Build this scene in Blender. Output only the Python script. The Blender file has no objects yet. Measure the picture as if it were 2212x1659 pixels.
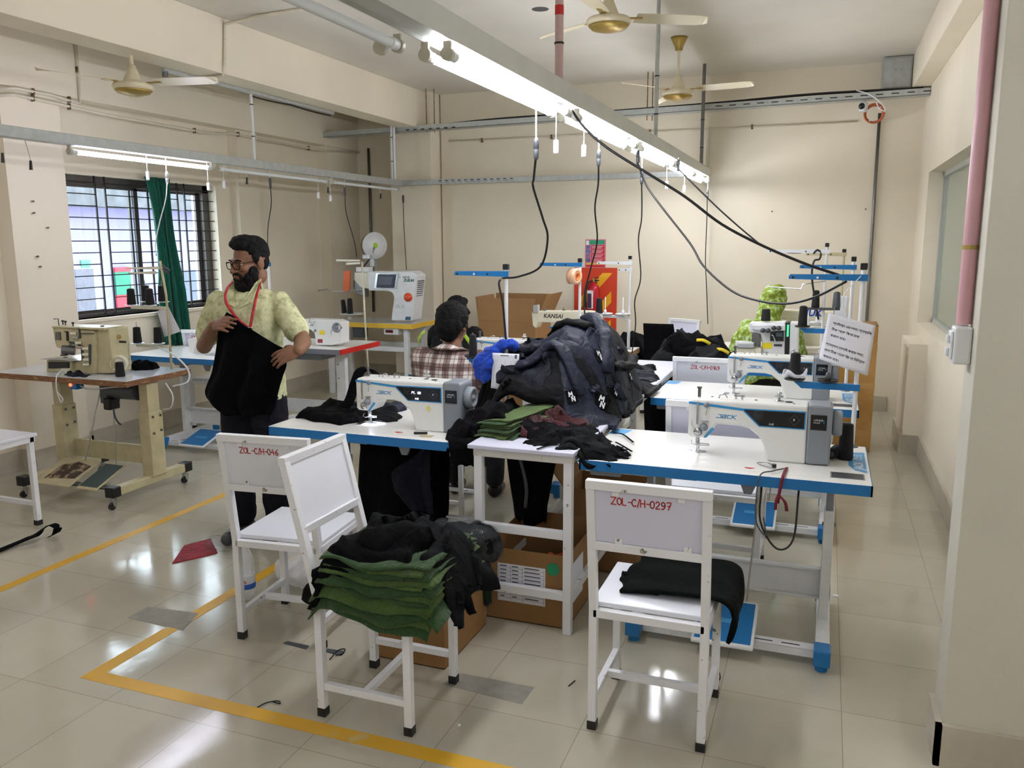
import bpy, math, random
import numpy as np
from mathutils import Vector, Matrix, noise
random.seed(7)
S = bpy.context.scene
COL = S.collection
# ------------------------------------------------------------------ camera
CP = (-0.36101, 0.171414, -0.0043293); FPX = 1782.42; CH = 1.65
def cam_axes(yaw, pit, rol):
    cy, sy = math.cos(yaw), math.sin(yaw)
    f = Vector((sy*math.cos(pit), cy*math.cos(pit), -math.sin(pit)))
    r = Vector((cy, -sy, 0)); u = r.cross(f)
    return r*math.cos(rol)+u*math.sin(rol), u*math.cos(rol)-r*math.sin(rol), f
AR, AU, AF = cam_axes(*CP)
cd = bpy.data.cameras.new('camera'); cam = bpy.data.objects.new('camera', cd); COL.objects.link(cam)
cam.matrix_world = Matrix(((AR.x, AU.x, -AF.x, 0), (AR.y, AU.y, -AF.y, 0), (AR.z, AU.z, -AF.z, CH), (0, 0, 0, 1)))
cd.sensor_width = 36; cd.lens = FPX/2212*36; cd.clip_start = .05; cd.clip_end = 200
S.camera = cam
def ray(x, y): return AR*((x-1106)/FPX)-AU*((y-829.5)/FPX)+AF
def atx(x, y, X): d = ray(x, y); t = X/d.x; return Vector((X, d.y*t, CH+d.z*t))
def aty(x, y, Y): d = ray(x, y); t = Y/d.y; return Vector((d.x*t, Y, CH+d.z*t))
def atz(x, y, Z): d = ray(x, y); t = (Z-CH)/d.z; return Vector((d.x*t, d.y*t, Z))
# ------------------------------------------------------------------ world, exposure
w = bpy.data.worlds.new('daylight'); S.world = w; w.use_nodes = True
bg = w.node_tree.nodes['Background']; bg.inputs[0].default_value = (.80, .90, 1, 1); bg.inputs[1].default_value = 5.5
S.view_settings.view_transform = 'Standard'; S.view_settings.look = 'None'
S.view_settings.gamma = 1; S.view_settings.use_curve_mapping = False
S.view_settings.exposure = 0.98
TUBE_E = 34.0
def lin(c):
    return tuple(((v/255)/12.92 if v/255 <= .04045 else ((v/255+.055)/1.055)**2.4) for v in c)+(1,)
# ------------------------------------------------------------------ materials
def nm(name):
    m = bpy.data.materials.new(name); m.use_nodes = True
    return m, m.node_tree, m.node_tree.nodes['Principled BSDF']
def mat(name, rgb, rough=.5, metal=0, var=.06, scale=6, bump=0, bscale=80, emit=0, coat=0, sheen=0, spec=None):
    m, t, p = nm(name); c = lin(rgb)
    p.inputs['Roughness'].default_value = rough; p.inputs['Metallic'].default_value = metal
    if spec is not None: p.inputs['Specular IOR Level'].default_value = spec
    if coat: p.inputs['Coat Weight'].default_value = coat; p.inputs['Coat Roughness'].default_value = .1
    if sheen: p.inputs['Sheen Weight'].default_value = sheen
    if emit:
        p.inputs['Emission Color'].default_value = c; p.inputs['Emission Strength'].default_value = emit
    p.inputs['Base Color'].default_value = c
    tc = t.nodes.new('ShaderNodeTexCoord')
    if var:
        n = t.nodes.new('ShaderNodeTexNoise'); n.inputs['Scale'].default_value = scale; n.inputs['Detail'].default_value = 5
        t.links.new(tc.outputs['Object'], n.inputs['Vector'])
        r = t.nodes.new('ShaderNodeMapRange'); r.inputs['From Min'].default_value = .3; r.inputs['From Max'].default_value = .7
        r.inputs['To Min'].default_value = 1-var; r.inputs['To Max'].default_value = 1+var*.6
        t.links.new(n.outputs['Fac'], r.inputs['Value'])
        mx = t.nodes.new('ShaderNodeVectorMath'); mx.operation = 'SCALE'; mx.inputs[0].default_value = c[:3]
        t.links.new(r.outputs[0], mx.inputs['Scale']); t.links.new(mx.outputs[0], p.inputs['Base Color'])
    if bump:
        n2 = t.nodes.new('ShaderNodeTexNoise'); n2.inputs['Scale'].default_value = bscale; n2.inputs['Detail'].default_value = 4
        t.links.new(tc.outputs['Object'], n2.inputs['Vector'])
        b = t.nodes.new('ShaderNodeBump'); b.inputs['Strength'].default_value = bump; b.inputs['Distance'].default_value = .01
        t.links.new(n2.outputs['Fac'], b.inputs['Height']); t.links.new(b.outputs[0], p.inputs['Normal'])
    return m
def patchy(name, rgb1, rgb2, thr=.62, scale=8, rough=.5, soft=.02, metal=0, detail=8, stretch=None, bump=0):
    m, t, p = nm(name)
    tc = t.nodes.new('ShaderNodeTexCoord'); n = t.nodes.new('ShaderNodeTexNoise')
    n.inputs['Scale'].default_value = scale; n.inputs['Detail'].default_value = detail; n.inputs['Roughness'].default_value = .62
    src = tc.outputs['Object']
    if stretch:
        mp = t.nodes.new('ShaderNodeMapping'); mp.inputs['Scale'].default_value = stretch
        t.links.new(src, mp.inputs[0]); src = mp.outputs[0]
    t.links.new(src, n.inputs['Vector'])
    r = t.nodes.new('ShaderNodeValToRGB'); e = r.color_ramp.elements
    e[0].position = max(0, thr-soft); e[0].color = lin(rgb1); e[1].position = min(1, thr+soft); e[1].color = lin(rgb2)
    t.links.new(n.outputs['Fac'], r.inputs[0]); t.links.new(r.outputs[0], p.inputs['Base Color'])
    p.inputs['Roughness'].default_value = rough; p.inputs['Metallic'].default_value = metal
    if bump:
        b = t.nodes.new('ShaderNodeBump'); b.inputs['Strength'].default_value = bump; b.inputs['Distance'].default_value = .01
        t.links.new(n.outputs['Fac'], b.inputs['Height']); t.links.new(b.outputs[0], p.inputs['Normal'])
    return m
def fabric(name, rgb, rough=.9, var=.25, weave=.25, sheen=.15, spec=.25):
    m = mat(name, rgb, rough, 0, var, 9, weave, 260, sheen=sheen, spec=spec); t = m.node_tree; p = t.nodes['Principled BSDF']
    b1 = [n for n in t.nodes if n.type == 'BUMP'][0]; tc = [n for n in t.nodes if n.type == 'TEX_COORD'][0]
    n = t.nodes.new('ShaderNodeTexNoise'); n.inputs['Scale'].default_value = 13; n.inputs['Detail'].default_value = 3; n.inputs['Distortion'].default_value = 1.2; t.links.new(tc.outputs['Object'], n.inputs['Vector'])
    b2 = t.nodes.new('ShaderNodeBump'); b2.inputs['Strength'].default_value = .55; b2.inputs['Distance'].default_value = .03
    t.links.new(n.outputs['Fac'], b2.inputs['Height']); t.links.new(b2.outputs[0], b1.inputs['Normal']); return m
# ------------------------------------------------------------------ mesh builder
def chain(o):
    M = Matrix.Identity(4)
    while o is not None:
        M = (Matrix.Translation(o.location) @ o.rotation_euler.to_matrix().to_4x4()) @ M; o = o.parent
    return M
def frame(d, up=(0, 0, 1)):
    d = Vector(d).normalized(); u = Vector(up)
    if abs(d.dot(u)) > .98: u = Vector((0, 1, 0)) if abs(d.y) < .9 else Vector((1, 0, 0))
    s = d.cross(u).normalized(); return s, s.cross(d).normalized(), d
def crom(P, n=6):
    P = [Vector(p) for p in P]
    if len(P) < 3: return P
    Q = [2*P[0]-P[1]]+P+[2*P[-1]-P[-2]]; o = []
    for i in range(1, len(Q)-2):
        for k in range(n):
            t = k/n; a, b, c, d = Q[i-1], Q[i], Q[i+1], Q[i+2]
            o.append(.5*((2*b)+(c-a)*t+(2*a-5*b+4*c-d)*t*t+(3*b-a-3*c+d)*t**3))
    o.append(P[-1]); return o
class MB:
    def __init__(s): s.v = []; s.f = []; s.m = []; s.s = []; s.mat = 0; s.sm = False
    def add(s, vs, fs, smooth=None, mat=None):
        b = len(s.v); s.v += [Vector(v) for v in vs]
        for f in fs: s.f.append([b+i for i in f]); s.m.append(s.mat if mat is None else mat); s.s.append(s.sm if smooth is None else smooth)
        return s
    def box(s, x0, x1, y0, y1, z0, z1, M=None, mat=None):
        vs = [Vector((x, y, z)) for z in (z0, z1) for y in (y0, y1) for x in (x0, x1)]
        if M is not None: vs = [M @ v for v in vs]
        return s.add(vs, [(0, 2, 3, 1), (4, 5, 7, 6), (0, 1, 5, 4), (2, 6, 7, 3), (0, 4, 6, 2), (1, 3, 7, 5)], False, mat)
    def bar(s, a, b, w, h, up=(0, 0, 1), mat=None):
        a, b = Vector(a), Vector(b); x, y, d = frame(b-a, up)
        vs = [p+x*(i*w/2)+y*(j*h/2) for p in (a, b) for j in (-1, 1) for i in (-1, 1)]
        return s.add(vs, [(0, 1, 3, 2), (4, 6, 7, 5), (0, 4, 5, 1), (2, 3, 7, 6), (0, 2, 6, 4), (1, 5, 7, 3)], False, mat)
    def cyl(s, a, b, r, r2=None, n=16, caps=True, mat=None, smooth=True):
        a, b = Vector(a), Vector(b); r2 = r if r2 is None else r2; x, y, d = frame(b-a)
        vs = [p+x*(q*math.cos(2*math.pi*i/n))+y*(q*math.sin(2*math.pi*i/n)) for p, q in ((a, r), (b, r2)) for i in range(n)]
        s.add(vs, [(i, (i+1) % n, n+(i+1) % n, n+i) for i in range(n)], smooth, mat)
        if caps: s.add(vs, [tuple(range(n))[::-1], tuple(range(n, 2*n))], False, mat)
        return s
    def tube(s, P, r, n=8, k=0, mat=None, caps=True):
        P = crom(P, k) if k else [Vector(p) for p in P]
        rr = r if isinstance(r, (list, tuple)) else [r]*len(P)
        if len(rr) != len(P): rr = [np.interp(i/(len(P)-1), np.linspace(0, 1, len(r)), r) for i in range(len(P))]
        x = None; vs = []
        for i, p in enumerate(P):
            d = (P[min(i+1, len(P)-1)]-P[max(i-1, 0)]).normalized()
            if x is None: x, y, _ = frame(d)
            else:
                x = (x-d*x.dot(d)).normalized()
            y = d.cross(x)
            vs += [p+x*(rr[i]*math.cos(2*math.pi*j/n))+y*(rr[i]*math.sin(2*math.pi*j/n)) for j in range(n)]
        fs = [(i*n+j, i*n+(j+1) % n, (i+1)*n+(j+1) % n, (i+1)*n+j) for i in range(len(P)-1) for j in range(n)]
        if caps: fs += [tuple(range(n))[::-1], tuple(range((len(P)-1)*n, len(P)*n))]
        return s.add(vs, fs, True, mat)
    def ribbon(s, P, w, t, up=(0, 0, 1), k=0, mat=None, side=None):
        P = crom(P, k) if k else [Vector(p) for p in P]; vs = []
        for i, p in enumerate(P):
            d = (P[min(i+1, len(P)-1)]-P[max(i-1, 0)]).normalized()
            sd = Vector(side).normalized() if side else d.cross(Vector(up)).normalized(); nn = sd.cross(d).normalized()
            vs += [p+sd*w/2+nn*t/2, p-sd*w/2+nn*t/2, p-sd*w/2-nn*t/2, p+sd*w/2-nn*t/2]
        fs = [(i*4+j, i*4+(j+1) % 4, i*4+4+(j+1) % 4, i*4+4+j) for i in range(len(P)-1) for j in range(4)]
        fs += [(3, 2, 1, 0), tuple(range(len(P)*4-4, len(P)*4))]
        return s.add(vs, fs, True, mat)
    def lathe(s, prof, c=(0, 0, 0), axis=(0, 0, 1), n=24, mat=None):
        c = Vector(c); x, y, d = frame(axis); vs = []; fs = []
        for r, z in prof: vs += [c+x*(r*math.cos(2*math.pi*i/n))+y*(r*math.sin(2*math.pi*i/n))+d*z for i in range(n)]
        for k in range(len(prof)-1): fs += [(k*n+i, k*n+(i+1) % n, (k+1)*n+(i+1) % n, (k+1)*n+i) for i in range(n)]
        if prof[0][0] > 1e-5: fs.append(tuple(range(n))[::-1])
        if prof[-1][0] > 1e-5: fs.append(tuple(range((len(prof)-1)*n, len(prof)*n)))
        return s.add(vs, fs, True, mat)
    def ball(s, c, r, n=16, M=None, mat=None):
        if not isinstance(r, (tuple, list)): r = (r, r, r)
        m = n//2; c = Vector(c); vs = []
        for j in range(m+1):
            th = math.pi*j/m
            for i in range(n):
                v = Vector((r[0]*math.sin(th)*math.cos(2*math.pi*i/n), r[1]*math.sin(th)*math.sin(2*math.pi*i/n), r[2]*math.cos(th)))
                vs.append(c+(M @ v if M is not None else v))
        return s.add(vs, [(j*n+i, (j+1)*n+i, (j+1)*n+(i+1) % n, j*n+(i+1) % n) for j in range(m) for i in range(n)], True, mat)
    def prism(s, P, a, b, f=None, mat=None, smooth=False):
        f = f or (lambda u, v, d: (u, d, v)); n = len(P)
        vs = [f(u, v, d) for d in (a, b) for u, v in P]
        return s.add(vs, [tuple(range(n)), tuple(range(n, 2*n))[::-1]]+[(i, n+i, n+(i+1) % n, (i+1) % n) for i in range(n)], smooth, mat)
    def loft(s, R, caps=True, mat=None, smooth=True, close=True):
        n = len(R[0]); vs = [v for r in R for v in r]; e = n if close else n-1
        fs = [(k*n+i, k*n+(i+1) % n, (k+1)*n+(i+1) % n, (k+1)*n+i) for k in range(len(R)-1) for i in range(e)]
        if caps: fs += [tuple(range(n))[::-1], tuple(range((len(R)-1)*n, len(R)*n))]
        return s.add(vs, fs, smooth, mat)
    def quad(s, a, b, c, d, mat=None): return s.add([a, b, c, d], [(0, 1, 2, 3)], False, mat)
    def build(s, name, mats, parent=None, bevel=0, world=True, fix=True, sub=0, bseg=2):
        if not isinstance(mats, (list, tuple)): mats = [mats]
        me = bpy.data.meshes.new(name); vs = s.v
        if parent is not None and world:
            Mi = chain(parent).inverted(); vs = [Mi @ v for v in vs]
        me.from_pydata([tuple(v) for v in vs], [], s.f)
        for mm in mats: me.materials.append(mm)
        me.polygons.foreach_set('material_index', s.m); me.polygons.foreach_set('use_smooth', s.s)
        if fix:
            import bmesh
            bm = bmesh.new(); bm.from_mesh(me); bmesh.ops.recalc_face_normals(bm, faces=bm.faces[:]); bm.to_mesh(me); bm.free()
        me.update()
        o = bpy.data.objects.new(name, me); COL.objects.link(o)
        if parent is not None: o.parent = parent
        if bevel:
            b = o.modifiers.new('bevel', 'BEVEL'); b.width = bevel; b.segments = bseg; b.limit_method = 'ANGLE'; b.angle_limit = .7
            b.harden_normals = False
        if sub:
            q = o.modifiers.new('sub', 'SUBSURF'); q.levels = sub; q.render_levels = sub
        return o
def tag(o, label, cat, group=None, kind=None):
    o['label'] = label; o['category'] = cat
    if group: o['group'] = group
    if kind: o['kind'] = kind
    return o
def thing(name, label, cat, loc=(0, 0, 0), rz=0, group=None):
    o = bpy.data.objects.new(name, None); COL.objects.link(o); o.location = loc; o.rotation_euler = (0, 0, rz)
    o.empty_display_size = .05
    return tag(o, label, cat, group)
def struct(o): o['kind'] = 'structure'; return o
def dup(root, loc=None, rz=None, label=None, group=None):
    def cp(o, par):
        c = o.copy(); COL.objects.link(c)
        if par is not None: c.parent = par
        for ch in list(o.children): cp(ch, c)
        return c
    r = cp(root, None)
    if loc is not None: r.location = loc
    if rz is not None: r.rotation_euler = (0, 0, rz)
    if label: r['label'] = label
    if group: r['group'] = group
    return r
# stroke lettering and type
GL = {'Z': [[(0, 1), (.6, 1), (0, 0), (.6, 0)]], 'O': [[(.3, 1), (.05, .75), (.02, .3), (.28, 0), (.52, .3), (.5, .75), (.3, 1)]], 'L': [[(0, 1), (0, 0), (.45, .02)]],
 '-': [[(.05, .5), (.4, .5)]], 'C': [[(.5, .85), (.3, 1), (.05, .7), (.05, .25), (.3, 0), (.5, .15)]], '/': [[(.3, 1.1), (.02, -.1)]],
 'H': [[(0, 1), (0, 0)], [(.5, 1), (.5, 0)], [(0, .5), (.5, .5)]], '0': [[(.28, 1), (.06, .8), (.03, .25), (.25, 0), (.46, .25), (.46, .75), (.28, 1)]],
 '2': [[(.03, .75), (.2, 1), (.45, .8), (.35, .5), (.02, 0), (.5, .02)]], '9': [[(.45, .6), (.2, .45), (.03, .7), (.22, 1), (.45, .8), (.42, .3), (.2, 0), (.05, .08)]],
 '7': [[(0, .98), (.5, 1), (.2, 0)], [(.12, .5), (.42, .55)]], '4': [[(.3, 1), (.02, .4), (.5, .4)], [(.38, .7), (.36, 0)]],
 '6': [[(.42, 1), (.1, .6), (.05, .2), (.25, 0), (.45, .22), (.25, .5), (.07, .35)]], '1': [[(.12, .8), (.25, 1), (.25, 0)]], ' ': [],
 'D': [[(0, 1), (0, 0), (.35, .1), (.5, .5), (.35, .9), (0, 1)]], 'E': [[(.45, 1), (0, 1), (0, 0), (.45, 0)], [(0, .5), (.35, .5)]],
 'M': [[(0, 0), (.05, 1), (.3, .4), (.55, 1), (.6, 0)]], 'N': [[(0, 0), (0, 1), (.5, 0), (.5, 1)]]}
ADV = {'-': .5, '1': .42, '/': .42, ' ': .35, 'Z': .74, 'M': .78}
def brush(text, f, h, w=None, wr=.07, name='painted_code', mt=None, parent=None):
    """f(u,v) -> point on the surface; letters of height h written along u"""
    mb = MB(); x = 0; w = w or h; r = wr*h
    for ch in text:
        for st in GL.get(ch, []):
            pts = crom([Vector((x+p[0]*w, p[1]*h, 0)) for p in st], 4) if ch not in 'ZLHEMN4' else [Vector((x+p[0]*w, p[1]*h, 0)) for p in st]
            for a, b in zip(pts, pts[1:]):
                d = (b-a)
                if d.length < 1e-7: continue
                n = Vector((-d.y, d.x, 0)).normalized()*r; e = d.normalized()*r*.7
                q = [a+n-e, b+n+e, b-n+e, a-n-e]
                mb.add([f(p.x, p.y) for p in q], [(0, 1, 2, 3)], False)
        x += ADV.get(ch, .66)*w
    return mb.build(name, mt, parent, fix=False)
def width(text, w): return sum(ADV.get(c, .66) for c in text)*w
def text(body, f, size, name, mt, parent=None, shear=0, extr=0, bold=0, align='LEFT', line=1):
    c = bpy.data.curves.new(name, 'FONT'); c.body = body; c.size = size; c.shear = shear; c.offset = bold; c.align_x = align; c.space_line = line
    c.resolution_u = 3
    o = bpy.data.objects.new(name, c); COL.objects.link(o)
    dg = bpy.context.evaluated_depsgraph_get(); me = bpy.data.meshes.new_from_object(o.evaluated_get(dg))
    bpy.data.objects.remove(o); bpy.data.curves.remove(c)
    Mi = chain(parent).inverted() if parent is not None else Matrix.Identity(4)
    for v in me.vertices: v.co = Mi @ Vector(f(v.co.x, v.co.y))
    me.materials.clear(); me.materials.append(mt)
    for p in me.polygons: p.material_index = 0
    me.name = name; ob = bpy.data.objects.new(name, me); COL.objects.link(ob)
    if parent is not None: ob.parent = parent
    return ob
def nz(x, y, z=0): return noise.noise(Vector((x, y, z)))
# ------------------------------------------------------------------ palette
M = {}
def wallmat(name, rgb, stain=.0):
    m, t, p = nm(name); tc = t.nodes.new('ShaderNodeTexCoord')
    n = t.nodes.new('ShaderNodeTexNoise'); n.inputs['Scale'].default_value = .9; n.inputs['Detail'].default_value = 6
    n2 = t.nodes.new('ShaderNodeTexNoise'); n2.inputs['Scale'].default_value = 60; n2.inputs['Detail'].default_value = 4
    for q in (n, n2): t.links.new(tc.outputs['Object'], q.inputs['Vector'])
    r = t.nodes.new('ShaderNodeValToRGB'); e = r.color_ramp.elements; c = lin(rgb)
    e[0].position = .3; e[0].color = tuple(v*.88 for v in c[:3])+(1,); e[1].position = .6; e[1].color = c
    t.links.new(n.outputs['Fac'], r.inputs[0]); t.links.new(r.outputs[0], p.inputs['Base Color'])
    b = t.nodes.new('ShaderNodeBump'); b.inputs['Strength'].default_value = .08; b.inputs['Distance'].default_value = .01
    t.links.new(n2.outputs['Fac'], b.inputs['Height']); t.links.new(b.outputs[0], p.inputs['Normal'])
    p.inputs['Roughness'].default_value = .6; return m
M['wall'] = wallmat('wall_paint', (231, 221, 200))
M['ceil'] = wallmat('ceiling_paint', (224, 219, 208))
M['white'] = mat('white_metal', (226, 228, 230), .38, 0, .07, 14)
M['chair'] = patchy('chipped_white_paint', (232, 233, 236), (126, 118, 110), .665, 26, .4, .01)
M['board'] = mat('white_board', (228, 230, 238), .25, 0, .03, 3)
M['lamin'] = mat('white_laminate', (236, 235, 230), .22, 0, .03, 3)
M['blue'] = mat('blue_plastic', (20, 112, 176), .35, 0, .05, 10)
M['lblue'] = mat('light_blue_print', (70, 152, 205), .35, 0, .05, 10)
M['grey'] = mat('grey_plastic', (132, 138, 146), .35, 0, .04, 10)
M['dgrey'] = mat('dark_grey_plastic', (70, 73, 78), .4)
M['black'] = mat('black_plastic', (18, 18, 20), .35, 0, .1)
M['thread'] = mat('black_thread', (14, 14, 17), .8, 0, .3, 120, .6, 300)
M['steel'] = mat('bright_steel', (190, 192, 195), .22, 1, .08, 30)
M['dsteel'] = mat('dull_steel', (120, 120, 120), .4, 1, .12, 30)
M['glassb'] = mat('display_glass', (14, 17, 24), .08, 0, 0)
M['cream'] = mat('aged_cream_enamel', (196, 186, 148), .38, 0, .15, 14)
M['ivory'] = mat('ivory_enamel', (224, 219, 196), .35, 0, .08, 12)
M['paper'] = mat('paper', (232, 233, 242), .7, 0, .03, 4)
M['card'] = patchy('cardboard', (158, 120, 76), (144, 106, 64), .5, 3, .8, .2)
M['cable'] = mat('black_cable', (15, 15, 16), .45)
M['red'] = mat('red_paint', (200, 32, 28), .35, 0, .05)
M['redink'] = mat('red_ink', (190, 30, 38), .5, 0, .15, 60)
M['bluelogo'] = mat('blue_print', (40, 140, 200), .4, 0, 0)
M['wprint'] = mat('white_print', (225, 228, 232), .5, 0, 0)
M['galv'] = mat('galvanised_steel', (182, 186, 184), .45, .35, .12, 20)
M['lamp_off'] = mat('unlit_glass_tube', (225, 230, 232), .15, 0, .02)
M['pvc'] = mat('white_conduit', (214, 206, 186), .4, 0, .08, 8)
M['rust'] = patchy('rusty_clip', (70, 55, 45), (140, 110, 70), .5, 60, .6, .1)
# ------------------------------------------------------------------ lamps of the room: long channels with tube lamps under them
def tube_mat(name, rgb, e):
    m, t, p = nm(name); p.inputs['Base Color'].default_value = lin((240, 242, 248)); p.inputs['Roughness'].default_value = .3
    p.inputs['Emission Color'].default_value = lin(rgb); p.inputs['Emission Strength'].default_value = e; return m
M['lit'] = tube_mat('lit_tube', (244, 246, 255), TUBE_E)
M['litv'] = tube_mat('lit_tube_violet', (234, 234, 255), TUBE_E*.6)
def socket(mb, x, y, z, r=.021, top=2.25):
    mb.box(x-.012, x+.012, y-.006, y+.006, z, top); mb.cyl((x, y-.009, z), (x, y+.009, z), r, n=14)
def tube_lamp(x, y0, y1, z, lit, label, group, m='lit', top=2.25):
    t = thing('tube_lamp', label, 'tube lamp', (x, (y0+y1)/2, z), 0, group)
    MB().cyl((x, y0+.03, z), (x, y1-.03, z), .0145, n=14).build('glass_tube', M[m] if lit else M['lamp_off'], t)
    b = MB()
    for a, c in ((y0+.012, y0+.05), (y1-.05, y1-.012)): MB().cyl((x, a, z), (x, c, z), .017, n=14).build("end_cap", M["white"], t)

    for yy in (y0, y1):
        k = MB(); socket(k, x, yy, z, top=top); k.build('lamp_holder', SOCK, t)
    return t
SOCK = mat('yellowed_lamp_holder', (190, 186, 168), .4)
# bright channel over the tables
ch = thing('lighting_channel', 'long grey metal lighting channel running over the sewing tables to the back wall', 'light fixture', (-1.15, 3, 2.25))
b = MB(); b.box(-1.19, -1.095, -1.5, 8.35, 2.322, 2.33); b.box(-1.099, -1.095, -1.5, 8.35, 2.25, 2.322); b.box(-1.19, -1.186, -1.5, 8.35, 2.25, 2.322)
b.box(-1.186, -1.099, -1.5, 8.35, 2.262, 2.266)
b.build('channel', mat('grey_painted_channel', (196, 198, 192), .45), ch)
segs = [(2.40, 3.66), (3.80, 5.05), (5.2, 6.36), (6.5, 7.35), (7.42, 8.3)]
for i, (a, c) in enumerate(segs):
    wh = ['nearest lit pair', 'second lit pair from the camera', 'third lit pair from the camera', 'fourth lit pair from the camera', 'farthest lit pair by the back wall'][i]
    tube_lamp(-1.185, a, c, 2.213, True, 'left tube of the %s under the long bright channel' % wh, 'lit tubes over the sewing tables')
    tube_lamp(-1.115, a+.01, c+.01, 2.213, True, 'right tube of the %s under the long bright channel' % wh, 'lit tubes over the sewing tables')
tube_lamp(-1.215, 1.05, 2.28, 2.218, False, 'unlit white tube lamp nearest the camera under the long channel', None)
b = MB(); socket(b, -1.262, 2.26, 2.212, top=2.25); tag(b.build('lamp_holder', SOCK), 'empty round lamp holder left of the unlit near tube', 'lamp holder')
# same kind of lamps go on behind the camera and in the next row on the left
for (x, rows) in ((-1.15, [(-3.4, -2.2), (-2.0, -.8), (-.7, .5)]), (-3.1, [(-3.4, -2.2), (-2.0, -.8)]), (1.7, [(-3.0, -1.8), (-1.5, -.3), (0, 1.2), (1.3, 2.5)])):  # the unseen right row is added to brighten the pillar
    if x != -1.15:
        k = thing('lighting_channel', 'grey lighting channel of the %s row behind the camera' % ('left' if x < 0 else 'added right'), 'light fixture', (x, 0, 2.5))
        MB().box(x-.045, x+.045, -4, .8 if x < 0 else 2.6, 2.52, 2.6).build('channel', M['galv'], k)
    for a, c in rows:
        zz = 2.213 if x == -1.15 else 2.48
        tube_lamp(x, a, c, zz, True, 'lit tube lamp %s the camera in the %s row' % ('beside' if c > 2 else 'nearest behind' if c > 0 else 'farther behind' if c > -1.5 else 'farthest behind', 'middle' if x == -1.15 else 'left' if x < 0 else 'added right'), None, top=zz+.04)
# left channel
ch2 = thing('lighting_channel', 'grey metal lighting channel along the window side with one lit tube', 'light fixture', (-4.45, 5, 2.25))
MB().box(-4.49, -4.41, 1.2, 8.36, 2.25, 2.315).build('channel', M['galv'], ch2, .003)
MB().box(-4.455, -4.445, 8.335, 8.365, 2.25, 2.315).build('end_bracket', M['dsteel'], ch2)
tube_lamp(-4.45, 4.0, 5.28, 2.212, True, 'lit tube lamp above the barred window', None, 'litv')
tube_lamp(-4.45, 5.36, 6.86, 2.212, False, 'unlit white tube lamp beside the lit one on the left channel', None)
tube_lamp(-4.45, 6.95, 8.25, 2.212, False, 'unlit white tube lamp at the far end of the left channel', None)
tube_lamp(-4.45, 2.0, 3.2, 2.212, True, 'lit tube lamp on the left channel just outside the view', None, 'litv')
# ------------------------------------------------------------------ room shell
def shell(name, fn, m, bevel=0):
    b = MB(); fn(b); return struct(b.build(name, m, bevel=bevel))
XL, XR, YB, ZC = -5.5, .76, 8.65, 3.25
def tiles():
    m, t, p = nm('cream_floor_tiles'); tc = t.nodes.new('ShaderNodeTexCoord')
    mp = t.nodes.new('ShaderNodeMapping'); mp.inputs['Location'].default_value = (-.14+.42*40, -2.5+.425*40, 0); t.links.new(tc.outputs['Object'], mp.inputs[0])
    br = t.nodes.new('ShaderNodeTexBrick'); br.offset = 0; br.squash = 1
    br.inputs['Scale'].default_value = 1; br.inputs['Brick Width'].default_value = .42; br.inputs['Row Height'].default_value = .425
    br.inputs['Mortar Size'].default_value = .0014; br.inputs['Mortar Smooth'].default_value = .2; br.inputs['Bias'].default_value = 0
    br.inputs['Color1'].default_value = lin((188, 182, 164)); br.inputs['Color2'].default_value = lin((181, 175, 157)); br.inputs['Mortar'].default_value = lin((146, 134, 114))
    t.links.new(mp.outputs[0], br.inputs['Vector'])
    n = t.nodes.new('ShaderNodeTexNoise'); n.inputs['Scale'].default_value = 2.2; n.inputs['Detail'].default_value = 8; t.links.new(tc.outputs['Object'], n.inputs['Vector'])
    r = t.nodes.new('ShaderNodeMapRange'); r.inputs['From Min'].default_value = .3; r.inputs['From Max'].default_value = .7; r.inputs['To Min'].default_value = .9; r.inputs['To Max'].default_value = 1.03
    t.links.new(n.outputs['Fac'], r.inputs['Value'])
    mx = t.nodes.new('ShaderNodeVectorMath'); mx.operation = 'SCALE'; t.links.new(br.outputs['Color'], mx.inputs[0]); t.links.new(r.outputs[0], mx.inputs['Scale'])
    t.links.new(mx.outputs[0], p.inputs['Base Color'])
    r2 = t.nodes.new('ShaderNodeMapRange'); r2.inputs['From Min'].default_value = .3; r2.inputs['From Max'].default_value = .7; r2.inputs['To Min'].default_value = .07; r2.inputs['To Max'].default_value = .16
    t.links.new(n.outputs['Fac'], r2.inputs['Value']); t.links.new(r2.outputs[0], p.inputs['Roughness'])
    n3 = t.nodes.new('ShaderNodeTexNoise'); n3.inputs['Scale'].default_value = 9; t.links.new(tc.outputs['Object'], n3.inputs['Vector'])
    b = t.nodes.new('ShaderNodeBump'); b.inputs['Strength'].default_value = .05; b.inputs['Distance'].default_value = .01
    t.links.new(n3.outputs['Fac'], b.inputs['Height']); t.links.new(b.outputs[0], p.inputs['Normal'])
    p.inputs['Specular IOR Level'].default_value = .75
    return m
shell('floor', lambda b: b.box(-5.9, 4.2, -4.6, 9.3, -.1, 0), tiles())
shell('ceiling', lambda b: b.box(-5.9, 4.2, -4.6, 9.3, ZC, ZC+.1), M['ceil'])
def fback(b):
    b.box(-4.1, 4.2, YB, YB+.25, 0, ZC)
    b.box(-5.9, -4.1, 8.95, 9.2, 0, ZC)
    b.box(-4.62, -4.12, 8.42, 9.0, 0, ZC)
shell('wall_back', fback, M['wall'])
WY0, WY1, WZ0, WZ1 = 4.82, 6.57, 1.05, 2.18
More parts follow.
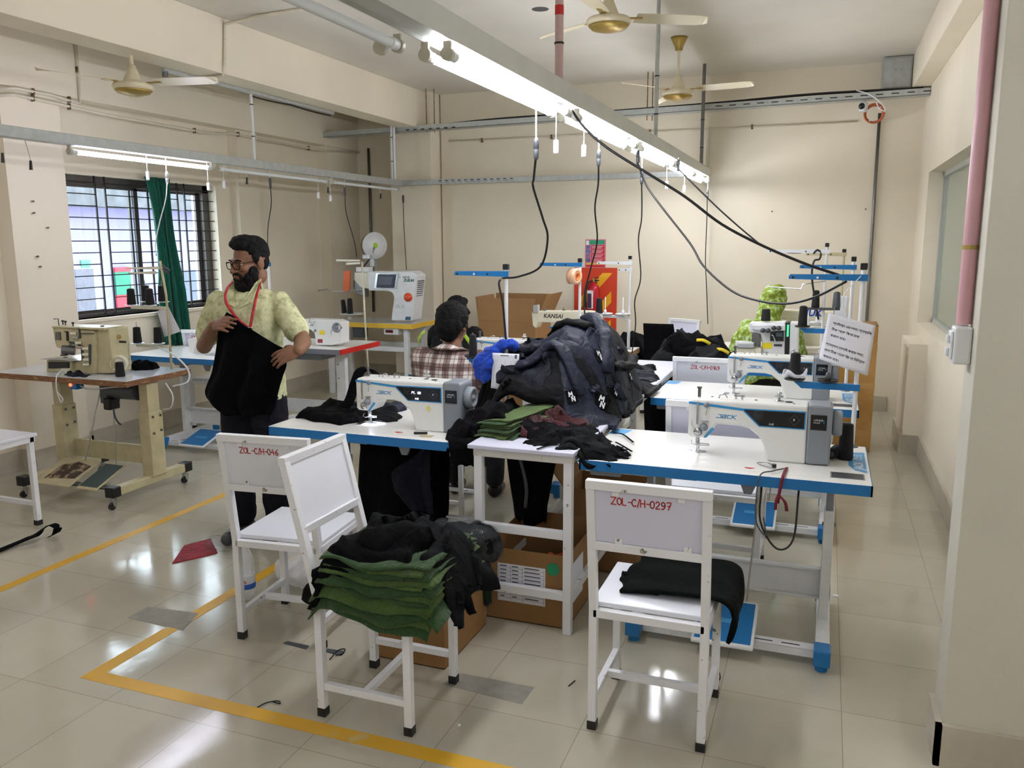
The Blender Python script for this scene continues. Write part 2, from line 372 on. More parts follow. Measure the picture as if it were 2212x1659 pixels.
def fleft(b):
    b.box(XL-.3, XL, -4.6, WY0, 0, ZC); b.box(XL-.3, XL, WY1, 9.2, 0, ZC)
    b.box(XL-.3, XL, WY0, WY1, 0, WZ0); b.box(XL-.3, XL, WY0, WY1, WZ1, ZC)
    b.box(XL, XL+.14, 4.28, 4.76, 0, ZC)          # pilaster beside the window
    b.box(XL, XL+.1, 6.78, 7.1, 0, ZC)
    b.box(XL, XL+.14, 8.3, 8.95, 0, ZC)
shell('wall_left', fleft, M['wall'])
RY0, RY1, RZ0, RZ1 = 3.6, 7.85, .95, 2.2
def fright(b):
    b.box(XR, XR+.2, 2.9, RY0, 0, ZC); b.box(XR, XR+.2, RY1, YB, 0, ZC)
    b.box(XR, XR+.2, RY0, RY1, 0, RZ0); b.box(XR, XR+.2, RY0, RY1, RZ1, ZC)
    b.box(.63, XR, 6.95, 7.6, 0, .86)
shell('wall_right', fright, M['wall'])
shell('wall_front', lambda b: b.box(-5.9, 4.2, -4.8, -4.6, 0, ZC), M['wall'])
M['greywall'] = wallmat('greyish_wall_paint', (206, 203, 188))
def fpart(b): b.box(.425, 4.2, 2.72, 2.9, 0, ZC)
shell('wall_partition', fpart, M['greywall'], .004)
shell('wall_side', lambda b: b.box(4.0, 4.2, -4.6, 2.72, 0, ZC), M['wall'])
shell('trim_1', lambda b: b.box(-4.42, -4.18, -4.6, 8.95, 2.86, ZC), M['wall'], .004)       # ceiling beam over the left aisle
shell('trim_2', lambda b: b.box(.62, XR, 2.9, YB, 2.95, ZC), M['wall'], .004)                # beam on the right wall
shell('trim_3', lambda b: b.box(XL, XL+.16, -4.6, 8.95, 2.72, ZC), M['wall'], .004)
M['base'] = patchy('grey_stone_baseboard', (172, 164, 148), (194, 186, 168), .5, 6, .35, .2)
def bb(b, x0, x1, y0, y1, h=.15): b.box(x0, x1, y0, y1, 0, h)
shell('baseboard_back', lambda b: (bb(b, -4.1, .62, YB-.02, YB), bb(b, -4.64, -4.1, 8.4, 8.42), bb(b, -5.3, -4.62, 8.93, 8.95)), M['base'])
shell('baseboard_left', lambda b: (bb(b, XL, XL+.02, -4, 4.26), bb(b, XL, XL+.16, 4.26, 4.28), bb(b, XL+.14, XL+.16, 4.28, 4.78), bb(b, XL, XL+.16, 4.76, 4.78), bb(b, XL, XL+.02, 4.78, 6.76), bb(b, XL, XL+.12, 6.76, 6.78), bb(b, XL+.1, XL+.12, 6.78, 7.12), bb(b, XL, XL+.02, 7.12, 8.3), bb(b, XL, XL+.16, 8.28, 8.3)), M['base'])
shell('baseboard_right', lambda b: (bb(b, XR-.02, XR, 2.9, 6.93), bb(b, .61, XR, 6.93, 6.95), bb(b, .61, .63, 6.95, 7.62), bb(b, XR-.02, XR, 7.6, YB), bb(b, .407, .425, 2.70, 2.9, .14), bb(b, .407, 4.0, 2.70, 2.72, .14)), M['base'])
# floor markings and marks on the floor
M['tape'] = patchy('worn_yellow_paint', (212, 164, 40), (200, 180, 120), .66, 9, .4, .05)
def flat(name, pts, z, m): return MB().add([Vector((x, y, z)) for x, y in pts]+[Vector((x, y, .0002)) for x, y in pts], [tuple(range(len(pts)))]+[(i, i+len(pts), (i+1) % len(pts)+len(pts), (i+1) % len(pts)) for i in range(len(pts))]).build(name, m)
struct(flat('trim_4', [(-2.60, 2.16), (2.5, 2.16), (2.5, 2.225), (-2.535, 2.225), (-2.535, 4.4), (-2.60, 4.4)], .0012, M['tape']))
struct(flat('trim_5', [(-3.68, -4.5), (-3.62, -4.5), (-3.62, 8.4), (-3.68, 8.4)], .0012, M['tape']))
M['patch'] = patchy('grey_cement_patch', (150, 146, 136), (128, 124, 114), .5, 14, .6, .2)
tag(flat('floor_patch', [(-1.27, 2.60), (-.94, 2.575), (-.935, 2.70), (-1.23, 2.70)], .0009, M['patch']), 'grey cement patch on the floor by the front chair', 'floor patch')
a_ = [atz(275, 1335, 0), atz(320, 1311, 0), atz(430, 1325, 0), atz(395, 1362, 0)]
tag(flat('floor_patch', [(v.x, v.y) for v in a_], .0015, M['patch']), 'grey cement patch beside the yellow floor line on the left', 'floor patch')
# ------------------------------------------------------------------ left window, grille, curtain, outside
M['alu'] = mat('dark_aluminium', (84, 80, 78), .4, .5, .1)
M['glass'] = nm('window_glass')[0]
_t = M['glass'].node_tree; _t.nodes.clear()
_o = _t.nodes.new('ShaderNodeOutputMaterial'); _x = _t.nodes.new('ShaderNodeMixShader'); _a = _t.nodes.new('ShaderNodeBsdfTransparent'); _g = _t.nodes.new('ShaderNodeBsdfGlossy')
_g.inputs['Roughness'].default_value = .03; _f = _t.nodes.new('ShaderNodeMath'); _f.operation='MULTIPLY'; _lw = _t.nodes.new('ShaderNodeLayerWeight'); _lw.inputs[0].default_value=.25; _t.links.new(_lw.outputs[1], _f.inputs[0]); _f.inputs[1].default_value=.35; _a.inputs[0].default_value = (.93, .96, .97, 1)
_t.links.new(_f.outputs[0], _x.inputs[0]); _t.links.new(_a.outputs[0], _x.inputs[1]); _t.links.new(_g.outputs[0], _x.inputs[2]); _t.links.new(_x.outputs[0], _o.inputs[0])
wn = bpy.data.objects.new('window_1', None); COL.objects.link(wn); wn.location = (XL-.1, 5.7, WZ0); wn['kind'] = 'structure'
x = XL-.12
b = MB(); b.box(x-.05, x+.03, WY0, WY1, WZ1-.07, WZ1); b.box(x-.05, x+.03, WY0, WY1, WZ0, WZ0+.03); b.box(x-.05, x+.03, WY0, WY0+.03, WZ0, WZ1); b.box(x-.05, x+.03, WY1-.085, WY1, WZ0, WZ1)
b.build('window_frame', M['alu'], wn, .003)
for j, (a, c, dx) in enumerate(((WY0+.03, 5.70, 0), (5.63, WY1-.085, -.03))):
    b = MB(); xx = x+dx
    b.box(xx-.012, xx+.012, a, a+.02, WZ0+.03, WZ1-.07); b.box(xx-.012, xx+.012, c-.045, c, WZ0+.03, WZ1-.07); b.box(xx-.012, xx+.012, a, c, WZ0+.03, WZ0+.055); b.box(xx-.012, xx+.012, a, c, WZ1-.09, WZ1-.07)
    s_ = b.build('sash', M['alu'], wn, .002)
    MB().box(xx-.002, xx+.002, a+.02, c-.045, WZ0+.055, WZ1-.09).build('pane', M['glass'], s_)
# window grille
gr = thing('window_grille', 'black iron bar grille in front of the window', 'grille', (XL-.03, 5.7, WZ0))
b = MB(); xs = XL-.04
vy = [WY0+.02, 5.19, 5.29, 5.745, 6.10, 6.19, WY1-.02]
for y in vy[1:-1]: b.bar((xs, y, WZ0), (xs, y, WZ1), .012, .012)
for k in range(12):
    z = WZ0+.06+k*.0925
    for a, c in ((WY0, 5.19), (5.29, 6.10), (6.19, WY1)): b.cyl((xs, a, z), (xs, c, z), .0045, n=6)
    if k in (2, 3, 7, 8):
        b.cyl((xs, 5.19, z), (xs, 5.29, z), .0045, n=6); b.cyl((xs, 6.10, z), (xs, 6.19, z), .0045, n=6)
b.build('bars', mat('black_iron', (30, 28, 28), .5, .3), gr)
struct(MB().box(XL-.3, XL+.03, WY0-.02, WY1+.02, WZ0-.03, WZ0).build('trim_6', M['wall'], bevel=.004))
# curtain: gathered dark green cloth hooked over the grille
def curtain():
    b = MB(); N = 44; K = 24; rows = []
    for j in range(K+1):
        t = j/K; z = 2.20-1.45*t
        yc = 5.745+.075*t; half = .14-.055*math.sin(math.pi*min(1, t*1.5))*(1 if t < .67 else .4)+.02*t
        row = []
        for i in range(N):
            s = i/(N-1); ph = s*math.pi*2*5.2+t*.7
            row.append(Vector((XL+.075+.022*math.sin(ph)+.01*math.sin(2.3*ph+t*4)+.02*t, yc+(s-.5)*2*half+.01*math.sin(ph*1.7+t*3), z+.012*math.sin(s*9)*(t > .95))))
        rows.append(row)
    b.loft(rows, caps=False, close=False)
    o = b.build('curtain', fabric('dark_green_cloth', (8, 84, 66), .85, .15, .1)); so = o.modifiers.new('thick', 'SOLIDIFY'); so.thickness = .004
    return tag(o, 'gathered dark green curtain hanging over the window grille', 'curtain')
curtain()
# outside: neighbour building, trees
out = thing('neighbour_building', 'pale lavender building with a dark roof edge seen through the window', 'building', (-10, 9.3, 0))
MB().box(-10.4, -10, 5.5, 14.5, -1, 2.16).build('wall', mat('pale_lavender_plaster', (118, 114, 148), .8, 0, .05), out)
MB().box(-10.6, -9.7, 5.3, 14.7, 2.16, 2.42).build('roof_edge', mat('weathered_concrete', (84, 86, 90), .9, 0, .3), out)
def outq(px0, py0, px1, py1, name, m, par, dx=.02):
    o = .02 if par.name == 'banner' else 0
    a = atx(px0, py0, -10+dx); c = atx(px1, py1, -10+dx)
    return MB().box(-10+o, -10+o+dx, min(a.y, c.y), max(a.y, c.y), min(a.z, c.z), max(a.z, c.z)).build(name, m, par)
outq(162, 582, 212, 700, 'door', mat('grey_metal_door', (84, 84, 96), .6, 0, .2, 30), out)
outq(155, 575, 222, 700, 'door_frame', mat('light_door_frame', (130, 134, 158), .6), out, .012)
outq(392, 585, 450, 690, 'window', mat('grey_shutter', (76, 84, 104), .6), out)
outq(175, 563, 196, 578, 'door_sign', mat('green_sign', (60, 130, 110), .6), out)
bn = thing('banner', 'red and green notice banner on the neighbour building outside', 'banner', (-9.95, 8.7, 0))
outq(246, 586, 283, 635, 'green_panel', mat('green_banner', (10, 104, 80), .6, 0, .1), bn, .02)
outq(250, 638, 290, 678, 'red_panel', mat('red_banner', (190, 24, 44), .6, 0, .2), bn, .02)
outq(246, 578, 281, 586, 'red_strip', mat('red_banner_strip', (190, 30, 48), .6), bn, .03)
MB().box(-14, -5.9, 1, 16, -.7, -.6).build('yard', mat('yard_concrete', (170, 168, 160), .9))
bpy.data.objects['yard']['kind'] = 'structure'
for i, (ty, tz, r) in enumerate(((9.2, 2.9, 1.1), (12.6, 3.3, 1.3))):
    t = thing('tree', ['leafy tree behind the neighbour roof on the left of the window', 'leafy tree behind the neighbour roof at the right window edge'][i], 'tree', (-12.5, ty, -.6))
    MB().cyl((-12.5, ty, -.6), (-12.5, ty, tz-.5), .12, .07).build('trunk', mat('bark', (90, 80, 70), .9), t)
    b = MB()
    b = MB()
    for k in range(420):
        u = random.gauss(0, .45)*r; v_ = random.gauss(0, .5)*r; h = random.gauss(0, .4)*r
        c = Vector((-12.5+u, ty+v_, tz+h)); a = random.uniform(0, 6.28); d = Vector((math.cos(a), math.sin(a), random.uniform(-.6, .6))).normalized()*.12; e = d.cross(Vector((random.random(), random.random(), 1))).normalized()*.07
        b.add([c-d, c+e, c+d, c-e], [(0, 1, 2, 3)])
    b.build('foliage', mat('tree_leaves', (84, 116, 84), .8, 0, .3), t, fix=False)
# ------------------------------------------------------------------ right window
wr = bpy.data.objects.new('window_2', None); COL.objects.link(wr); wr.location = (XR+.12, 5.5, RZ0); wr['kind'] = 'structure'
b = MB(); x = XR+.13
for q in ((RY0, RY1, RZ1-.04, RZ1), (RY0, RY1, RZ0, RZ0+.04), (RY0, RY0+.04, RZ0, RZ1), (RY1-.04, RY1, RZ0, RZ1)): b.box(x-.02, x+.02, *q)
b.build('window_frame', mat('grey_window_frame', (170, 172, 164), .4), wr)
m = bpy.data.materials.new('greenish_filmed_glass'); m.use_nodes = True; t = m.node_tree; t.nodes.clear()
o_ = t.nodes.new('ShaderNodeOutputMaterial'); x1 = t.nodes.new('ShaderNodeMixShader'); x2 = t.nodes.new('ShaderNodeMixShader'); tr = t.nodes.new('ShaderNodeBsdfTransparent'); df = t.nodes.new('ShaderNodeBsdfDiffuse'); gl = t.nodes.new('ShaderNodeBsdfGlossy')
tr.inputs[0].default_value = (.86, .93, .88, 1); df.inputs[0].default_value = lin((196, 206, 192)); gl.inputs['Roughness'].default_value = .03; lw = t.nodes.new('ShaderNodeLayerWeight'); lw.inputs[0].default_value = .3
x1.inputs[0].default_value = .42; t.links.new(tr.outputs[0], x1.inputs[1]); t.links.new(df.outputs[0], x1.inputs[2]); mu = t.nodes.new('ShaderNodeMath'); mu.operation = 'MULTIPLY'; mu.inputs[1].default_value = .5
t.links.new(lw.outputs[1], mu.inputs[0]); t.links.new(mu.outputs[0], x2.inputs[0]); t.links.new(x1.outputs[0], x2.inputs[1]); t.links.new(gl.outputs[0], x2.inputs[2]); t.links.new(x2.outputs[0], o_.inputs[0])
MB().add([Vector((x, RY0+.04, RZ0+.04)), Vector((x, RY1-.04, RZ0+.04)), Vector((x, RY1-.04, RZ1-.04)), Vector((x, RY0+.04, RZ1-.04))], [(0, 1, 2, 3)]).build('pane', m, wr)
# next room seen through that glass
shell('wall_far', lambda b: b.box(4.0, 4.2, 2.9, 9.2, 0, ZC), M['wall'])
tube_lamp(2.0, 4.4, 5.6, 2.9, True, 'nearer added lit tube lamp in the next room behind the right window', None, top=3.25)  # unseen tubes added so the next room looks bright through the glass
tube_lamp(2.0, 6.2, 7.4, 2.9, True, 'farther added lit tube lamp in the next room behind the right window', None, top=3.25)
t = thing('work_table', 'dark work table in the next room behind the right window', 'table', (1.7, 7, 0)); MB().box(1.2, 2.1, 5.2, 8.4, .86, .90).build('tabletop', mat('grey_green_top', (120, 124, 112), .6), t)
for x_ in (1.4, 2.0):
    for y_ in (5.3, 8.3): MB().bar((x_, y_, 0), (x_, y_, .86), .05, .05).build('leg', M['white'], t)
# ------------------------------------------------------------------ chairs
def chair(label, loc, rz=0, code=None, W=.37, D=.37, panel='board', group='white steel workshop chairs', lean=.06, top=.90):
    t = thing('workshop_chair', label, 'chair', loc, rz, group); L = lambda *a: Vector(a)
    q = .028; x = W/2-q/2; yb = -D/2+q/2; yf = D/2-q/2
    def part(name, fn, m, bev=.002, lab=None):
        b = MB(); fn(b); o = b.build(name, m, t, bev, world=False)
        if lab: o['label'] = lab
        return o
    for s in (-1, 1):
        part('leg', lambda b: b.bar((s*x, yb, .028), (s*x, yb, .44), q, q), M['chair'])
        part('leg', lambda b: b.bar((s*x, yf, .028), (s*x, yf, .43), q, q), M['chair'])
        for y in (yb, yf): part('rubber_foot', lambda b: b.box(s*x-q/2-.002, s*x+q/2+.002, y-q/2-.002, y+q/2+.002, 0, .032), M['black'])
        part('stretcher', lambda b: b.bar((s*x, yb+q/2, .115), (s*x, yf-q/2, .115), q*.8, q*.9), M['chair'])
    part('stretcher', lambda b: b.bar((-x+q*.4, .0, .115), (x-q*.4, .0, .115), q*.8, q*.9), M['chair'])
    def sf(b):
        for s in (-1, 1): b.bar((s*x, yb, .425), (s*x, yf, .425), q, q)
        b.bar((-x, yf, .425), (x, yf, .425), q, q); b.bar((-x, yb, .425), (x, yb, .425), q, q)
    part('seat_frame', sf, M['chair'])
    part('seat', lambda b: b.box(-W/2+.03, W/2-.03, -D/2+.02, D/2+.012, .44, .458) if False else b.box(-W/2+.004, W/2-.004, yb+q/2, D/2+.012, .44, .458), M['board'], .003)
    yt = yb-lean
    def P(z): return yb+(yt-yb)*(z-.44)/(top-.44)
    def bf(b):
        for s in (-1, 1): b.bar((s*x, yb, .44), (s*x, yt, top-.001), q, q)
        b.bar((-x-q/2-.001, P(top-q/2)-.0005, top-q/2), (x+q/2+.001, P(top-q/2)-.0005, top-q/2), q*1.06, q*1.06)
        b.bar((-x, P(.675), .675), (x, P(.675), .675), q, q)
    part('back_frame', bf, M['chair'])
    pz0, pz1 = .69, top-q
    b = MB(); w = x-q/2+.001
    vs = [Vector((i*w, P(z)+d, z)) for d in (-.004, .006) for z in (pz0, pz1) for i in (-1, 1)]
    b.add(vs, [(0, 1, 3, 2), (4, 6, 7, 5), (0, 4, 5, 1), (2, 3, 7, 6), (0, 2, 6, 4), (1, 5, 7, 3)])
    pn = b.build('back_panel', M[panel], t, world=False)
    for sx, zz in ((-.6, pz1-.006), (.62, pz1-.006), (-.55, pz0+.006), (.74, pz0+.006)):
        k = MB(); y = P(zz)-.0055
        k.box(sx*w-.012, sx*w+.012, y-.002, y, zz-.012, zz+.01); c = k.build('panel_clip', M['chair'], pn, .001, world=False)
        MB().cyl((sx*w+.003, y-.003, zz-.003), (sx*w+.003, y-.0015, zz-.003), .003, n=8).build('screw', M['dsteel'], t, world=False) if False else None
    if code:
        h = .024; wd = .026; tw = width(code, wd)
        sl = (yt-yb)/(top-.44)
        o = brush(code, lambda u, v: Vector((-tw/2+u-.02, P(.825+v)-.0048, .825+v)), h, wd, .075, 'painted_code', M['redink'])
        o.parent = pn
    return t
M['lav'] = mat('lavender_white_board', (214, 214, 232), .35, 0, .04, 3)
chair('white steel chair with chipped paint marked ZOL-C/H-046', (-2.055, 2.84, 0), .10, 'ZOL-C/H-046', W=.40, D=.38)
chair('white steel chair with red code ZOL-C/H-0297 and a folded black cloth on its seat', (-.48, 2.70, 0), 0, 'ZOL-C/H-0297', W=.395, D=.38, panel='lav')
chair('white steel chair in front, side on, piled with green and black cut fabric', (-1.405, 2.45, 0), -math.pi/2, None, W=.385, D=.37, lean=.115, top=.93)
chair('white steel chair marked ZOL-C/H-0169 behind the farther blue-edged table', (-.675, 5.62, 0), 0, 'ZOL-C/H-0169', W=.46)
chair('white steel chair standing between the two right-hand sewing tables', (-.45, 4.12, 0), 0, None, W=.46, panel='lav')
chair('white steel chair by the back wall between black cloth heaps', (-1.36, 7.85, 0), math.pi-.5, None, panel='lav')
chair('white steel chair marked ZOL-C/H behind the overlock machine', (-.42, 6.62, 0), 0, 'ZOL-C/H', panel='lav')
chair('white steel chair with red code behind the blue table under the window', (-5.08, 5.96, 0), .1, 'ZOL-C/H-02', panel='lav')
t = thing('stool', 'white steel stool or bench cut by the left picture edge', 'stool', (-4.35, 3.45, 0))
sx0, sx1, sy0, sy1, sh = -4.9, -4.28, 3.02, 3.42, .55
for x in (sx0+.02, sx1-.02):
    for y in (sy0+.02, sy1-.02):
        MB().bar((x, y, .02), (x, y, sh-.03), .03, .03).build('leg', M['chair'], t, .002); MB().box(x-.017, x+.017, y-.017, y+.017, 0, .03).build('rubber_foot', M['black'], t)
b = MB(); b.bar((sx0, sy0+.02, sh-.03), (sx1, sy0+.02, sh-.03), .03, .03); b.bar((sx0, sy1-.02, sh-.03), (sx1, sy1-.02, sh-.03), .03, .03)
for x in (sx0+.015, sx1-.015): b.bar((x, sy0, sh-.03), (x, sy1, sh-.03), .03, .03)
b.build('seat_frame', M['chair'], t, .002)
for y in (sy0+.02, sy1-.02): MB().bar((sx0+.03, y, .13), (sx1-.03, y, .13), .022, .028).build('stretcher', M['chair'], t, .002)
MB().box(sx0, sx1+.01, sy0-.01, sy1+.01, sh-.014, sh+.006).build('seat', M['board'], t, .003)
# ------------------------------------------------------------------ sewing tables
def sewing_table(label, x0, x1, y0, y1, zt=.76, edge='blue', top='lamin', frame_m='white', cap='blue', px=None, rail=True, grp='blue-edged sewing tables', pedal=True, decal=True, pans=True, ex=.035):
    t = thing('sewing_table', label, 'sewing table', ((x0+x1)/2, (y0+y1)/2, 0), 0, grp)
    th = .042
    tp = MB().box(x0, x1, y0, y1, zt-th, zt).build('tabletop', M[top], t, .003)
    e = .0025; b = MB()
    b.box(x0-e, x1+e, y0-e, y0+.004, zt-th-.001, zt-.0015); b.box(x1-.004, x1+e, y0-e, y1+e, zt-th-.001, zt-.0015)
    b.box(x0-e, x0+.004, y0-e, y1+e, zt-th-.001, zt-.0015); b.box(x0-e, x1+e, y1-.004, y1+e, zt-th-.001, zt-.0015)
    b.build('edge_band', M[edge], tp)
    pa, pb = px or (x0+.24, x1-.135); ym = (y0+y1)/2-.0
    for p in (pa, pb):
        b = MB(); b.box(p-.02, p+.02, ym-.035, ym+.035, .06, zt-.2); b.build('post', M[frame_m], t, .004)
        MB().box(p-.014, p+.014, ym-.026, ym+.026, zt-.2, zt-th).build('height_slide', M['grey'] if cap == 'blue' else M[frame_m], t, .002)
        MB().box(p-.03, p+.03, ym-.17, ym+.17, zt-th-.012, zt-th).build('top_bracket', M[frame_m], t, .002)
        fo = MB().box(p-.027, p+.027, y0+.03, y1-.01, .035, .09).build('foot_bar', M[frame_m], t, .004)
        for ya, yb in ((y0-.03, y0+.055), (y1-.03, y1+.05)):
            c = MB(); c.box(p-.031, p+.031, ya, yb, .028, .095); c.cyl((p, (ya+yb)/2, 0), (p, (ya+yb)/2, .03), .024, n=14); c.build('foot_cap', M[cap], fo, .006)
        for zz in (zt-.26,):
            for yy in (ym-.018,): MB().cyl((p-.026, yy, zz), (p+.026, yy, zz), .007, n=10).build('bolt', M['dsteel'], t)
    b = MB(); b.box(pa+.02, pb-.02, ym+.03, ym+.042, .16, .29); b.box(pa+.02, pb-.02, ym+.005, ym+.04, .282, .292); b.box(pa+.02, pb-.02, ym+.005, ym+.04, .158, .168)
    b.build('cross_beam', M[frame_m], t, .002)
    if rail:
        yr = y0+.07
        b = MB(); b.box(pa+.027, pb-.027, yr-.03, yr+.03, .045, .06); b.box(pa+.027, pb-.027, yr-.032, yr-.027, .03, .06)
        for k in (.1, .25, .7, .84): b.box(pa+(pb-pa)*k-.035, pa+(pb-pa)*k+.035, yr-.004, yr+.004, .06, .0606, mat=1)
        b.build('pedal_rail', [M['white'], M['black']], t)
    if pedal:
        pc = pa+(pb-pa)*.49; pw = .122
        f = lambda u, v, d: Vector((pc+u, y0-.035+v*.985, .058+v*.28+d))
        R = []
        b = MB(); b.prism([(-pw, 0), (pw, 0), (pw, .27), (-pw, .27)], -.008, .008, f)
        pd = b.build('pedal', M['white'], t, .006)
        b = MB(); b.prism([(-pw+.012, .014), (pw-.012, .014), (pw-.012, .256), (-pw+.012, .256)], .008, .0095, f); bl = b.build('pedal_pad', M['blue'], pd)
        b = MB(); b.prism([(-.055, .12), (.055, .12), (.055, .145), (-.055, .145)], .0095, .0105, f); b.build('embossed_mark', M['lblue'], bl)
        MB().cyl((pc+.07, y0+.24, .13), (pc+.10, ym-.02, zt-th-.08), .004, n=8).build('pedal_rod', M['steel'], t)
    if pans:
        pc = pa+(pb-pa)*.5
        MB().box(pc-.27, pc-.14, y0+.13, y0+.36, zt-th-.045, zt-th).build('knee_box', M['grey'], t, .012)
        MB().box(pc-.08, pc+.23, y0+.12, y0+.36, zt-th-.03, zt-th).build('oil_pan', M['grey'], t, .01)
        MB().prism([(.02, 0), (.09, 0), (.07, -.05), (.04, -.05)], y0+.14, y0+.16, lambda u, v, d: (pc+u, d, zt-th-.03+v)).build('knee_lift', M['grey'], t, .003)
        MB().box(x0+.03, x0+.16, y0+.05, y0+.3, zt-th-.035, zt-th).build('drawer', M['grey'], t, .006)
    if decal:
        z = zt+.0006
        b = MB(); P = [(x1-.01, y0+.17), (x1-.01, y1-.115), (x1-.075, y1-.13), (x1-.075, y0+.27), (x1-.055, y0+.2)]
        b.add([Vector((x, y, z)) for x, y in P], [tuple(range(5))]); dc = b.build('printed_decal', M['lblue'], tp, fix=False)
        text('JACK', lambda u, v: Vector((x1-.022-v*1.0, y0+.215+u, z+.0004)), .05, 'printed_word', M['wprint'], dc, bold=.0012, shear=.2)
        text('杰克', lambda u, v: Vector((x1-.024-v*1.0, y0+.365+u, z+.0004)), .05, 'printed_word', M['wprint'], dc)
        b = MB(); b.box(x1-.145, x1-.022, y0+.065, y0+.15, zt-.001, zt+.001); vt = b.build('cable_grille', M['grey'], tp)
        for k in range(5): MB().box(x1-.14, x1-.027, y0+.072+k*.0155, y0+.082+k*.0155, zt+.001, zt+.0014).build('slot', M['black'], vt)
        b = MB()
        for k in range(110): b.box(x0+.12+k*.0082, x0+.1225+k*.0082, y0+.052, y0+.053+(.003 if k % 10 == 0 else 0), zt, zt+.0004)
        b.build('ruler_marks', M['dsteel'], tp)
        b = MB(); b.add([Vector((x0+.67+.018*math.cos(a)+.006*math.sin(2*a), y0+.095+.012*math.sin(a), z)) for a in np.linspace(0, 6.28, 20)[:-1]], [tuple(range(19))]); b.build('red_sticker', M['red'], tp, fix=False)
        b = MB(); b.add([Vector(v) for v in ((x0+.0, y1-.13, z), (x0+.07, y1-.13, z), (x0+.09, y1-.02, z), (x0+.0, y1-.02, z))], [(0, 1, 2, 3)]); b.build('printed_corner', M['lblue'], tp, fix=False)
    return t
TA = (-2.52, -1.39, 3.28, 3.90); TB = (-.908, .205, 3.195, 3.815); TC = (-.908, .205, 4.655, 5.275)
sewing_table('blue-edged white sewing table on the left of the long white table', *TA)
sewing_table('nearest blue-edged white sewing table on the right, with an empty worktop', *TB)
sewing_table('farther blue-edged white sewing table on the right behind the nearest one', *TC)
sewing_table('blue-edged white sewing table under the window behind the beige machine', -5.28, -4.05, 5.08, 5.68, px=(-4.95, -4.3), decal=False)
# ------------------------------------------------------------------ lockstitch machines
def logo_jack(f, h, name, m, parent):
    # letters drawn as slanted strokes J a C K
    s = .22; b = MB(); t = .2*h
    def st(pts):
        for p, q in zip(pts, pts[1:]):
            a = Vector((p[0]*h, p[1]*h, 0)); c = Vector((q[0]*h, q[1]*h, 0)); d = (c-a); n = Vector((-d.y, d.x, 0)).normalized()*t/2; e = d.normalized()*t*.48
            b.add([f(v.x+v.y*s, v.y) for v in (a+n-e, c+n+e, c-n+e, a-n-e)], [(0, 1, 2, 3)])
    st([(.5, .95), (1.25, .95), (1.25, .1), (.1, .1)]); st([(1.55, .95), (2.5, .95), (2.5, .1), (1.6, .1), (1.6, .52), (2.4, .52)])
    st([(3.8, .9), (2.95, .9), (2.95, .1), (3.8, .1)]); st([(4.15, 1), (4.15, 0)]); st([(5.15, 1), (4.3, .52), (5.15, 0)])
    return b.build(name, m, parent, fix=False)
OUT = [(.292, 0), (.276, .061), (.262, .095), (.215, .131), (.178, .139), (.086, .139), (.065, .103), (.05, .077), (-.021, .077), (-.03, .09), (-.03, .225), (-.018, .238), (.44, .238), (.44, 0)]
M['jackw'] = mat('machine_white_enamel', (230, 231, 228), .28, 0, .02, 6, coat=.3)
M['led'] = mat('lit_display_digits', (210, 225, 255), .4, 0, 0, emit=3)
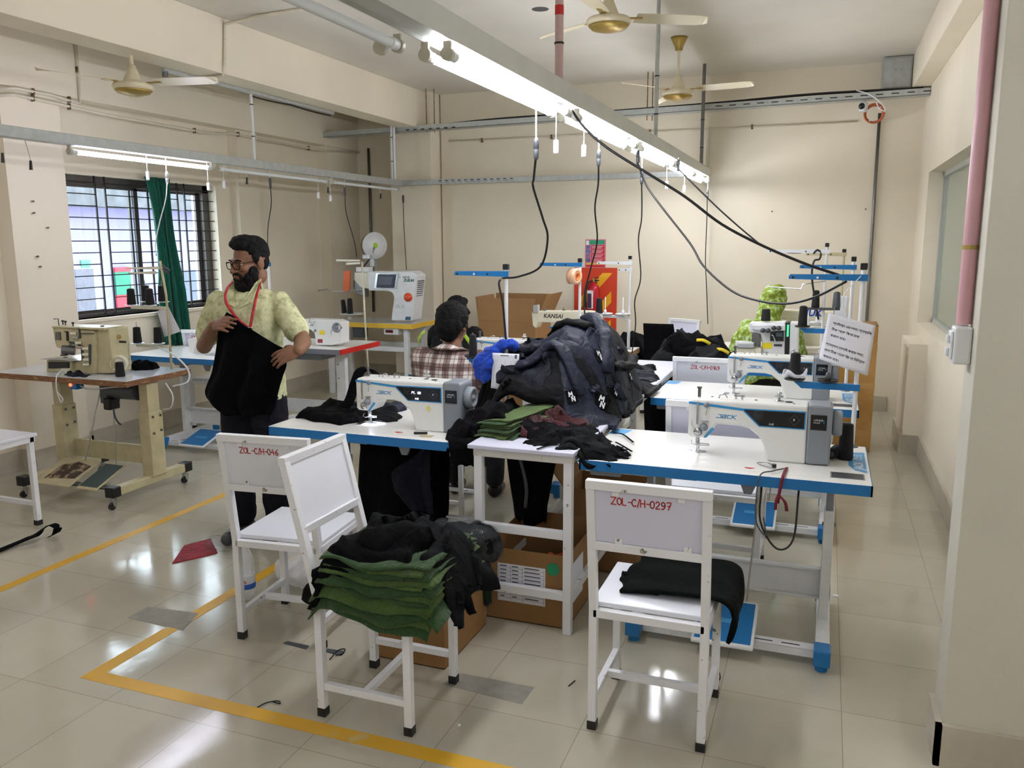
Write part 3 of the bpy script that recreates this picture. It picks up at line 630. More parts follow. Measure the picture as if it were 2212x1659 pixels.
def lockstitch(label, ox, oy, z=.76, lit=False, wheel=True, grp='white and grey lockstitch sewing machines'):
    t = thing('sewing_machine', label, 'sewing machine', (ox, oy, z), 0, grp)
    T = lambda x, y, zz: Vector((ox+x, oy+y, z+zz)); W = lambda b, n, m, p=t, bev=0: b.build(n, m, p, bev)
    yf, yb = -.065, .065
    F = lambda u, v, d: T(u, d, v)
    body = W(MB().prism(OUT, yf, yb, F), 'arm', M['jackw'], t, .009)
    W(MB().prism([(.441, .002), (.53, .004), (.534, .232), (.524, .243), (.441, .243)], yf-.004, yb+.004, F), 'motor_housing', M['grey'], t, .008)
    yy = yf-.0006
    def plate(P, n, m, par, d=.0012, o=0): return W(MB().prism(P, yy-o-d, yy-o, F), n, m, par)
    plate([(-.029, .219), (.19, .203), (.255, .142), (.433, .142), (.433, .216), (.19, .213), (-.029, .229)], 'blue_trim', M['bluelogo'], body)
    pn = plate([(.193, .2085), (.428, .2105), (.428, .1465), (.257, .1465)], 'control_panel', M['glassb'], body, .002)
    G = lambda u, v: T(u, yy-.0026, v)
    logo_jack(lambda u, v: T(.082+u, yy-.0004, .166+v), .0155, 'maker_logo', M['bluelogo'], body)
    gm = M['dsteel']
    b = MB()
    for (u, v, w, h) in ((.237, .193, .03, .011), (.237, .176, .013, .011), (.254, .176, .013, .011)):
        for q in ((u, v, w, .0008), (u, v+h, w, .0008), (u, v, .0008, h), (u+w, v, .0008, h)):
            b.add([G(q[0], q[1]), G(q[0]+q[2], q[1]), G(q[0]+q[2], q[1]+q[3]), G(q[0], q[1]+q[3])], [(0, 1, 2, 3)])
    for k in range(4):
        a0, a1 = k*math.pi/2, (k+1)*math.pi/2; c = (.39, .179); r = .022
        p0 = (c[0]+r*math.cos(a0), c[1]+r*math.sin(a0)); p1 = (c[0]+r*math.cos(a1), c[1]+r*math.sin(a1))
        b.add([G(*p0), G(*p1), G((p1[0]-c[0])*.94+c[0], (p1[1]-c[1])*.94+c[1]), G((p0[0]-c[0])*.94+c[0], (p0[1]-c[1])*.94+c[1])], [(0, 1, 2, 3)])
    b.build('key_outlines', gm, pn, fix=False)
    text('P', lambda u, v: G(.386+u, .1745+v), .013, 'printed_letter', M['wprint'], pn, bold=.0002)
    text('A4E', lambda u, v: G(.293+u, .1515+v), .012, 'printed_letter', M['led'] if lit else M['wprint'], pn)
    if lit: text('P1.  00', lambda u, v: G(.275+u, .178+v), .018, 'lit_digits', M['led'], pn, shear=.1)
    sc = W(MB().prism([(.452, .145), (.512, .145), (.512, .206), (.452, .206)], yf-.0062, yf-.004, F), 'display_plate', M['glassb'], t)
    text('14年全球', lambda u, v: T(.462+u, yf-.0066, .182+v), .009, 'printed_word', M['wprint'], sc)
    text('World', lambda u, v: T(.462+u, yf-.0066, .172+v), .009, 'printed_word', M['wprint'], sc)
    text('1', lambda u, v: T(.496+u, yf-.0066, .172+v), .022, 'printed_digit', M['bluelogo'], sc)
    W(MB().lathe([(0, 0), (.03, 0), (.034, .004), (.034, .03), (.028, .034), (.026, .03), (.012, .03), (.01, .036), (0, .036)], T(.534, 0, .165), (1, 0, 0)) if not wheel else
      MB().lathe([(0, 0), (.046, 0), (.052, .005), (.052, .03), (.045, .037), (.036, .037), (.034, .030), (.014, .030), (.012, .038), (0, .038)], T(.534, 0, .165), (1, 0, 0), 32), 'hand_wheel', M['grey'], t)
    # front fittings
    W(MB().bar(T(.008, yf-.006, .23), T(.008, yf-.006, .135), .007, .005), 'takeup_guide', M['steel'], t)
    W(MB().cyl(T(.004, .0, .237), T(.004, .0, .275), .0065).cyl(T(.004, 0, .275), T(.004, 0, .283), .010), 'presser_screw', M['dsteel'], t)
    W(MB().cyl(T(.0, 0, .078), T(0, 0, .03), .006).cyl(T(0, 0, .03), T(0, 0, .004), .0016, n=8), 'needle_bar', M['steel'], t)
    W(MB().cyl(T(.008, .004, .078), T(.008, .004, .012), .004).box(ox-.003, ox+.015, oy-.02, oy+.014, z+.003, z+.008), 'presser_foot', M['steel'], t, .001)
    W(MB().tube([T(-.02, -.01, .05), T(-.02, -.025, .04), T(.0, -.03, .036), T(.015, -.012, .04), T(.05, -.012, .04), T(.055, -.018, .036), T(.015, -.02, .034)], .002, 6), 'finger_guard', M['steel'], t)
    W(MB().lathe([(.016, 0), (.017, .004), (.012, .006), (.012, .011), (.015, .013), (.013, .018), (.005, .019), (0, .022)], T(.036, yf, .124), (0, -1, 0)), 'tension_dial', M['grey'], t)
    W(MB().lathe([(.011, 0), (.012, .004), (.006, .008), (0, .009)], T(.044, yf, .218), (0, -1, 0)), 'thread_guide_knob', M['grey'], t)
    W(MB().tube([T(.044, yf-.003, .21), T(.044, yf-.006, .19), T(.042, yf-.004, .175)], .0018, 6), 'check_spring', M['steel'], t)
    W(MB().lathe([(.016, 0), (.018, .003), (.006, .006), (0, .006)], T(.012, yf, .102), (0, -1, 0)), 'needle_clamp_disc', M['steel'], t)
    W(MB().prism([(.024, .15), (.052, .152), (.056, .147), (.028, .144)], yf-.008, yf, F), 'thread_plate', M['steel'], t)
    W(MB().tube([T(-.016, yf-.003, .155), T(-.013, yf-.005, .13), T(-.008, yf-.004, .12), T(-.001, yf-.005, .115)], .0015, 6), 'thread_hook', M['steel'], t)
    bp = W(MB().prism([(.034, .079), (.046, .078), (.079, .117), (.072, .125), (.064, .12)], yf-.004, yf+.001, F), 'reverse_buttons', M['lblue'], t, .002)
    # top fittings
    zt = .2385
    W(MB().tube([T(.085, 0, zt), T(.09, -.01, zt+.014), T(.11, -.012, zt+.02), T(.118, 0, zt+.004)], .003, 6), 'winder_arm', M['steel'], t)
    W(MB().box(ox+.148, ox+.19, oy-.012, oy-.004, z+zt+.012, z+zt+.018).cyl(T(.155, -.008, zt), T(.155, -.008, zt+.022), .004, n=8).cyl(T(.18, -.008, zt), T(.18, -.008, zt+.018), .004, n=8), 'bobbin_winder', M['steel'], t)
    W(MB().lathe([(.018, 0), (.016, .003), (.005, .006), (.005, .012), (.016, .016), (.017, .02), (.006, .024), (.01, .03), (.01, .036), (0, .038)], T(.325, .01, zt)), 'winder_post', M['steel'], t)
    for u, v, r in ((.365, .0, .015), (.055, .02, .006), (.235, .0, .006), (.385, -.03, .004)): W(MB().cyl(T(u, v, zt-.001), T(u, v, zt+.0012), r), 'oil_cap', M['black'], t)
    W(MB().box(ox-.045, ox+.065, oy-.075, oy+.07, z-.0008, z+.0012), 'needle_plate', M['steel'] if False else M['lamin'], t)
    W(MB().lathe([(.022, 0), (.022, .0008), (0, .001)], T(.02, 0, .0013)), 'throat_disc', M['steel'], t)
    W(MB().box(ox-.05, ox-.02, oy-.05, oy+.02, z+.0012, z+.002), 'slide_plate', M['steel'], t)
    return t
lockstitch('white and grey lockstitch machine with lit display and sewing lamp on the left blue table', -2.084, 3.505, lit=True)
lockstitch('white and grey lockstitch machine on the nearest right-hand blue table', -.474, 3.488)
lockstitch('white and grey lockstitch machine on the farther right-hand blue table', -.471, 4.93)
_m = [o for o in bpy.data.objects if o.name == 'sewing_machine'][0]; _x, _z = -1.722, .872
MB().prism([(_x-.014, _z), (_x, _z-.016), (_x+.014, _z), (_x, _z+.016)], 3.4386, 3.4396).build('yellow_sticker', mat('pale_yellow_sticker', (214, 206, 120), .6), _m)
# needle lamp of the running machine
l = bpy.data.lights.new('needle_lamp', 'SPOT'); l.energy = 6; l.color = (.8, .85, 1); l.spot_size = 1.5; l.spot_blend = .6; l.shadow_soft_size = .01
lo = bpy.data.objects.new('needle_lamp', l); COL.objects.link(lo); lo.location = (-2.065, 3.50, .836)
MB().cyl((-2.065, 3.5, .837), (-2.065, 3.5, .845), .008, n=12).build('sewing_lamp', tube_mat('sewing_lamp_lens', (220, 225, 255), 60), [o for o in bpy.data.objects if o.name == 'sewing_machine'][0])
tg = [o for o in bpy.data.objects if o.name == 'sewing_machine'][0]; lo.parent = tg; lo.location = Vector((-2.065, 3.50, .836))-tg.location
# ------------------------------------------------------------------ spool cones and thread stands
def cone(label, x, y, z, h=.12, r=.032, grp='black thread cones', lay=None, m='thread'):
    t = thing('thread_cone', label, 'thread spool', (x, y, z), 0, grp)
    A = Vector((0, 0, 1)) if lay is None else Vector(lay); c = Vector((x, y, z))
    MB().lathe([(r*.93, .001), (r, .006), (r, .008), (r*.8, h*.9), (r*.79, h*.905), (r*.74, h*.925), (r*.73, h*.926), (r*.3, h*.93)], c, A, 20).build('wound_thread', M[m], t)
    MB().lathe([(r*.55, h*.9), (r*.5, h*.955), (r*.5, h*.957), (r*.2, h*.96)], c, A, 14).build('cone_tip', M['dgrey'], t)
    return t
def disc(mb, x, y, z, r=.045): mb.lathe([(.006, .0), (r*.9, .002), (r, .008), (r*.99, .011), (r*.85, .005), (.006, .004)], (x, y, z), (0, 0, 1), 28)
def stand(label, x, y, zb, ztop, arm_x, arm_z=None, mid=None, m='blue', pole='white', pins=(), r=.0095, grp='thread stands', lab=None, second=None):
    t = thing('thread_stand', label, 'thread stand', (x, y, zb), 0, grp)
    MB().cyl((x, y, zb), (x, y, ztop), r).build('pole', M[pole], t)
    MB().lathe([(.026, 0), (.026, .003), (.013, .007), (.012, .012)], (x, y, zb)).build('pole_base', M['dsteel'], t)
    MB().box(x-.014, x+.014, y-.014, y+.014, ztop, ztop+.028).build('pole_cap', M['black'], t, .003)
    az = arm_z or ztop-.022
    s = 1 if arm_x > 0 else -1
    def arm(zz, dx, nm_, mm):
        s = 1 if dx > 0 else -1
        P = [(s*.016, 0), (s*.016, .03), (-dx*0+dx, .024), (dx+s*.006, .018), (dx+s*.006, .006), (dx, .0)]
        P = [(-s*.018, 0), (-s*.018, .028), (dx, .026), (dx+s*.006, .018), (dx+s*.006, .006)]
        f = lambda u, v, d: Vector((x+u, y+d, zz+v))
        o = MB().prism(P, -.016, -.013, f).build(nm_, mm, t)
        b = MB().prism([(p[0], .0) for p in ()] or [(-s*.018, .025), (-s*.018, .028), (dx, .026), (dx, .023)], -.013, .012, f).build(nm_+'_flange', mm, o)
        for k in (.35, .62, .96):
            MB().cyl((x+dx*k, y-.0175, zz+.013), (x+dx*k, y-.015, zz+.013), .0055, n=12).build('thread_eyelet', M['black'] if k != .62 else M['wprint'], o)
        return o
    arm(az, arm_x, 'upper_arm', M[m])
    if second: arm(second[0], second[1], 'second_arm', M[m])
    if mid:
        zz, dx = mid; s = 1 if dx > 0 else -1
        f = lambda u, v, d: Vector((x+u, y+d, zz+v))
        MB().prism([(-s*.016, 0), (-s*.016, .028), (dx+s*.02, .028), (dx, .012), (dx+s*-.012, 0)], -.015, .012, f).build('spool_arm', M[m], t, .002)
        for q in pins:
            b = MB(); disc(b, x+q, y, zz+.032); b.build('spool_tray', M['black'], t)
            MB().cyl((x+q, y, zz+.028), (x+q, y, zz+.16), .0025, n=8).build('spool_pin', M['steel'], t)
            MB().lathe([(.014, .0), (.012, .02), (.007, .035), (.004, .036)], (x+q, y, zz+.038)).build('pin_base', M['dgrey'], t)
    return t
yB = 3.80; xb = .150
stand('blue and white thread stand on the nearest right-hand table with a lettered sheet tied on', xb, yB, .76, 1.525, -.292, 1.478, mid=(1.008, -.235), pins=(-.272+.02, -.115))
cone('black thread cone standing in white cloth on the nearest stand', xb-.252, yB, 1.044, .125, .026)
tw = MB(); tw.loft([[Vector((xb-.252+r_*math.cos(a), yB+r_*math.sin(a), 1.044+z_+h_*math.sin(3*a+1)+h_*.6*math.sin(5*a))) for a in np.linspace(0, 2*math.pi, 41)[:-1]] for r_, z_, h_ in ((.018, .03, .0), (.03, .006, .002), (.046, .018, .009), (.052, .03, .012))], caps=False)
o = tw.build('white_rag', mat('white_rag_cloth', (214, 216, 224), .8, 0, .05)); so = o.modifiers.new('t', 'SOLIDIFY'); so.thickness = .003; tag(o, 'white rag crumpled round the cone foot on the nearest right-hand stand', 'rag')
yC = 5.24
stand('blue and white thread stand on the farther right-hand table', .150, yC, .76, 1.525, -.29, 1.478, mid=(1.10, -.26), pins=(-.262, -.09))
cone('black thread cone on the thread stand of the farther right-hand table', -.112, yC, 1.138, .13, .027)
stand('blue and white thread stand rising from the black cloth heap with a cable along it', -1.49, 3.87, .76, 1.51, -.27, 1.475, mid=(1.03, -.2), pins=(-.185,))
cone('black thread cone in front of the plaid shirt', -1.675, 3.87, 1.066, .12, .022)
cone('tall black thread cone upright beside the nearest right-hand machine', .118, 3.565, .76, .16, .031)
cone('black thread cone lying on its side by the nearest right-hand machine', .088, 3.60, .786, .09, .026, lay=(-.3, -.9, 0))
stand('blue and white thread stand behind the heap with a hanging tape roll', -1.575, 5.5, .76, 1.505, -.28, 1.475, mid=(1.03, -.2), pins=())
# ------------------------------------------------------------------ long white table in the middle
t = thing('work_table', 'long narrow white table carrying the clothes heap between the sewing tables', 'table', (-1.15, 4.5, 0))
WX0, WX1, WY_0, WY_1, WZ = -1.385, -.915, 3.125, 5.86, .80
tp = MB().box(WX0, WX1, WY_0, WY_1, WZ-.018, WZ).build('tabletop', M['lav'], t, .003)
M['chipedge'] = patchy('chipped_white_edge', (224, 222, 216), (176, 150, 118), .6, 14, .5, .03)
b = MB()
for y in (WY_0+.035, WY_1-.05): b.bar((WX0+.02, y, WZ-.035), (WX1-.01, y, WZ-.035), .035, .035)
for x in (WX0+.04, WX1-.03): b.bar((x, WY_0+.03, WZ-.035), (x, WY_1-.03, WZ-.035), .035, .035)
b.build('top_frame', M['chipedge'], t, .002)
for y in (WY_0+.035, 4.4, WY_1-.05):
    for x in (WX0+.04, WX1-.03): MB().bar((x, y, 0), (x, y, WZ-.05), .036, .036).build('leg', M['chair'], t, .002)
for y, zz in ((WY_0+.035, .435), (WY_0+.035, .165), (WY_1-.05, .165)): MB().bar((WX0+.058, y, zz), (WX1-.048, y, zz-.0), .03, .036).build('rail', M['chair'], t, .002)
for x in (WX0+.04, WX1-.03): MB().bar((x, WY_0+.055, .165), (x, 4.38, .165), .03, .034).build('rail', M['chair'], t, .002)
# ------------------------------------------------------------------ helpers: outlines set out at a real depth
def slab(name, P, cv, y0, y1, m, par, bev=.006):
    Q = [cv(*p) for p in P]; zm = par.location.z+.0008 if par.parent is None else -9
    for q_ in Q: q_.z = max(q_.z, zm)
    return MB().prism([(q.x, q.z) for q in Q], y0, y1).build(name, m, par, bev)
def conv(ox, oy, s, Y): return lambda a, b: aty(ox+a/s, oy+b/s, Y)
# ------------------------------------------------------------------ beige old machine station by the window
M['wood'] = patchy('worn_plywood_edge', (122, 82, 50), (176, 140, 96), .6, 18, .6, .05, stretch=(1, 1, 5))
M['gltop'] = mat('glossy_grey_white_top', (214, 220, 226), .12, 0, .05, 4)
t = thing('sewing_table', 'wood-edged sewing table on beige steel legs with castors', 'sewing table', (-4.6, 4.15, 0))
tx0, tx1, ty0, ty1, tz = -5.2, -4.03, 3.88, 4.45, .80
tp = MB().box(tx0, tx1, ty0, ty1, tz-.038, tz-.002).build('tabletop', M['wood'], t, .003)
MB().box(tx0+.003, tx1-.003, ty0+.003, ty1-.003, tz-.002, tz).build('laminate_surface', M['gltop'], tp)
for px_ in (-4.86, -4.10):
    MB().box(px_-.045, px_+.045, 4.07, 4.19, .13, tz-.24).build('post', M['cream'], t, .006)
    MB().box(px_-.035, px_+.035, 4.08, 4.18, tz-.26, tz-.038).build('height_slide', M['cream'], t, .004)
    fo = MB().box(px_-.03, px_+.03, 3.78, 4.40, .085, .14).build('foot_bar', M['cream'], t, .005)
    for y in (3.77, 4.40):
        MB().box(px_-.034, px_+.034, y-.03, y+.04, .08, .146).build('foot_cap', M['black'], fo, .006)
        c = MB(); c.cyl((px_, y, .08), (px_, y, .06), .012); c.prism([(-.02, .065), (.02, .065), (.012, .02), (-.008, .02)], -.014, .014, lambda u, v, d: (px_+d, y+u, v)); c.build('castor_fork', M['steel'], fo)
        MB().cyl((px_-.01, y-.012, .022), (px_+.01, y-.012, .022), .022, n=18).build('castor_wheel', M['black'], fo)
    for (yy, zz) in ((4.10, .53), (4.165, .53), (4.10, .42), (4.165, .43)): MB().cyl((px_+.045, yy, zz), (px_+.052, yy, zz), .008, n=10).build('bolt', M['dsteel'], t)
MB().box(-4.815, -4.145, 4.15, 4.165, .19, .315).build('cross_beam', M['cream'], t, .003)
MB().bar((-4.83, 3.86, .10), (-4.13, 3.86, .10), .05, .012, up=(0, 0, 1)).build('pedal_rail', M['dgrey'], t)
for (xa, xb, mm, nm_) in ((-4.82, -4.50, 'cream', 'pedal'), (-4.44, -4.27, 'cream', 'pedal')):
    f = lambda u, v, d, xa=xa: Vector((xa+u, 3.80+v*.93, .10+v*.36+d))
    pd = MB().prism([(0, 0), (xb-xa, 0), (xb-xa, .28), (0, .28)], -.01, 0, f).build(nm_, M['cream'], t, .004)
    w_ = xb-xa
    if w_ > .2: MB().prism([(.05, .05), (w_-.03, .08), (w_-.02, .22), (w_*.5, .25), (.06, .2)], 0, .001, f).build('worn_pad', patchy('worn_brown_pad', (70, 56, 46), (170, 150, 118), .55, 16, .8, .05), pd)
    else: MB().prism([(.01, .02), (w_-.01, .02), (w_-.01, .26), (.01, .26)], 0, .003, f).build('rubber_pad', mat('dark_green_rubber', (60, 76, 72), .6), pd)
MB().cyl((-4.34, 4.04, .20), (-4.38, 4.1, .66), .004, n=8).build('pedal_rod', M['steel'], t)
MB().cyl((-4.62, 4.05, .20), (-4.46, 4.1, .74), .005, n=8).build('pedal_rod', M['steel'], t)
mo = MB().cyl((-4.40, 4.12, .69), (-4.17, 4.12, .69), .06, n=20).box(-4.46, -4.40, 4.07, 4.18, .60, .76).build('motor', M['dgrey'], t, .004)
MB().box(-4.42, -4.36, 4.05, 4.14, .56, .64).build('clutch_lever', M['black'], t, .01)
sw = MB().box(-4.55, -4.49, 3.92, 3.98, .715, .762).build('switch_box', M['blue'], t, .003)
MB().cyl((-4.535, 3.918, .745), (-4.535, 3.914, .745), .011, n=10).build('red_lamp', mat('red_lamp_lens', (255, 60, 30), .4, emit=5), sw)
MB().tube([(-4.5, 3.95, .74), (-4.4, 3.94, .72), (-4.25, 3.98, .735), (-4.2, 4.1, .72)], .004, 6, 4).build('cable', M['white'], t)
MB().tube([(-4.38, 4.1, .62), (-4.36, 4.08, .54), (-4.33, 4.07, .49), (-4.32, 4.09, .46)], .006, 6, 4).build('cable', M['dgrey'], t)
# the machine head
t = thing('sewing_machine', 'old beige flatbed coverstitch machine with a row of tension knobs', 'sewing machine', (-4.6, 4.1, .8))
K = conv(80, 660, 7.9, 4.04)
slab('arm', [(262, 365), (960, 430), (985, 470), (1000, 930), (985, 1185), (640, 1190), (640, 960), (790, 930), (780, 700), (600, 620), (540, 690), (450, 760), (330, 712), (300, 620)], K, 4.04, 4.16, M['cream'], t, .006)
slab('top_cover', [(262, 352), (1165, 380), (1165, 425), (262, 372)], K, 4.03, 4.20, M['cream'], t, .004)
slab('column', [(975, 430), (1185, 400), (1240, 900), (1255, 1165), (985, 1190), (985, 700)], K, 4.06, 4.22, M['cream'], t, .008)
bed = slab('bed', [(205, 930), (630, 940), (640, 1195), (205, 1160)], K, 4.02, 4.13, M['cream'], t, .004)
slab('bed_plate', [(110, 905), (560, 925), (640, 940), (780, 930), (520, 870), (330, 880)], K, 4.0, 4.15, M['steel'], t, .002)
slab('looper_opening', [(250, 950), (600, 955), (600, 1060), (250, 1065)], K, 4.012, 4.022, M['black'], bed, .002)
slab('looper_cover', [(480, 1060), (620, 1060), (625, 1160), (470, 1150)], K, 4.005, 4.02, M['ivory'], bed, .004)
slab('window', [(325, 450), (405, 450), (415, 590), (325, 585)], K, 4.032, 4.042, M['dsteel'], t, .002)
slab('slot_cover', [(470, 435), (540, 440), (545, 605), (520, 600), (515, 465)], K, 4.03, 4.04, M['black'], t, .001)
for nm_, P_ in (('groove_shade', [(560, 610), (700, 640), (790, 700), (800, 930), (775, 930), (765, 720), (690, 660), (560, 640)]), ('thread_channel', [(715, 370), (735, 370), (760, 560), (740, 560)]), ('thread_channel', [(895, 660), (925, 660), (925, 1000), (905, 1000)]), ('tension_bracket', [(770, 470), (975, 470), (975, 485), (770, 485)])): slab(nm_, P_, K, 4.03, 4.042, M['dgrey'], t, .001)  # the first dark strip paints in the shade of a groove
c = K(1270, 1010)
MB().lathe([(.0, -.04), (.052, -.04), (.056, .0), (.05, .02), (.044, .022), (.042, .01), (.018, .01), (.016, .026), (0, .026)], (c.x, 4.10, c.z), (.55, -.83, 0), 28).build('hand_wheel', M['ivory'], t)
c = K(590, 770); MB().cyl((c.x+.02, 4.05, c.z), (c.x-.04, 4.0, c.z+.01), .03).build('needle_clamp_drum', M['dsteel'], t)
c = K(455, 800); MB().box(c.x-.003, c.x+.003, 4.05, 4.056, c.z-.02, c.z+.03).box(c.x-.022, c.x+.014, 4.03, 4.06, c.z-.022, c.z-.014).build('presser_foot', M['black'], t)
for i, (a, b_) in enumerate(((660, 478), (690, 548), (745, 635), (770, 712), (865, 730), (865, 830), (875, 920), (875, 1005))):
    c = K(a, b_); mm = M['ivory'] if i not in (1, 3) else mat('aged_knob', (176, 178, 168) if i == 1 else (180, 150, 126), .4)
    MB().lathe([(.0, 0), (.011, 0), (.012, .004), (.009, .01), (.009, .03), (.011, .034), (.006, .038), (0, .038)], (c.x+.012, 4.035, c.z), (-.8, -.6, 0), 14).build('tension_knob', mm, t)
for (a, b_) in ((355, 275), (400, 285), (530, 310)):
    c = K(a, b_+60); MB().cyl((c.x, 4.08, c.z), (c.x, 4.08, c.z+.022), .004).lathe([(.009, .02), (.009, .028), (0, .03)], (c.x, 4.08, c.z)).build('top_screw', M['black'], t)
c = K(310, 345); MB().tube([(c.x+.01, 4.06, c.z), (c.x+.01, 4.06, c.z+.045), (c.x-.02, 4.05, c.z+.043)], .003, 6).build('thread_guide', M['black'], t)
c = K(985, 360); MB().cyl((c.x, 4.1, c.z-.01), (c.x, 4.1, c.z+.002), .012).build('oil_cap', patchy('brown_cap', (110, 60, 40), (90, 50, 36)), t)
c = K(1230, 645); MB().box(c.x, c.x+.055, 4.12, 4.13, c.z-.006, c.z+.008).build('lift_lever', M['black'], t, .002)
c = K(1385, 660); MB().tube([(c.x, 4.125, c.z), (c.x+.008, 4.125, c.z-.015), (c.x-.006, 4.125, c.z-.025), (c.x-.004, 4.12, c.z-.15)], .0018, 6, 3).build('lift_chain', M['steel'], t)
c = K(1210, 560); MB().cyl((c.x, 4.13, c.z), (c.x+.006, 4.125, c.z), .016, n=16).build('maker_badge', patchy('brass_badge', (170, 140, 80), (110, 60, 40)), t)
# stand of the beige machine
t = thing('thread_stand', 'cream metal thread stand with two trays of black cones behind the beige machine', 'thread stand', (-4.17, 4.36, .8))
px_, py_ = -4.13, 4.38
MB().tube([(px_, py_, .80), (px_+.0, py_, 1.3), (px_-.03, py_, 1.53)], .008).build('pole', M['cream'], t)
for z, xe in ((.945, -.28), (1.205, -.30)):
    MB().prism([(0, 0), (0, .022), (xe, .022), (xe-.01, .008), (xe, 0)], -.012, .0, lambda u, v, d: (px_+u, py_+d, z+v)).build('tray_arm', M['ivory'], t, .002)
for k, (x, y, z) in enumerate(((-4.35, 4.32, .972), (-4.21, 4.36, .972), (-4.355, 4.30, 1.232), (-4.225, 4.33, 1.232), (-4.385, 4.46, 1.245), (-4.25, 4.47, 1.245))):
    MB().lathe([(.004, 0), (.042, .002), (.046, .006), (.038, .004), (.004, .003)], (x, y, z)).build('spool_tray', M['white'], t)
    MB().cyl((x, y, z), (x, y, z+.15), .002, n=6).build('spool_pin', M['steel'], t)
    cone(['black thread cone on the lower left tray of the cream stand', 'black thread cone on the lower right tray of the cream stand', 'black thread cone front left on the upper tray of the cream stand', 'black thread cone front right on the upper tray of the cream stand',
          'black thread cone behind left on the upper tray of the cream stand', 'black thread cone behind right on the upper tray of the cream stand'][k], x, y, z+.007, .115, .029, 'cones on the cream stand')
for z, xe, dy in ((1.475, -.29, -.02), (1.445, -.24, -.05)):
    MB().prism([(0, 0), (0, .02), (xe, .008), (xe, .0)], -.004, .0, lambda u, v, d: (px_-.02+u, py_+dy+d, z+v)).build('upper_arm', M['ivory'], t, .001)
MB().tube([(px_+.0, py_-.015, 1.50), (px_+.03, py_-.01, 1.48), (px_+.05, py_-.01, 1.47), (px_+.03, py_-.01, 1.455), (px_, py_-.012, 1.48)], .007, 8, 5).build('tied_cable', M['dgrey'], t)
pp = [aty(340, 672, 4.40), aty(362, 660, 4.40), aty(390, 716, 4.40), aty(355, 728, 4.40)]
tag(MB().add([pp[0], pp[1], pp[2], pp[3]]+[p+Vector((0, .0015, 0)) for p in pp], [(0, 1, 2, 3), (7, 6, 5, 4), (0, 4, 5, 1), (1, 5, 6, 2), (2, 6, 7, 3), (3, 7, 4, 0)]).build('paper_sheet', M['paper']), 'sheet of paper pinned to the cream thread stand by the curtain', 'paper')
cone('black thread cone standing on the wood-edged table beside the beige machine', -4.225, 4.03, .80, .10, .03)
# ------------------------------------------------------------------ red-edged table and its machine
t = thing('sewing_table', 'white sewing table with red end edge behind the man', 'sewing table', (-4.2, 6.15, 0))
hx0, hx1, hy0, hy1, hz = -4.85, -3.68, 5.76, 6.40, .78
tp = MB().box(hx0, hx1, hy0, hy1, hz-.04, hz).build('tabletop', M['lamin'], t, .003)
MB().box(hx1, hx1+.012, hy0, hy1, hz-.042, hz+.001).build('red_edge', M['red'], tp, .002)
M['gst'] = mat('grey_measure_strip', (120, 122, 132), .35)
s_ = MB().box(hx0, hx1, hy0-.012, hy0, hz-.042, hz+.001).build('front_strip', M['gst'], tp, .002)
MB().box(hx0+.3, hx1-.25, hy0+.1, hy0+.36, hz-.115, hz-.04).build('motor_cover', M['grey'], t, .01)
for p in (-4.55, -3.83):
    MB().box(p-.045, p+.045, 6.0, 6.05, .04, hz-.04).build('post', M['white'], t, .003)
    MB().box(p-.03, p+.03, 5.78, 6.34, .02, .07).build('foot_bar', M['white'], t, .003)
    for zz in (.62, .5): MB().cyl((p-.02, 5.998, zz), (p-.02, 5.994, zz), .006, n=8).build('bolt', M['dsteel'], t)
MB().box(-4.51, -3.87, 6.02, 6.035, .17, .29).build('cross_beam', M['white'], t, .002)
MB().cyl((-4.22, 5.86, .66), (-4.36, 5.82, .50), .008, n=8).build('knee_rod', M['ivory'], t)
MB().lathe([(.022, -.005), (.034, -.005), (.036, 0), (.034, .006), (.022, .006), (.022, -.005)], (-4.345, 5.80, .52), (.1, -1, .1), 20).build('knee_pad', M['black'], t)
t = thing('sewing_machine', 'white lockstitch machine with yellow label on the red-edged table', 'sewing machine', (-4.2, 6.0, .78))
K = conv(620, 480, 3.95, 5.98)
body = slab('arm', [(60, 860), (180, 822), (440, 832), (490, 852), (490, 1030), (400, 1045), (275, 1042), (262, 945), (230, 912), (120, 905), (70, 1000), (40, 1000)], K, 5.93, 6.06, M['jackw'], t, .008)
c = K(455, 893); MB().lathe([(.0, -.03), (.04, -.03), (.044, 0), (.036, .012), (.03, .01), (.028, .004), (.012, .004), (.01, .014), (0, .014)], (c.x, 5.93, c.z), (0.3, -.95, 0), 28).build('hand_wheel', M['grey'], t)
slab('yellow_label', [(305, 918), (348, 918), (348, 955), (305, 955)], K, 5.929, 5.93, mat('yellow_label', (236, 214, 40), .5), body, 0)
slab('switch_plate', [(363, 910), (402, 910), (402, 965), (363, 965)], K, 5.925, 5.93, M['white'], body, .001)
slab('maker_badge', [(290, 992), (332, 992), (332, 1024), (290, 1024)], K, 5.929, 5.93, mat('maroon_badge', (150, 50, 60), .5), body, 0)
c = K(270, 920); MB().lathe([(.012, 0), (.012, .01), (.006, .014), (0, .014)], (c.x, 5.93, c.z), (0, -1, 0)).build('tension_dial', M['grey'], t)
for (a, b_) in ((228, 848), (268, 848)): c = K(a, b_); MB().tube([(c.x, 5.93, c.z+.03), (c.x-.005, 5.92, c.z+.01), (c.x+.002, 5.92, c.z-.01)], .003, 6).build('thread_guide', M['steel'], t)
c = K(240, 868); MB().ball((c.x, 5.925, c.z), (.022, .006, .01)).build('takeup_cover', M['steel'], t)
t = thing('thread_stand', 'blue-topped stand pole behind the man wearing glasses', 'thread stand', (-4.33, 5.62, .76))
c = aty(580, 575, 5.62)
MB().cyl((c.x, 5.62, .76), (c.x, 5.62, c.z+.03), .010).build('pole', M['white'], t)
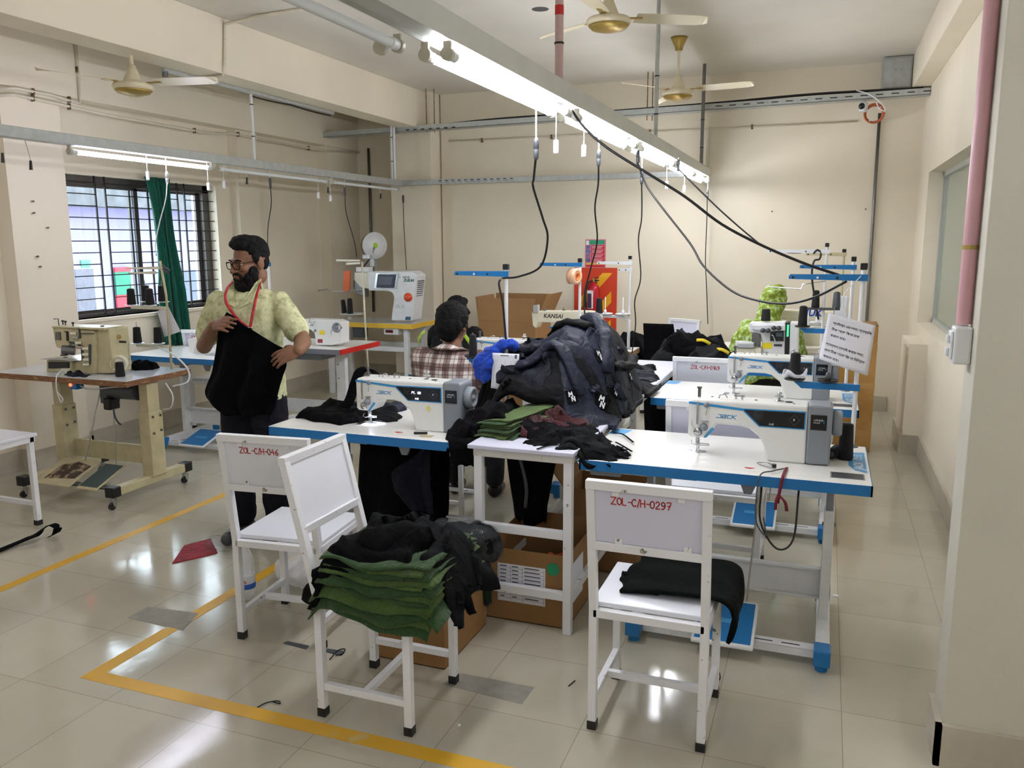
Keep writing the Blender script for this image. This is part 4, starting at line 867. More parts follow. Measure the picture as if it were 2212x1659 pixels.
MB().box(c.x-.06, c.x+.016, 5.605, 5.635, c.z-.0, c.z+.03).build('upper_arm', M['blue'], t, .002)
# machine under the man's arm on the window table
t = thing('sewing_machine', 'white lockstitch machine on the blue table under the window, half behind the man', 'sewing machine', (-4.5, 5.4, .76))
K = conv(0, 350, 4.02, 5.33)
slab('arm', [(1665, 1535), (1720, 1520), (2000, 1525), (2000, 1690), (1900, 1690), (1890, 1580), (1735, 1580), (1720, 1660), (1680, 1640)], K, 5.28, 5.40, M['jackw'], t, .006)
MB().box(-4.62, -4.45, 5.26, 5.40, .7605, .763).build('bed_plate', M['steel'], t)
# ------------------------------------------------------------------ yellow-edged table with the big automatic machine
t = thing('sewing_table', 'yellow-edged white table carrying the large automatic machine', 'sewing table', (-4.5, 7.95, 0))
ix0, ix1, iy0, iy1, iz = -5.15, -4.01, 7.66, 8.22, .80
tp = MB().box(ix0, ix1, iy0, iy1, iz-.05, iz).build('tabletop', M['gltop'], t, .003)
b = MB(); b.box(ix0-.002, ix1+.002, iy0-.003, iy0, iz-.051, iz-.001); b.box(ix1, ix1+.003, iy0-.002, iy1, iz-.051, iz-.001); b.build('edge_band', mat('yellow_edge_band', (232, 190, 60), .4), tp)
for x in (ix0+.1, ix1-.1):
    for y in (iy0+.08, iy1-.08): MB().bar((x, y, 0), (x, y, iz-.05), .05, .05).build('leg', M['white'], t, .002)
for y in (iy0+.08, iy1-.08): MB().bar((ix0+.1, y, .52), (ix1-.1, y, .52), .03, .05).build('rail', M['white'], t)
cb = MB().box(-4.35, -4.18, iy0+.02, iy0+.12, iz-.12, iz-.05).build('control_box', M['white'], t, .004); MB().box(-4.33, -4.24, iy0+.017, iy0+.02, iz-.10, iz-.07).build('red_display', mat('dark_red_display', (90, 26, 24), .3), cb)
MB().box(-4.75, -4.62, iy0+.05, iy0+.15, iz-.17, iz-.05).build('motor_box', M['dgrey'], t, .004)
t = thing('automatic_machine', 'large white automatic attaching machine with touch screen and red stop button', 'sewing machine', (-4.3, 7.9, .8))
K = conv(680, 530, 8.508, 7.74)
body = slab('housing', [(960, 480), (1765, 474), (1865, 545), (1785, 1385), (1400, 1385), (1450, 960), (1425, 880), (1340, 842), (985, 832), (968, 700)], K, 7.74, 7.97, M['white'], t, .012)
sp = slab('screen_plate', [(1130, 510), (1540, 520), (1500, 800), (1095, 790)], K, 7.733, 7.74, M['steel'], body, .001)
s2 = slab('screen_frame', [(1170, 530), (1495, 532), (1460, 782), (1140, 778)], K, 7.725, 7.733, mat('navy_screen_frame', (40, 48, 66), .3), sp, .001)
slab('touch_screen', [(1205, 575), (1445, 578), (1418, 725), (1180, 722)], K, 7.722, 7.725, mat('grey_screen', (112, 116, 130), .1), s2, 0)
c = K(1718, 955); MB().lathe([(.0, 0), (.046, 0), (.046, .012), (.028, .014), (.024, .03), (.028, .036), (.022, .042), (0, .042)], (c.x, 7.74, c.z), (0, -1, 0)).build('stop_button', mat('orange_red_button', (226, 84, 40), .3), t)
c = K(1555, 605); brush('1 A 1 6/2-02', lambda u, v: Vector((c.x+u, 7.7395, c.z+v)), .022, .020, .09, 'painted_code', M['black'], body)
c2 = K(1630, 665); text('ZUSUN', lambda u, v: Vector((c2.x+u, 7.7395, c2.z+v)), .036, 'maker_name', mat('green_print', (20, 90, 60), .5, 0, 0), body, shear=.3, bold=.002)
c3 = K(1490, 1145); brush('ZOL 02', lambda u, v: Vector((c3.x+u, 7.7395, c3.z+v)), .028, .028, .04, 'pencil_mark', M['dsteel'], body)
slab('label_plate', [(1670, 1310), (1765, 1312), (1760, 1375), (1662, 1372)], K, 7.738, 7.74, mat('teal_plate', (50, 90, 110), .4), body, 0)
xs_ = K(1790, 900).x
b = MB()
for k in range(9):
    z = 1.06+k*.022; b.box(xs_+.012+.004*k, xs_+.02+.004*k, 7.79, 7.93, z, z+.010)
b.build('vent_slats', M['dgrey'], body)
slab('head', [(690, 500), (960, 500), (985, 810), (800, 770), (690, 640)], K, 7.78, 7.92, M['ivory'], t, .004)
slab('head_box', [(700, 400), (930, 405), (930, 495), (700, 490)], K, 7.80, 7.90, M['white'], t, .004)
slab('guide_plate', [(530, 470), (648, 470), (630, 860), (512, 855)], K, 7.74, 7.76, mat('orange_guide_plate', (222, 104, 44), .4), t, .002)
slab('needle_unit', [(650, 640), (870, 690), (880, 960), (700, 900), (650, 760)], K, 7.80, 7.88, M['dsteel'], t, .01)
slab('back_plate', [(870, 180), (885, 180), (960, 300), (950, 400), (870, 400)], K, 7.9, 7.91, M['galv'], t, .001)
slab('power_socket', [(770, 178), (885, 180), (885, 250), (765, 245)], K, 7.86, 7.89, M['white'], t, .002)
MB().tube([K(60, 830), K(230, 808), K(262, 845), K(440, 850), K(870, 815)], .006, 8).build('thread_boom', M['steel'], t)
# reel behind the machine
t = thing('tape_reel', 'white disc reel of brown tape above the automatic machine', 'tape reel', (-4.64, 8.05, 1.6))
A = Vector((.80, -.60, 0)); c = Vector((-4.64, 8.05, 1.61))
MB().lathe([(0, 0), (.145, 0), (.145, .004), (0, .004)], c, A, 36).build('disc', M['white'], t)
MB().lathe([(0, -.06), (.138, -.06), (.138, -.002), (0, -.002)], c, A, 36).build('brown_tape', patchy('brown_tape_roll', (120, 98, 78), (150, 126, 100), .5, 30), t)
MB().ball(c+A*.012, (.03, .02, .03)).build('hub_clip', mat('lime_clip', (170, 210, 60), .5), t)
MB().ribbon([c+A*.02, c+A*.03+Vector((-.06, 0, -.12)), Vector((-4.72, 7.9, 1.36))], .025, .004).build('blue_strap', mat('navy_strap', (22, 34, 80), .7), t)
MB().bar((-4.66, 8.1, 1.28), c, .012, .012).build('reel_arm', M['galv'], t)
t = thing('thread_stand', 'cream thread stand with a wide tray in front of the automatic machine', 'thread stand', (-4.5, 7.6, 0))
K = conv(680, 530, 8.508, 7.56)
p = K(920, 1240); MB().tube([(p.x+.03, 7.56, .0), (p.x, 7.56, .8), K(870, 300)], .010).build('pole', M['ivory'], t)
slab('upper_arm', [(400, 258), (840, 262), (840, 296), (400, 296)], K, 7.55, 7.56, M['ivory'], t, .002)
slab('second_arm', [(590, 318), (850, 305), (850, 345), (590, 358)], K, 7.54, 7.55, M['ivory'], t, .002)
p = K(640, 1270); MB().lathe([(.02, -.05), (.02, -.01), (.0, -.01)], p).lathe([(.01, 0), (.13, .006), (.135, .012), (.12, .012), (.01, .008)], (p.x+.03, 7.56, p.z)).build('wide_tray', M['white'], t)
cone('tall thin black thread cone leaning on the wide cream tray', K(545, 1235).x, 7.56, p.z+.012, .15, .028, lay=(-.1, 0, 1))
cone('black thread cone upright on the wide cream tray', K(678, 1200).x, 7.53, p.z+.012, .17, .031)
# ------------------------------------------------------------------ tables and machines beyond the heap
sewing_table('blue-edged white sewing table in front of the man in the plaid shirt', -2.62, -1.43, 4.95, 5.56, rail=False, pedal=False)
lockstitch('white and grey lockstitch machine in front of the man in the plaid shirt', -2.20, 5.20)
sewing_table('white sewing table behind the clothes heap carrying the cream machine', -2.7, -1.44, 6.58, 7.15, edge='card', cap='white', rail=False, pedal=False, decal=False, grp='plain-edged sewing tables', pans=False)
t = thing('sewing_machine', 'cream multi-needle machine behind the navy clothes heap', 'sewing machine', (-2.0, 6.8, .76))
K = conv(1000, 480, 3.95, 6.80)
body = slab('arm', [(603, 765), (680, 755), (1075, 756), (1180, 775), (1180, 1110), (1000, 1110), (1000, 850), (660, 850), (640, 900), (615, 880)], K, 6.74, 6.88, M['ivory'], t, .008)
slab('tension_block', [(622, 705), (662, 700), (664, 765), (625, 768)], K, 6.72, 6.78, M['galv'], t, .003)
MB().box(-2.30, -1.8, 6.72, 6.9, .762, .80).build('bed', M['ivory'], t, .004)
text('KANSAI', lambda u, v: Vector((K(705, 810).x+u, 6.7392, K(705, 810).z+v)), .05, 'maker_name', M['black'], body, shear=.2, bold=.001)
for a, b_ in ((700, 745), (862, 742), (930, 770)): c = K(a, b_); MB().lathe([(.012, 0), (.014, .01), (.004, .014), (.004, .03), (0, .03)], (c.x, 6.8, c.z-.01)).build('top_screw', M['dsteel'], t)
cone('black thread cone at the left end of the cream machine', K(697, 900).x, 6.66, .93, .13, .036) if False else None
t = stand('white thread stand with round trays behind the heap in front of the red board', -1.50, 6.72, .76, 1.50, -.27, 1.455, m='white', pole='white', mid=None, second=(1.40, -.09))
MB().tube([(-1.50, 6.72, .76), (-1.50, 6.715, 1.0), (-1.56, 6.71, 1.03), (-1.72, 6.71, 1.03)], .013).build('tray_arm', M['white'], t)
for x in (-1.55, -1.70): b = MB(); disc(b, x, 6.71, 1.045, .065); b.build('spool_tray', M['white'], t); MB().lathe([(.014, .0), (.009, .035), (.003, .036), (.003, .14)], (x, 6.71, 1.05)).build('spool_pin', M['white'], t)
cone('black thread cone in front of the red and yellow striped board', -1.76, 6.74, 1.045, .14, .03)
MB().bar((-1.66, 6.71, .76), (-1.66, 6.71, 1.04), .01, .01)
# carton by the back wall, open
def carton(label, x0, x1, y0, y1, z0, z1, flaps=(), m='card', group=None, th=.005, lab=None, inner=None):
    t = thing('cardboard_box', label, 'cardboard box', ((x0+x1)/2, (y0+y1)/2, z0), 0, group); b = MB()
    b.box(x0, x1, y0, y0+th, z0, z1); b.box(x0, x1, y1-th, y1, z0, z1); b.box(x0, x0+th, y0+th, y1-th, z0, z1); b.box(x1-th, x1, y0+th, y1-th, z0, z1); b.box(x0, x1, y0, y1, z0, z0+th)
    b.build('box_body', M[m], t, .001)
    for s, L, a in flaps:
        u = math.cos(a)*L; v = math.sin(a)*L
        if s == 'r': q = [(x1, y0, z1), (x1, y1, z1), (x1+u, y1, z1+v), (x1+u, y0, z1+v)]
        if s == 'l': q = [(x0, y0, z1), (x0, y1, z1), (x0-u, y1, z1+v), (x0-u, y0, z1+v)]
        if s == 'b': q = [(x0, y1, z1), (x1, y1, z1), (x1, y1+u, z1+v), (x0, y1+u, z1+v)]
        if s == 'f': q = [(x0, y0, z1), (x1, y0, z1), (x1, y0-u, z1+v), (x0, y0-u, z1+v)]
        q = [Vector(p) for p in q]; n = (q[1]-q[0]).cross(q[2]-q[1]).normalized()*th
        MB().add(q+[p+n for p in q], [(0, 1, 2, 3), (7, 6, 5, 4), (0, 4, 5, 1), (1, 5, 6, 2), (2, 6, 7, 3), (3, 7, 4, 0)]).build('flap', M[m], t)
    return t
carton('tall open brown cardboard box with raised flaps by the back wall', -3.27, -2.66, 7.70, 8.20, 0, .86, (('f', .23, math.pi/2), ('r', .3, 1.15), ('l', .24, 1.45), ('b', .25, 1.6)))
bx = carton('tall taped brown carton standing in the back right corner', .10, .405, 6.9, 7.25, 0, 1.0)
bx.children[0].data.materials[0] = patchy('shiny_taped_carton', (176, 128, 66), (192, 148, 84), .5, 5, .35, .1)
for z in (.12, .50, .80): MB().box(.098, .407, 6.898, 6.9, z, z+.05).build('brown_tape', mat('brown_packing_tape', (196, 152, 96), .2), bx)
MB().box(.10, .405, 6.9, 7.25, .995, 1.0).build('lid', M['card'], bx)
# ------------------------------------------------------------------ right back stations
sewing_table('blue-edged table with the overlock machine in the right back', -1.13, .12, 5.92, 6.34, rail=False, pedal=False, decal=False, pans=False)
t = thing('overlock_machine', 'white overlock machine with black side strip, green light and four dark knobs', 'sewing machine', (-.3, 6.1, .76))
K = conv(1580, 600, 7.9, 6.06)
body = slab('body', [(305, 775), (700, 770), (925, 760), (925, 1400), (520, 1400), (520, 1100), (490, 960), (305, 930)], K, 6.06, 6.20, M['white'], t, .008)
slab('side_strip', [(925, 765), (1000, 765), (985, 1400), (900, 1400)], K, 6.055, 6.20, M['black'], t, .003)
slab('green_light', [(950, 800), (985, 800), (975, 1000), (942, 1005)], K, 6.05, 6.056, mat('green_strip_light', (60, 200, 130), .3, emit=.8), t, 0)
slab('motor_cover', [(1000, 765), (1150, 770), (1140, 1400), (985, 1400)], K, 6.05, 6.20, M['white'], t, .01)
slab('top_block', [(360, 800), (920, 800), (920, 895), (560, 900), (470, 890), (360, 870)], K, 6.03, 6.06, M['white'], body, .004)
for a, b_ in ((545, 890), (633, 892), (725, 850), (815, 850)): c = K(a, b_); MB().lathe([(.0, 0), (.016, 0), (.017, .01), (.012, .014), (.012, .02), (0, .02)], (c.x, 6.03, c.z), (0, -1, 0)).build('tension_knob', M['dgrey'], t)
pn = slab('screen_panel', [(668, 920), (893, 905), (890, 1080), (660, 1075)], K, 6.045, 6.06, M['black'], body, .002)
slab('screen', [(765, 935), (870, 932), (868, 1000), (765, 1000)], K, 6.043, 6.045, mat('teal_screen', (70, 96, 104), .2), pn, 0)
MB().tube([K(690, 960)+Vector((0, -.03, 0)), K(720, 990)+Vector((0, -.03, 0)), K(752, 1070)+Vector((0, -.03, 0))], .005).build('lever', M['steel'], t)
slab('yellow_label', [(530, 1112), (692, 1112), (692, 1205), (530, 1205)], K, 6.055, 6.06, mat('yellow_warning_label', (240, 220, 30), .5), body, 0)
slab('logo_plate', [(725, 1130), (865, 1132), (865, 1172), (725, 1170)], K, 6.056, 6.06, M['dgrey'], body, 0)
slab('needle_unit', [(350, 930), (500, 960), (500, 1180), (350, 1150)], K, 6.03, 6.09, M['dsteel'], t, .008)
slab('cloth_plate', [(130, 1090), (400, 1090), (395, 1180), (95, 1170)], K, 5.98, 6.08, M['galv'], t, .006)
slab('lower_base', [(105, 1185), (520, 1190), (520, 1400), (105, 1400)], K, 6.0, 6.1, M['ivory'], t, .004)
cone('navy thread cone on top of the overlock machine', K(575, 700).x, 6.13, K(575, 752).z, .09, .034, m='thread')
t = stand('white thread stand with high arm at the right rear behind the lettered sheet', .0, 6.34, .76, 1.60, -.40, 1.555, m='white')
MB().tube([(0, 6.33, 1.36), (-.15, 6.32, 1.335), (-.16, 6.32, 1.30), (-.4, 6.32, 1.315)], .004, 6).build('thread_boom', M['steel'], t)
MB().box(-.13, .11, 6.31, 6.35, 1.155, 1.17).build('spool_arm', M['dgrey'], t, .002)
cone('black thread cone left on the high rear stand', -.055, 6.33, 1.17, .13, .028)
cone('grey thread cone right on the high rear stand', .085, 6.33, 1.17, .12, .028, m='dgrey')
t = stand('thin beige thread stand in the right back corner', .12, 6.62, 0, 1.555, -.26, 1.53, m='cream', pole='cream', r=.008)
sewing_table('sewing table by the right wall behind the person in the green scarf', -.80, .06, 6.98, 7.5, edge='lamin', cap='white', rail=False, pedal=False, decal=False, pans=False, grp='plain-edged sewing tables')
t = thing('sewing_machine', 'cream flatbed machine with blue maker name behind the green scarf', 'sewing machine', (-.3, 7.2, .76))
K = conv(1380, 520, 3.95, 7.1)
body = slab('arm', [(1100, 590), (1200, 590), (1540, 605), (1680, 612), (1680, 900), (1400, 900), (1395, 760), (1330, 690), (1200, 670), (1180, 720), (1100, 720)], K, 7.1, 7.24, M['ivory'], t, .01)
text('JUKI', lambda u, v: Vector((K(1420, 640).x+u, 7.098, K(1420, 640).z+v)), .075, 'maker_name', mat('deep_blue_print', (30, 70, 170), .4, 0, 0), body, shear=.2, bold=.003)
t = thing('thread_stand', 'low white tray rack with two round trays beside the cream right-hand machine', 'thread stand', (-.02, 6.5, .76))
MB().cyl((.03, 6.46, .0), (.03, 6.46, 1.0), .009).build('pole', M['white'], t); t.location = (.03, 6.46, 0)
for a, b_ in ((1440, 745), (1560, 735), (1520, 705)): c = aty(1380+a/3.95, 520+b_/3.95, 6.46); k = MB(); disc(k, c.x, 6.46, c.z, .055); k.build('spool_tray', M['white'], t); MB().lathe([(.016, 0), (.01, .04), (.003, .041), (.003, .12)], (c.x, 6.46, c.z+.004)).build('spool_pin', M['white'], t)
# ------------------------------------------------------------------ people
SKIN = mat('brown_skin', (130, 92, 70), .5, 0, .12, 30, .12, 200, spec=.35)
HAIR = mat('black_hair', (9, 8, 9), .7, 0, .3, 60, .9, 90, spec=.2)
def bake(mb, name, m, par, vox=.006, it=6, disp=0, dsc=.08, fac=.6):
    o = mb.build(name, m, None); r = o.modifiers.new('r', 'REMESH'); r.mode = 'VOXEL'; r.voxel_size = vox; r.use_smooth_shade = True
    if it: s = o.modifiers.new('s', 'SMOOTH'); s.iterations = it; s.factor = fac
    if disp:
        tx = bpy.data.textures.new('cl', 'CLOUDS'); tx.noise_scale = dsc; tx.noise_depth = 3
        d = o.modifiers.new('d', 'DISPLACE'); d.texture = tx; d.strength = disp; d.mid_level = .5; d.texture_coords = 'LOCAL'
    dg = bpy.context.evaluated_depsgraph_get(); dg.update(); me = bpy.data.meshes.new_from_object(o.evaluated_get(dg))
    bpy.data.objects.remove(o)
    Mi = chain(par).inverted() if par is not None else Matrix.Identity(4)
    me.transform(Mi); me.materials.clear(); me.materials.append(m); me.polygons.foreach_set('use_smooth', [True]*len(me.polygons)); me.polygons.foreach_set('material_index', [0]*len(me.polygons))
    me.name = name; ob = bpy.data.objects.new(name, me); COL.objects.link(ob)
    if par is not None: ob.parent = par
    return ob
def limb(b, P, R, k=5, n=14):
    P = [Vector(p) for p in P]; b.tube(P, list(R), n, k if len(P) > 2 else 0)
    b.ball(P[0], R[0], 14); b.ball(P[-1], R[-1], 14); return b
def ell(b, c, r, M_=None): return b.ball(c, r, 20, M_)
def basis(fwd, up=(0, 0, 1)):
    f = Vector(fwd).normalized(); x = f.cross(Vector(up)).normalized(); return Matrix((x, f, x.cross(f))).transposed()      # columns: right, forward, up
def head(b, c, fwd, up=(0, 0, 1), s=1):
    """c = centre of the skull"""
    B = basis(fwd, up); g = lambda x, y, z: Vector(c)+B @ Vector((x*s, y*s, z*s)); E_ = lambda p, r: ell(b, g(*p), tuple(q*s for q in r), B)
    E_((0, -.012, .028), (.074, .094, .088)); E_((0, .018, -.02), (.064, .075, .085)); E_((0, .045, -.075), (.044, .045, .036))
    E_((0, .035, -.05), (.058, .05, .05)); E_((0, .078, .018), (.052, .02, .014))
    for q in (-1, 1): E_((q*.038, .062, -.02), (.024, .026, .022)); E_((q*.077, -.008, -.008), (.010, .02, .032)); E_((q*.03, .083, .001), (.015, .01, .009))
    limb(b, [g(0, .09, .008), g(0, .104, -.012), g(0, .112, -.03)], [.008*s, .009*s, .013*s]); E_((.011, .1, -.032), (.008, .01, .008)); E_((-.011, .1, -.032), (.008, .01, .008))
    E_((0, .092, -.054), (.024, .012, .006)); E_((0, .09, -.066), (.021, .012, .007)); E_((0, .082, -.092), (.02, .014, .014))
    return g, B
def hand(b, w, d, nrm, curl=.5, side=1, s=1, spread=.10, thumb=.6):
    """w wrist, d finger direction, nrm back-of-hand normal, side=+1 thumb towards d x nrm"""
    d = Vector(d).normalized(); nn = Vector(nrm); nn = (nn-d*nn.dot(d)).normalized(); x = d.cross(nn).normalized()*side
    B = Matrix((x, d, nn)).transposed(); g = lambda u, v, z: Vector(w)+B @ Vector((u*s, v*s, z*s))
    ell(b, g(0, .045, 0), (.040*s, .05*s, .015*s), B); ell(b, g(.0, .07, -.001), (.040*s, .026*s, .013*s), B)
    L = [.078, .086, .08, .062]
    for i in range(4):
        u = .031-.0205*i; p = g(u, .085-.004*(i == 3)-.002*(i == 0), 0); a = -.1; P = [g(u*.8, .06, 0), p]; ang = 0
        fd = (d+x*(spread*(1.5-i)/1.5)).normalized()
        for j, q in enumerate((.42, .32, .26)):
            ang += curl*(.75, 1.0, .7)[j]
            p = p+(fd*math.cos(ang)-nn*math.sin(ang))*L[i]*q*s; P.append(p)
        limb(b, P, [.0095*s, .0092*s, .0085*s, .0078*s, .0068*s], 3, 10)
    P = [g(.02, .02, -.004), g(.042, .045, -.012), g(.052+.012*(1-thumb), .072, -.022-.008*thumb), g(.050-.012*thumb, .098, -.03-.008*thumb)]
    limb(b, P, [.013*s, .012*s, .010*s, .008*s], 3, 10)
def torso_rings(b, base, yaw, R, n=28):
    cs, sn = math.cos(yaw), math.sin(yaw); rings = []
    for (z, rx, ry, dx, dy) in R:
        ring = []
        for i in range(n):
            a = 2*math.pi*i/n; x = rx*math.copysign(abs(math.cos(a))**.85, math.cos(a))+dx; y = ry*math.copysign(abs(math.sin(a))**.85, math.sin(a))+dy
            ring.append(Vector((base.x+cs*x-sn*y, base.y+sn*x+cs*y, base.z+z)))
        rings.append(ring)
    b.loft(rings); return b
# --- bearded man
def shirt_mat(name, c1, c2, c3):
    m, t, p = nm(name); tc = t.nodes.new('ShaderNodeTexCoord'); n = t.nodes.new('ShaderNodeTexNoise'); n.inputs['Scale'].default_value = 22; n.inputs['Detail'].default_value = 6; n.inputs['Roughness'].default_value = .7
    t.links.new(tc.outputs['Object'], n.inputs['Vector']); r = t.nodes.new('ShaderNodeValToRGB'); e = r.color_ramp.elements
    e[0].position = .38; e[0].color = lin(c1); e[1].position = .62; e[1].color = lin(c3); q = e.new(.5); q.color = lin(c2)
    t.links.new(n.outputs['Fac'], r.inputs[0]); t.links.new(r.outputs[0], p.inputs['Base Color']); p.inputs['Roughness'].default_value = .8; return m
MAN = Vector((-2.93, 3.70, 0)); yaw = .22
man = thing('person', 'standing bearded person in glasses and pale green shirt holding up a black cloth', 'person', MAN)
loc = lambda x, y, z: MAN+Vector((math.cos(yaw)*x-math.sin(yaw)*y, math.sin(yaw)*x+math.cos(yaw)*y, z))
hc = aty(541, 566, 3.72)
fwd = Vector((-.33, -.93, -.15))
b = MB()
g, HB = head(b, hc, fwd, (0, 0, 1), 1.06)
limb(b, [loc(0, .02, 1.36), loc(-.0, .01, 1.44), hc+Vector((.012, .03, -.07))], [.062, .058, .058])
torso_rings(b, MAN, yaw, [(.86, .15, .105, 0, 0), (1.0, .145, .10, 0, 0), (1.2, .165, .105, 0, .0), (1.31, .165, .09, 0, .01), (1.39, .09, .06, 0, .02)])
shL, shR = loc(.175, .01, 1.335), loc(-.175, .01, 1.335)
elR = aty(441, 748, 3.68); wrR = aty(462, 702, 3.44); elL = aty(655, 738, 3.66); wrL = aty(646, 757, 3.43)
limb(b, [shR, (shR+elR)/2+Vector((-.01, 0, 0)), elR], [.046, .045, .042]); limb(b, [elR, (elR+wrR)/2, wrR], [.043, .038, .027])
limb(b, [shL, (shL+elL)/2+Vector((.01, 0, 0)), elL], [.046, .045, .042]); limb(b, [elL, (elL+wrL)/2, wrL], [.043, .040, .028])
hand(b, wrR, (.86, -.35, .12), (-.25, -.75, .55), .26, -1, 1.0, .08, .7)
hand(b, wrL, (-.86, -.30, -.32), (.15, -.8, .45), .30, 1, 1.02, .10, .7)
for s_ in (-1, 1): limb(b, [loc(s_*.085, 0, .86), loc(s_*.095, -.01, .48), loc(s_*.10, .01, .09)], [.085, .06, .042]); limb(b, [loc(s_*.10, .02, .05), loc(s_*.115, -.14, .04)], [.035, .03])
bake(b, 'body', SKIN, man, .0042, 3)
# hair, beard
b = MB(); G = lambda x, y, z: g(x, y, z)
def E2(b, p, r): ell(b, g(*p), tuple(q*1.06 for q in r), HB)
E2(b, (0, -.022, .052), (.080, .088, .080)); E2(b, (0, .05, .098), (.062, .038, .030)); E2(b, (0, .02, .108), (.068, .06, .034)); E2(b, (0, -.045, .008), (.068, .052, .066)); E2(b, (-.03, .062, .095), (.045, .03, .024))
for s_ in (-1, 1): E2(b, (s_*.072, .008, .03), (.010, .022, .04))
bake(b, 'hair', HAIR, man, .005, 2, .014, .018)
b = MB()
E2(b, (0, .058, -.105), (.050, .048, .045)); E2(b, (0, .05, -.145), (.040, .040, .045)); E2(b, (0, .06, -.085), (.055, .032, .020))
for s_ in (-1, 1): E2(b, (s_*.060, .032, -.055), (.015, .028, .042)); E2(b, (s_*.048, .05, -.075), (.022, .03, .035)); limb(b, [g(s_*.004, .103, -.043), g(s_*.028, .092, -.052), g(s_*.034, .085, -.07)], [.006, .007, .008])
bake(b, 'beard', HAIR, man, .004, 1, .012, .014)
for s_ in (-1, 1):
    e_ = ell(MB(), g(s_*.031, .077, .002), (.013, .012, .012)).build('eye', mat('eye_white', (210, 200, 190), .3, 0, 0), man)
    ell(MB(), g(s_*.031, .0895, .001), (.0055, .0025, .0055), HB).build('iris', M['black'], e_)
    limb(MB(), [g(s_*.015, .097, .021), g(s_*.034, .096, .025), g(s_*.052, .082, .02)], [.003, .0045, .003]).build('eyebrow', HAIR, man)
ell(MB(), g(0, .101, -.060), (.020, .006, .006), HB).build('lips', mat('lips', (120, 66, 56), .5), man)
b = MB()
for s_ in (-1, 1):
    c = (s_*.034, .108, -.002); P = [g(c[0]+dx*.027, c[1]-abs(c[0]+dx*.027)*.12, c[2]+dz*.018) for dx, dz in ((-1, .9), (-.4, 1), (.6, 1), (1, .7), (.95, -.3), (.6, -1), (-.5, -1), (-.95, -.4), (-1, .9))]
    b.tube(P, .0022, 6)
    b.tube([g(s_*.062, .1, .010), g(s_*.076, .06, .010), g(s_*.083, -.01, .006), g(s_*.082, -.02, -.008)], .0022, 6)
b.tube([g(-.008, .108, .004), g(0, .112, .007), g(.008, .108, .004)], .002, 6)
b.build('glasses', mat('black_frame', (8, 8, 9), .6, 0, 0, spec=.1), man)
b = MB()
torso_rings(b, MAN, yaw, [(.80, .185, .135, 0, 0), (.90, .18, .13, 0, 0), (1.05, .175, .125, 0, 0), (1.20, .185, .13, 0, 0), (1.30, .195, .118, 0, .005), (1.355, .175, .10, 0, .015), (1.39, .12, .075, 0, .03), (1.40, .085, .055, 0, .04)])
for sh, el, t_ in ((shR, elR, .74), (shL, elL, .72)):
    m_ = sh.lerp(el, t_); limb(b, [sh+Vector((0, 0, -.005)), sh.lerp(el, .35), m_], [.062, .066, .068])
SH = bake(b, 'shirt', shirt_mat('mottled_pale_green_shirt', (158, 162, 118), (196, 197, 152), (210, 209, 168)), man, .007, 5, .014, .07)
cc = loc(0, .015, 1.455)
b = MB()
for s_ in (-1, 1):
    b.add([cc+Vector((0, 0, 0))+p for p in (loc(s_*.012, -.125, 1.31)-cc, loc(s_*.075, -.115, 1.34)-cc, loc(s_*.082, .0, 1.455)-cc, loc(s_*.062, -.02, 1.44)-cc)], [(0, 1, 2, 3)])
    b.add([loc(s_*.08, .01, 1.465), loc(s_*.05, .085, 1.485), loc(0, .09, 1.49), loc(0, .105, 1.42), loc(s_*.075, .075, 1.415), loc(s_*.09, .0, 1.40)], [(0, 1, 2, 3, 4, 5)])
o = b.build('collar', SH.data.materials[0], SH); so = o.modifiers.new('t', 'SOLIDIFY'); so.thickness = .006
b = MB(); b.prism([(-.055, 0), (.055, 0), (.055, .12), (-.055, .12)], 0, .004, lambda u, v, d: loc(.085+u*.95, -.133-d+u*.15, 1.10+v)); b.build('pocket', SH.data.materials[0], SH, .001)
for k in range(5): MB().cyl(loc(.005, -.136, 1.33-k*.085), loc(.005, -.142, 1.33-k*.085), .006, n=10).build('button', M['ivory'], SH)
# lanyard
M['lany'] = patchy('red_lanyard', (176, 34, 44), (206, 60, 66), .5, 40, .6)
MB().ribbon([loc(-.05, .07, 1.46), loc(-.075, -.05, 1.425), loc(-.065, -.122, 1.35), loc(.0, -.146, 1.26), loc(.07, -.150, 1.20)], .018, .002, (0, -1, .2), 6).build('lanyard_strap', M['lany'], man)
MB().ribbon([loc(.06, .07, 1.46), loc(.09, -.04, 1.42), loc(.10, -.122, 1.34), loc(.09, -.148, 1.26), loc(.078, -.152, 1.205)], .018, .002, (0, -1, .2), 6).build('lanyard_strap', M['lany'], man)
MB().box(-.014, .014, -.004, .004, -.03, .02, Matrix.Translation(loc(.078, -.154, 1.19))).build('lanyard_clip', M['steel'], man, .003)
b = MB(); torso_rings(b, MAN, yaw, [(.74, .16, .12, 0, 0), (.88, .16, .115, 0, 0), (.98, .155, .11, 0, 0)])
for s_ in (-1, 1): limb(b, [loc(s_*.085, 0, .80), loc(s_*.10, -.01, .45), loc(s_*.105, .01, .12)], [.108, .085, .072])
bake(b, 'trousers', fabric('navy_trousers', (17, 18, 28), .85, .2, sheen=0), man, .009, 5, .02, .09)
for s_ in (-1, 1):
    limb(MB(), [loc(s_*.10, .05, .045), loc(s_*.11, -.06, .042), loc(s_*.12, -.17, .034)], [.042, .044, .034]).build('shoe', M['black'], man)
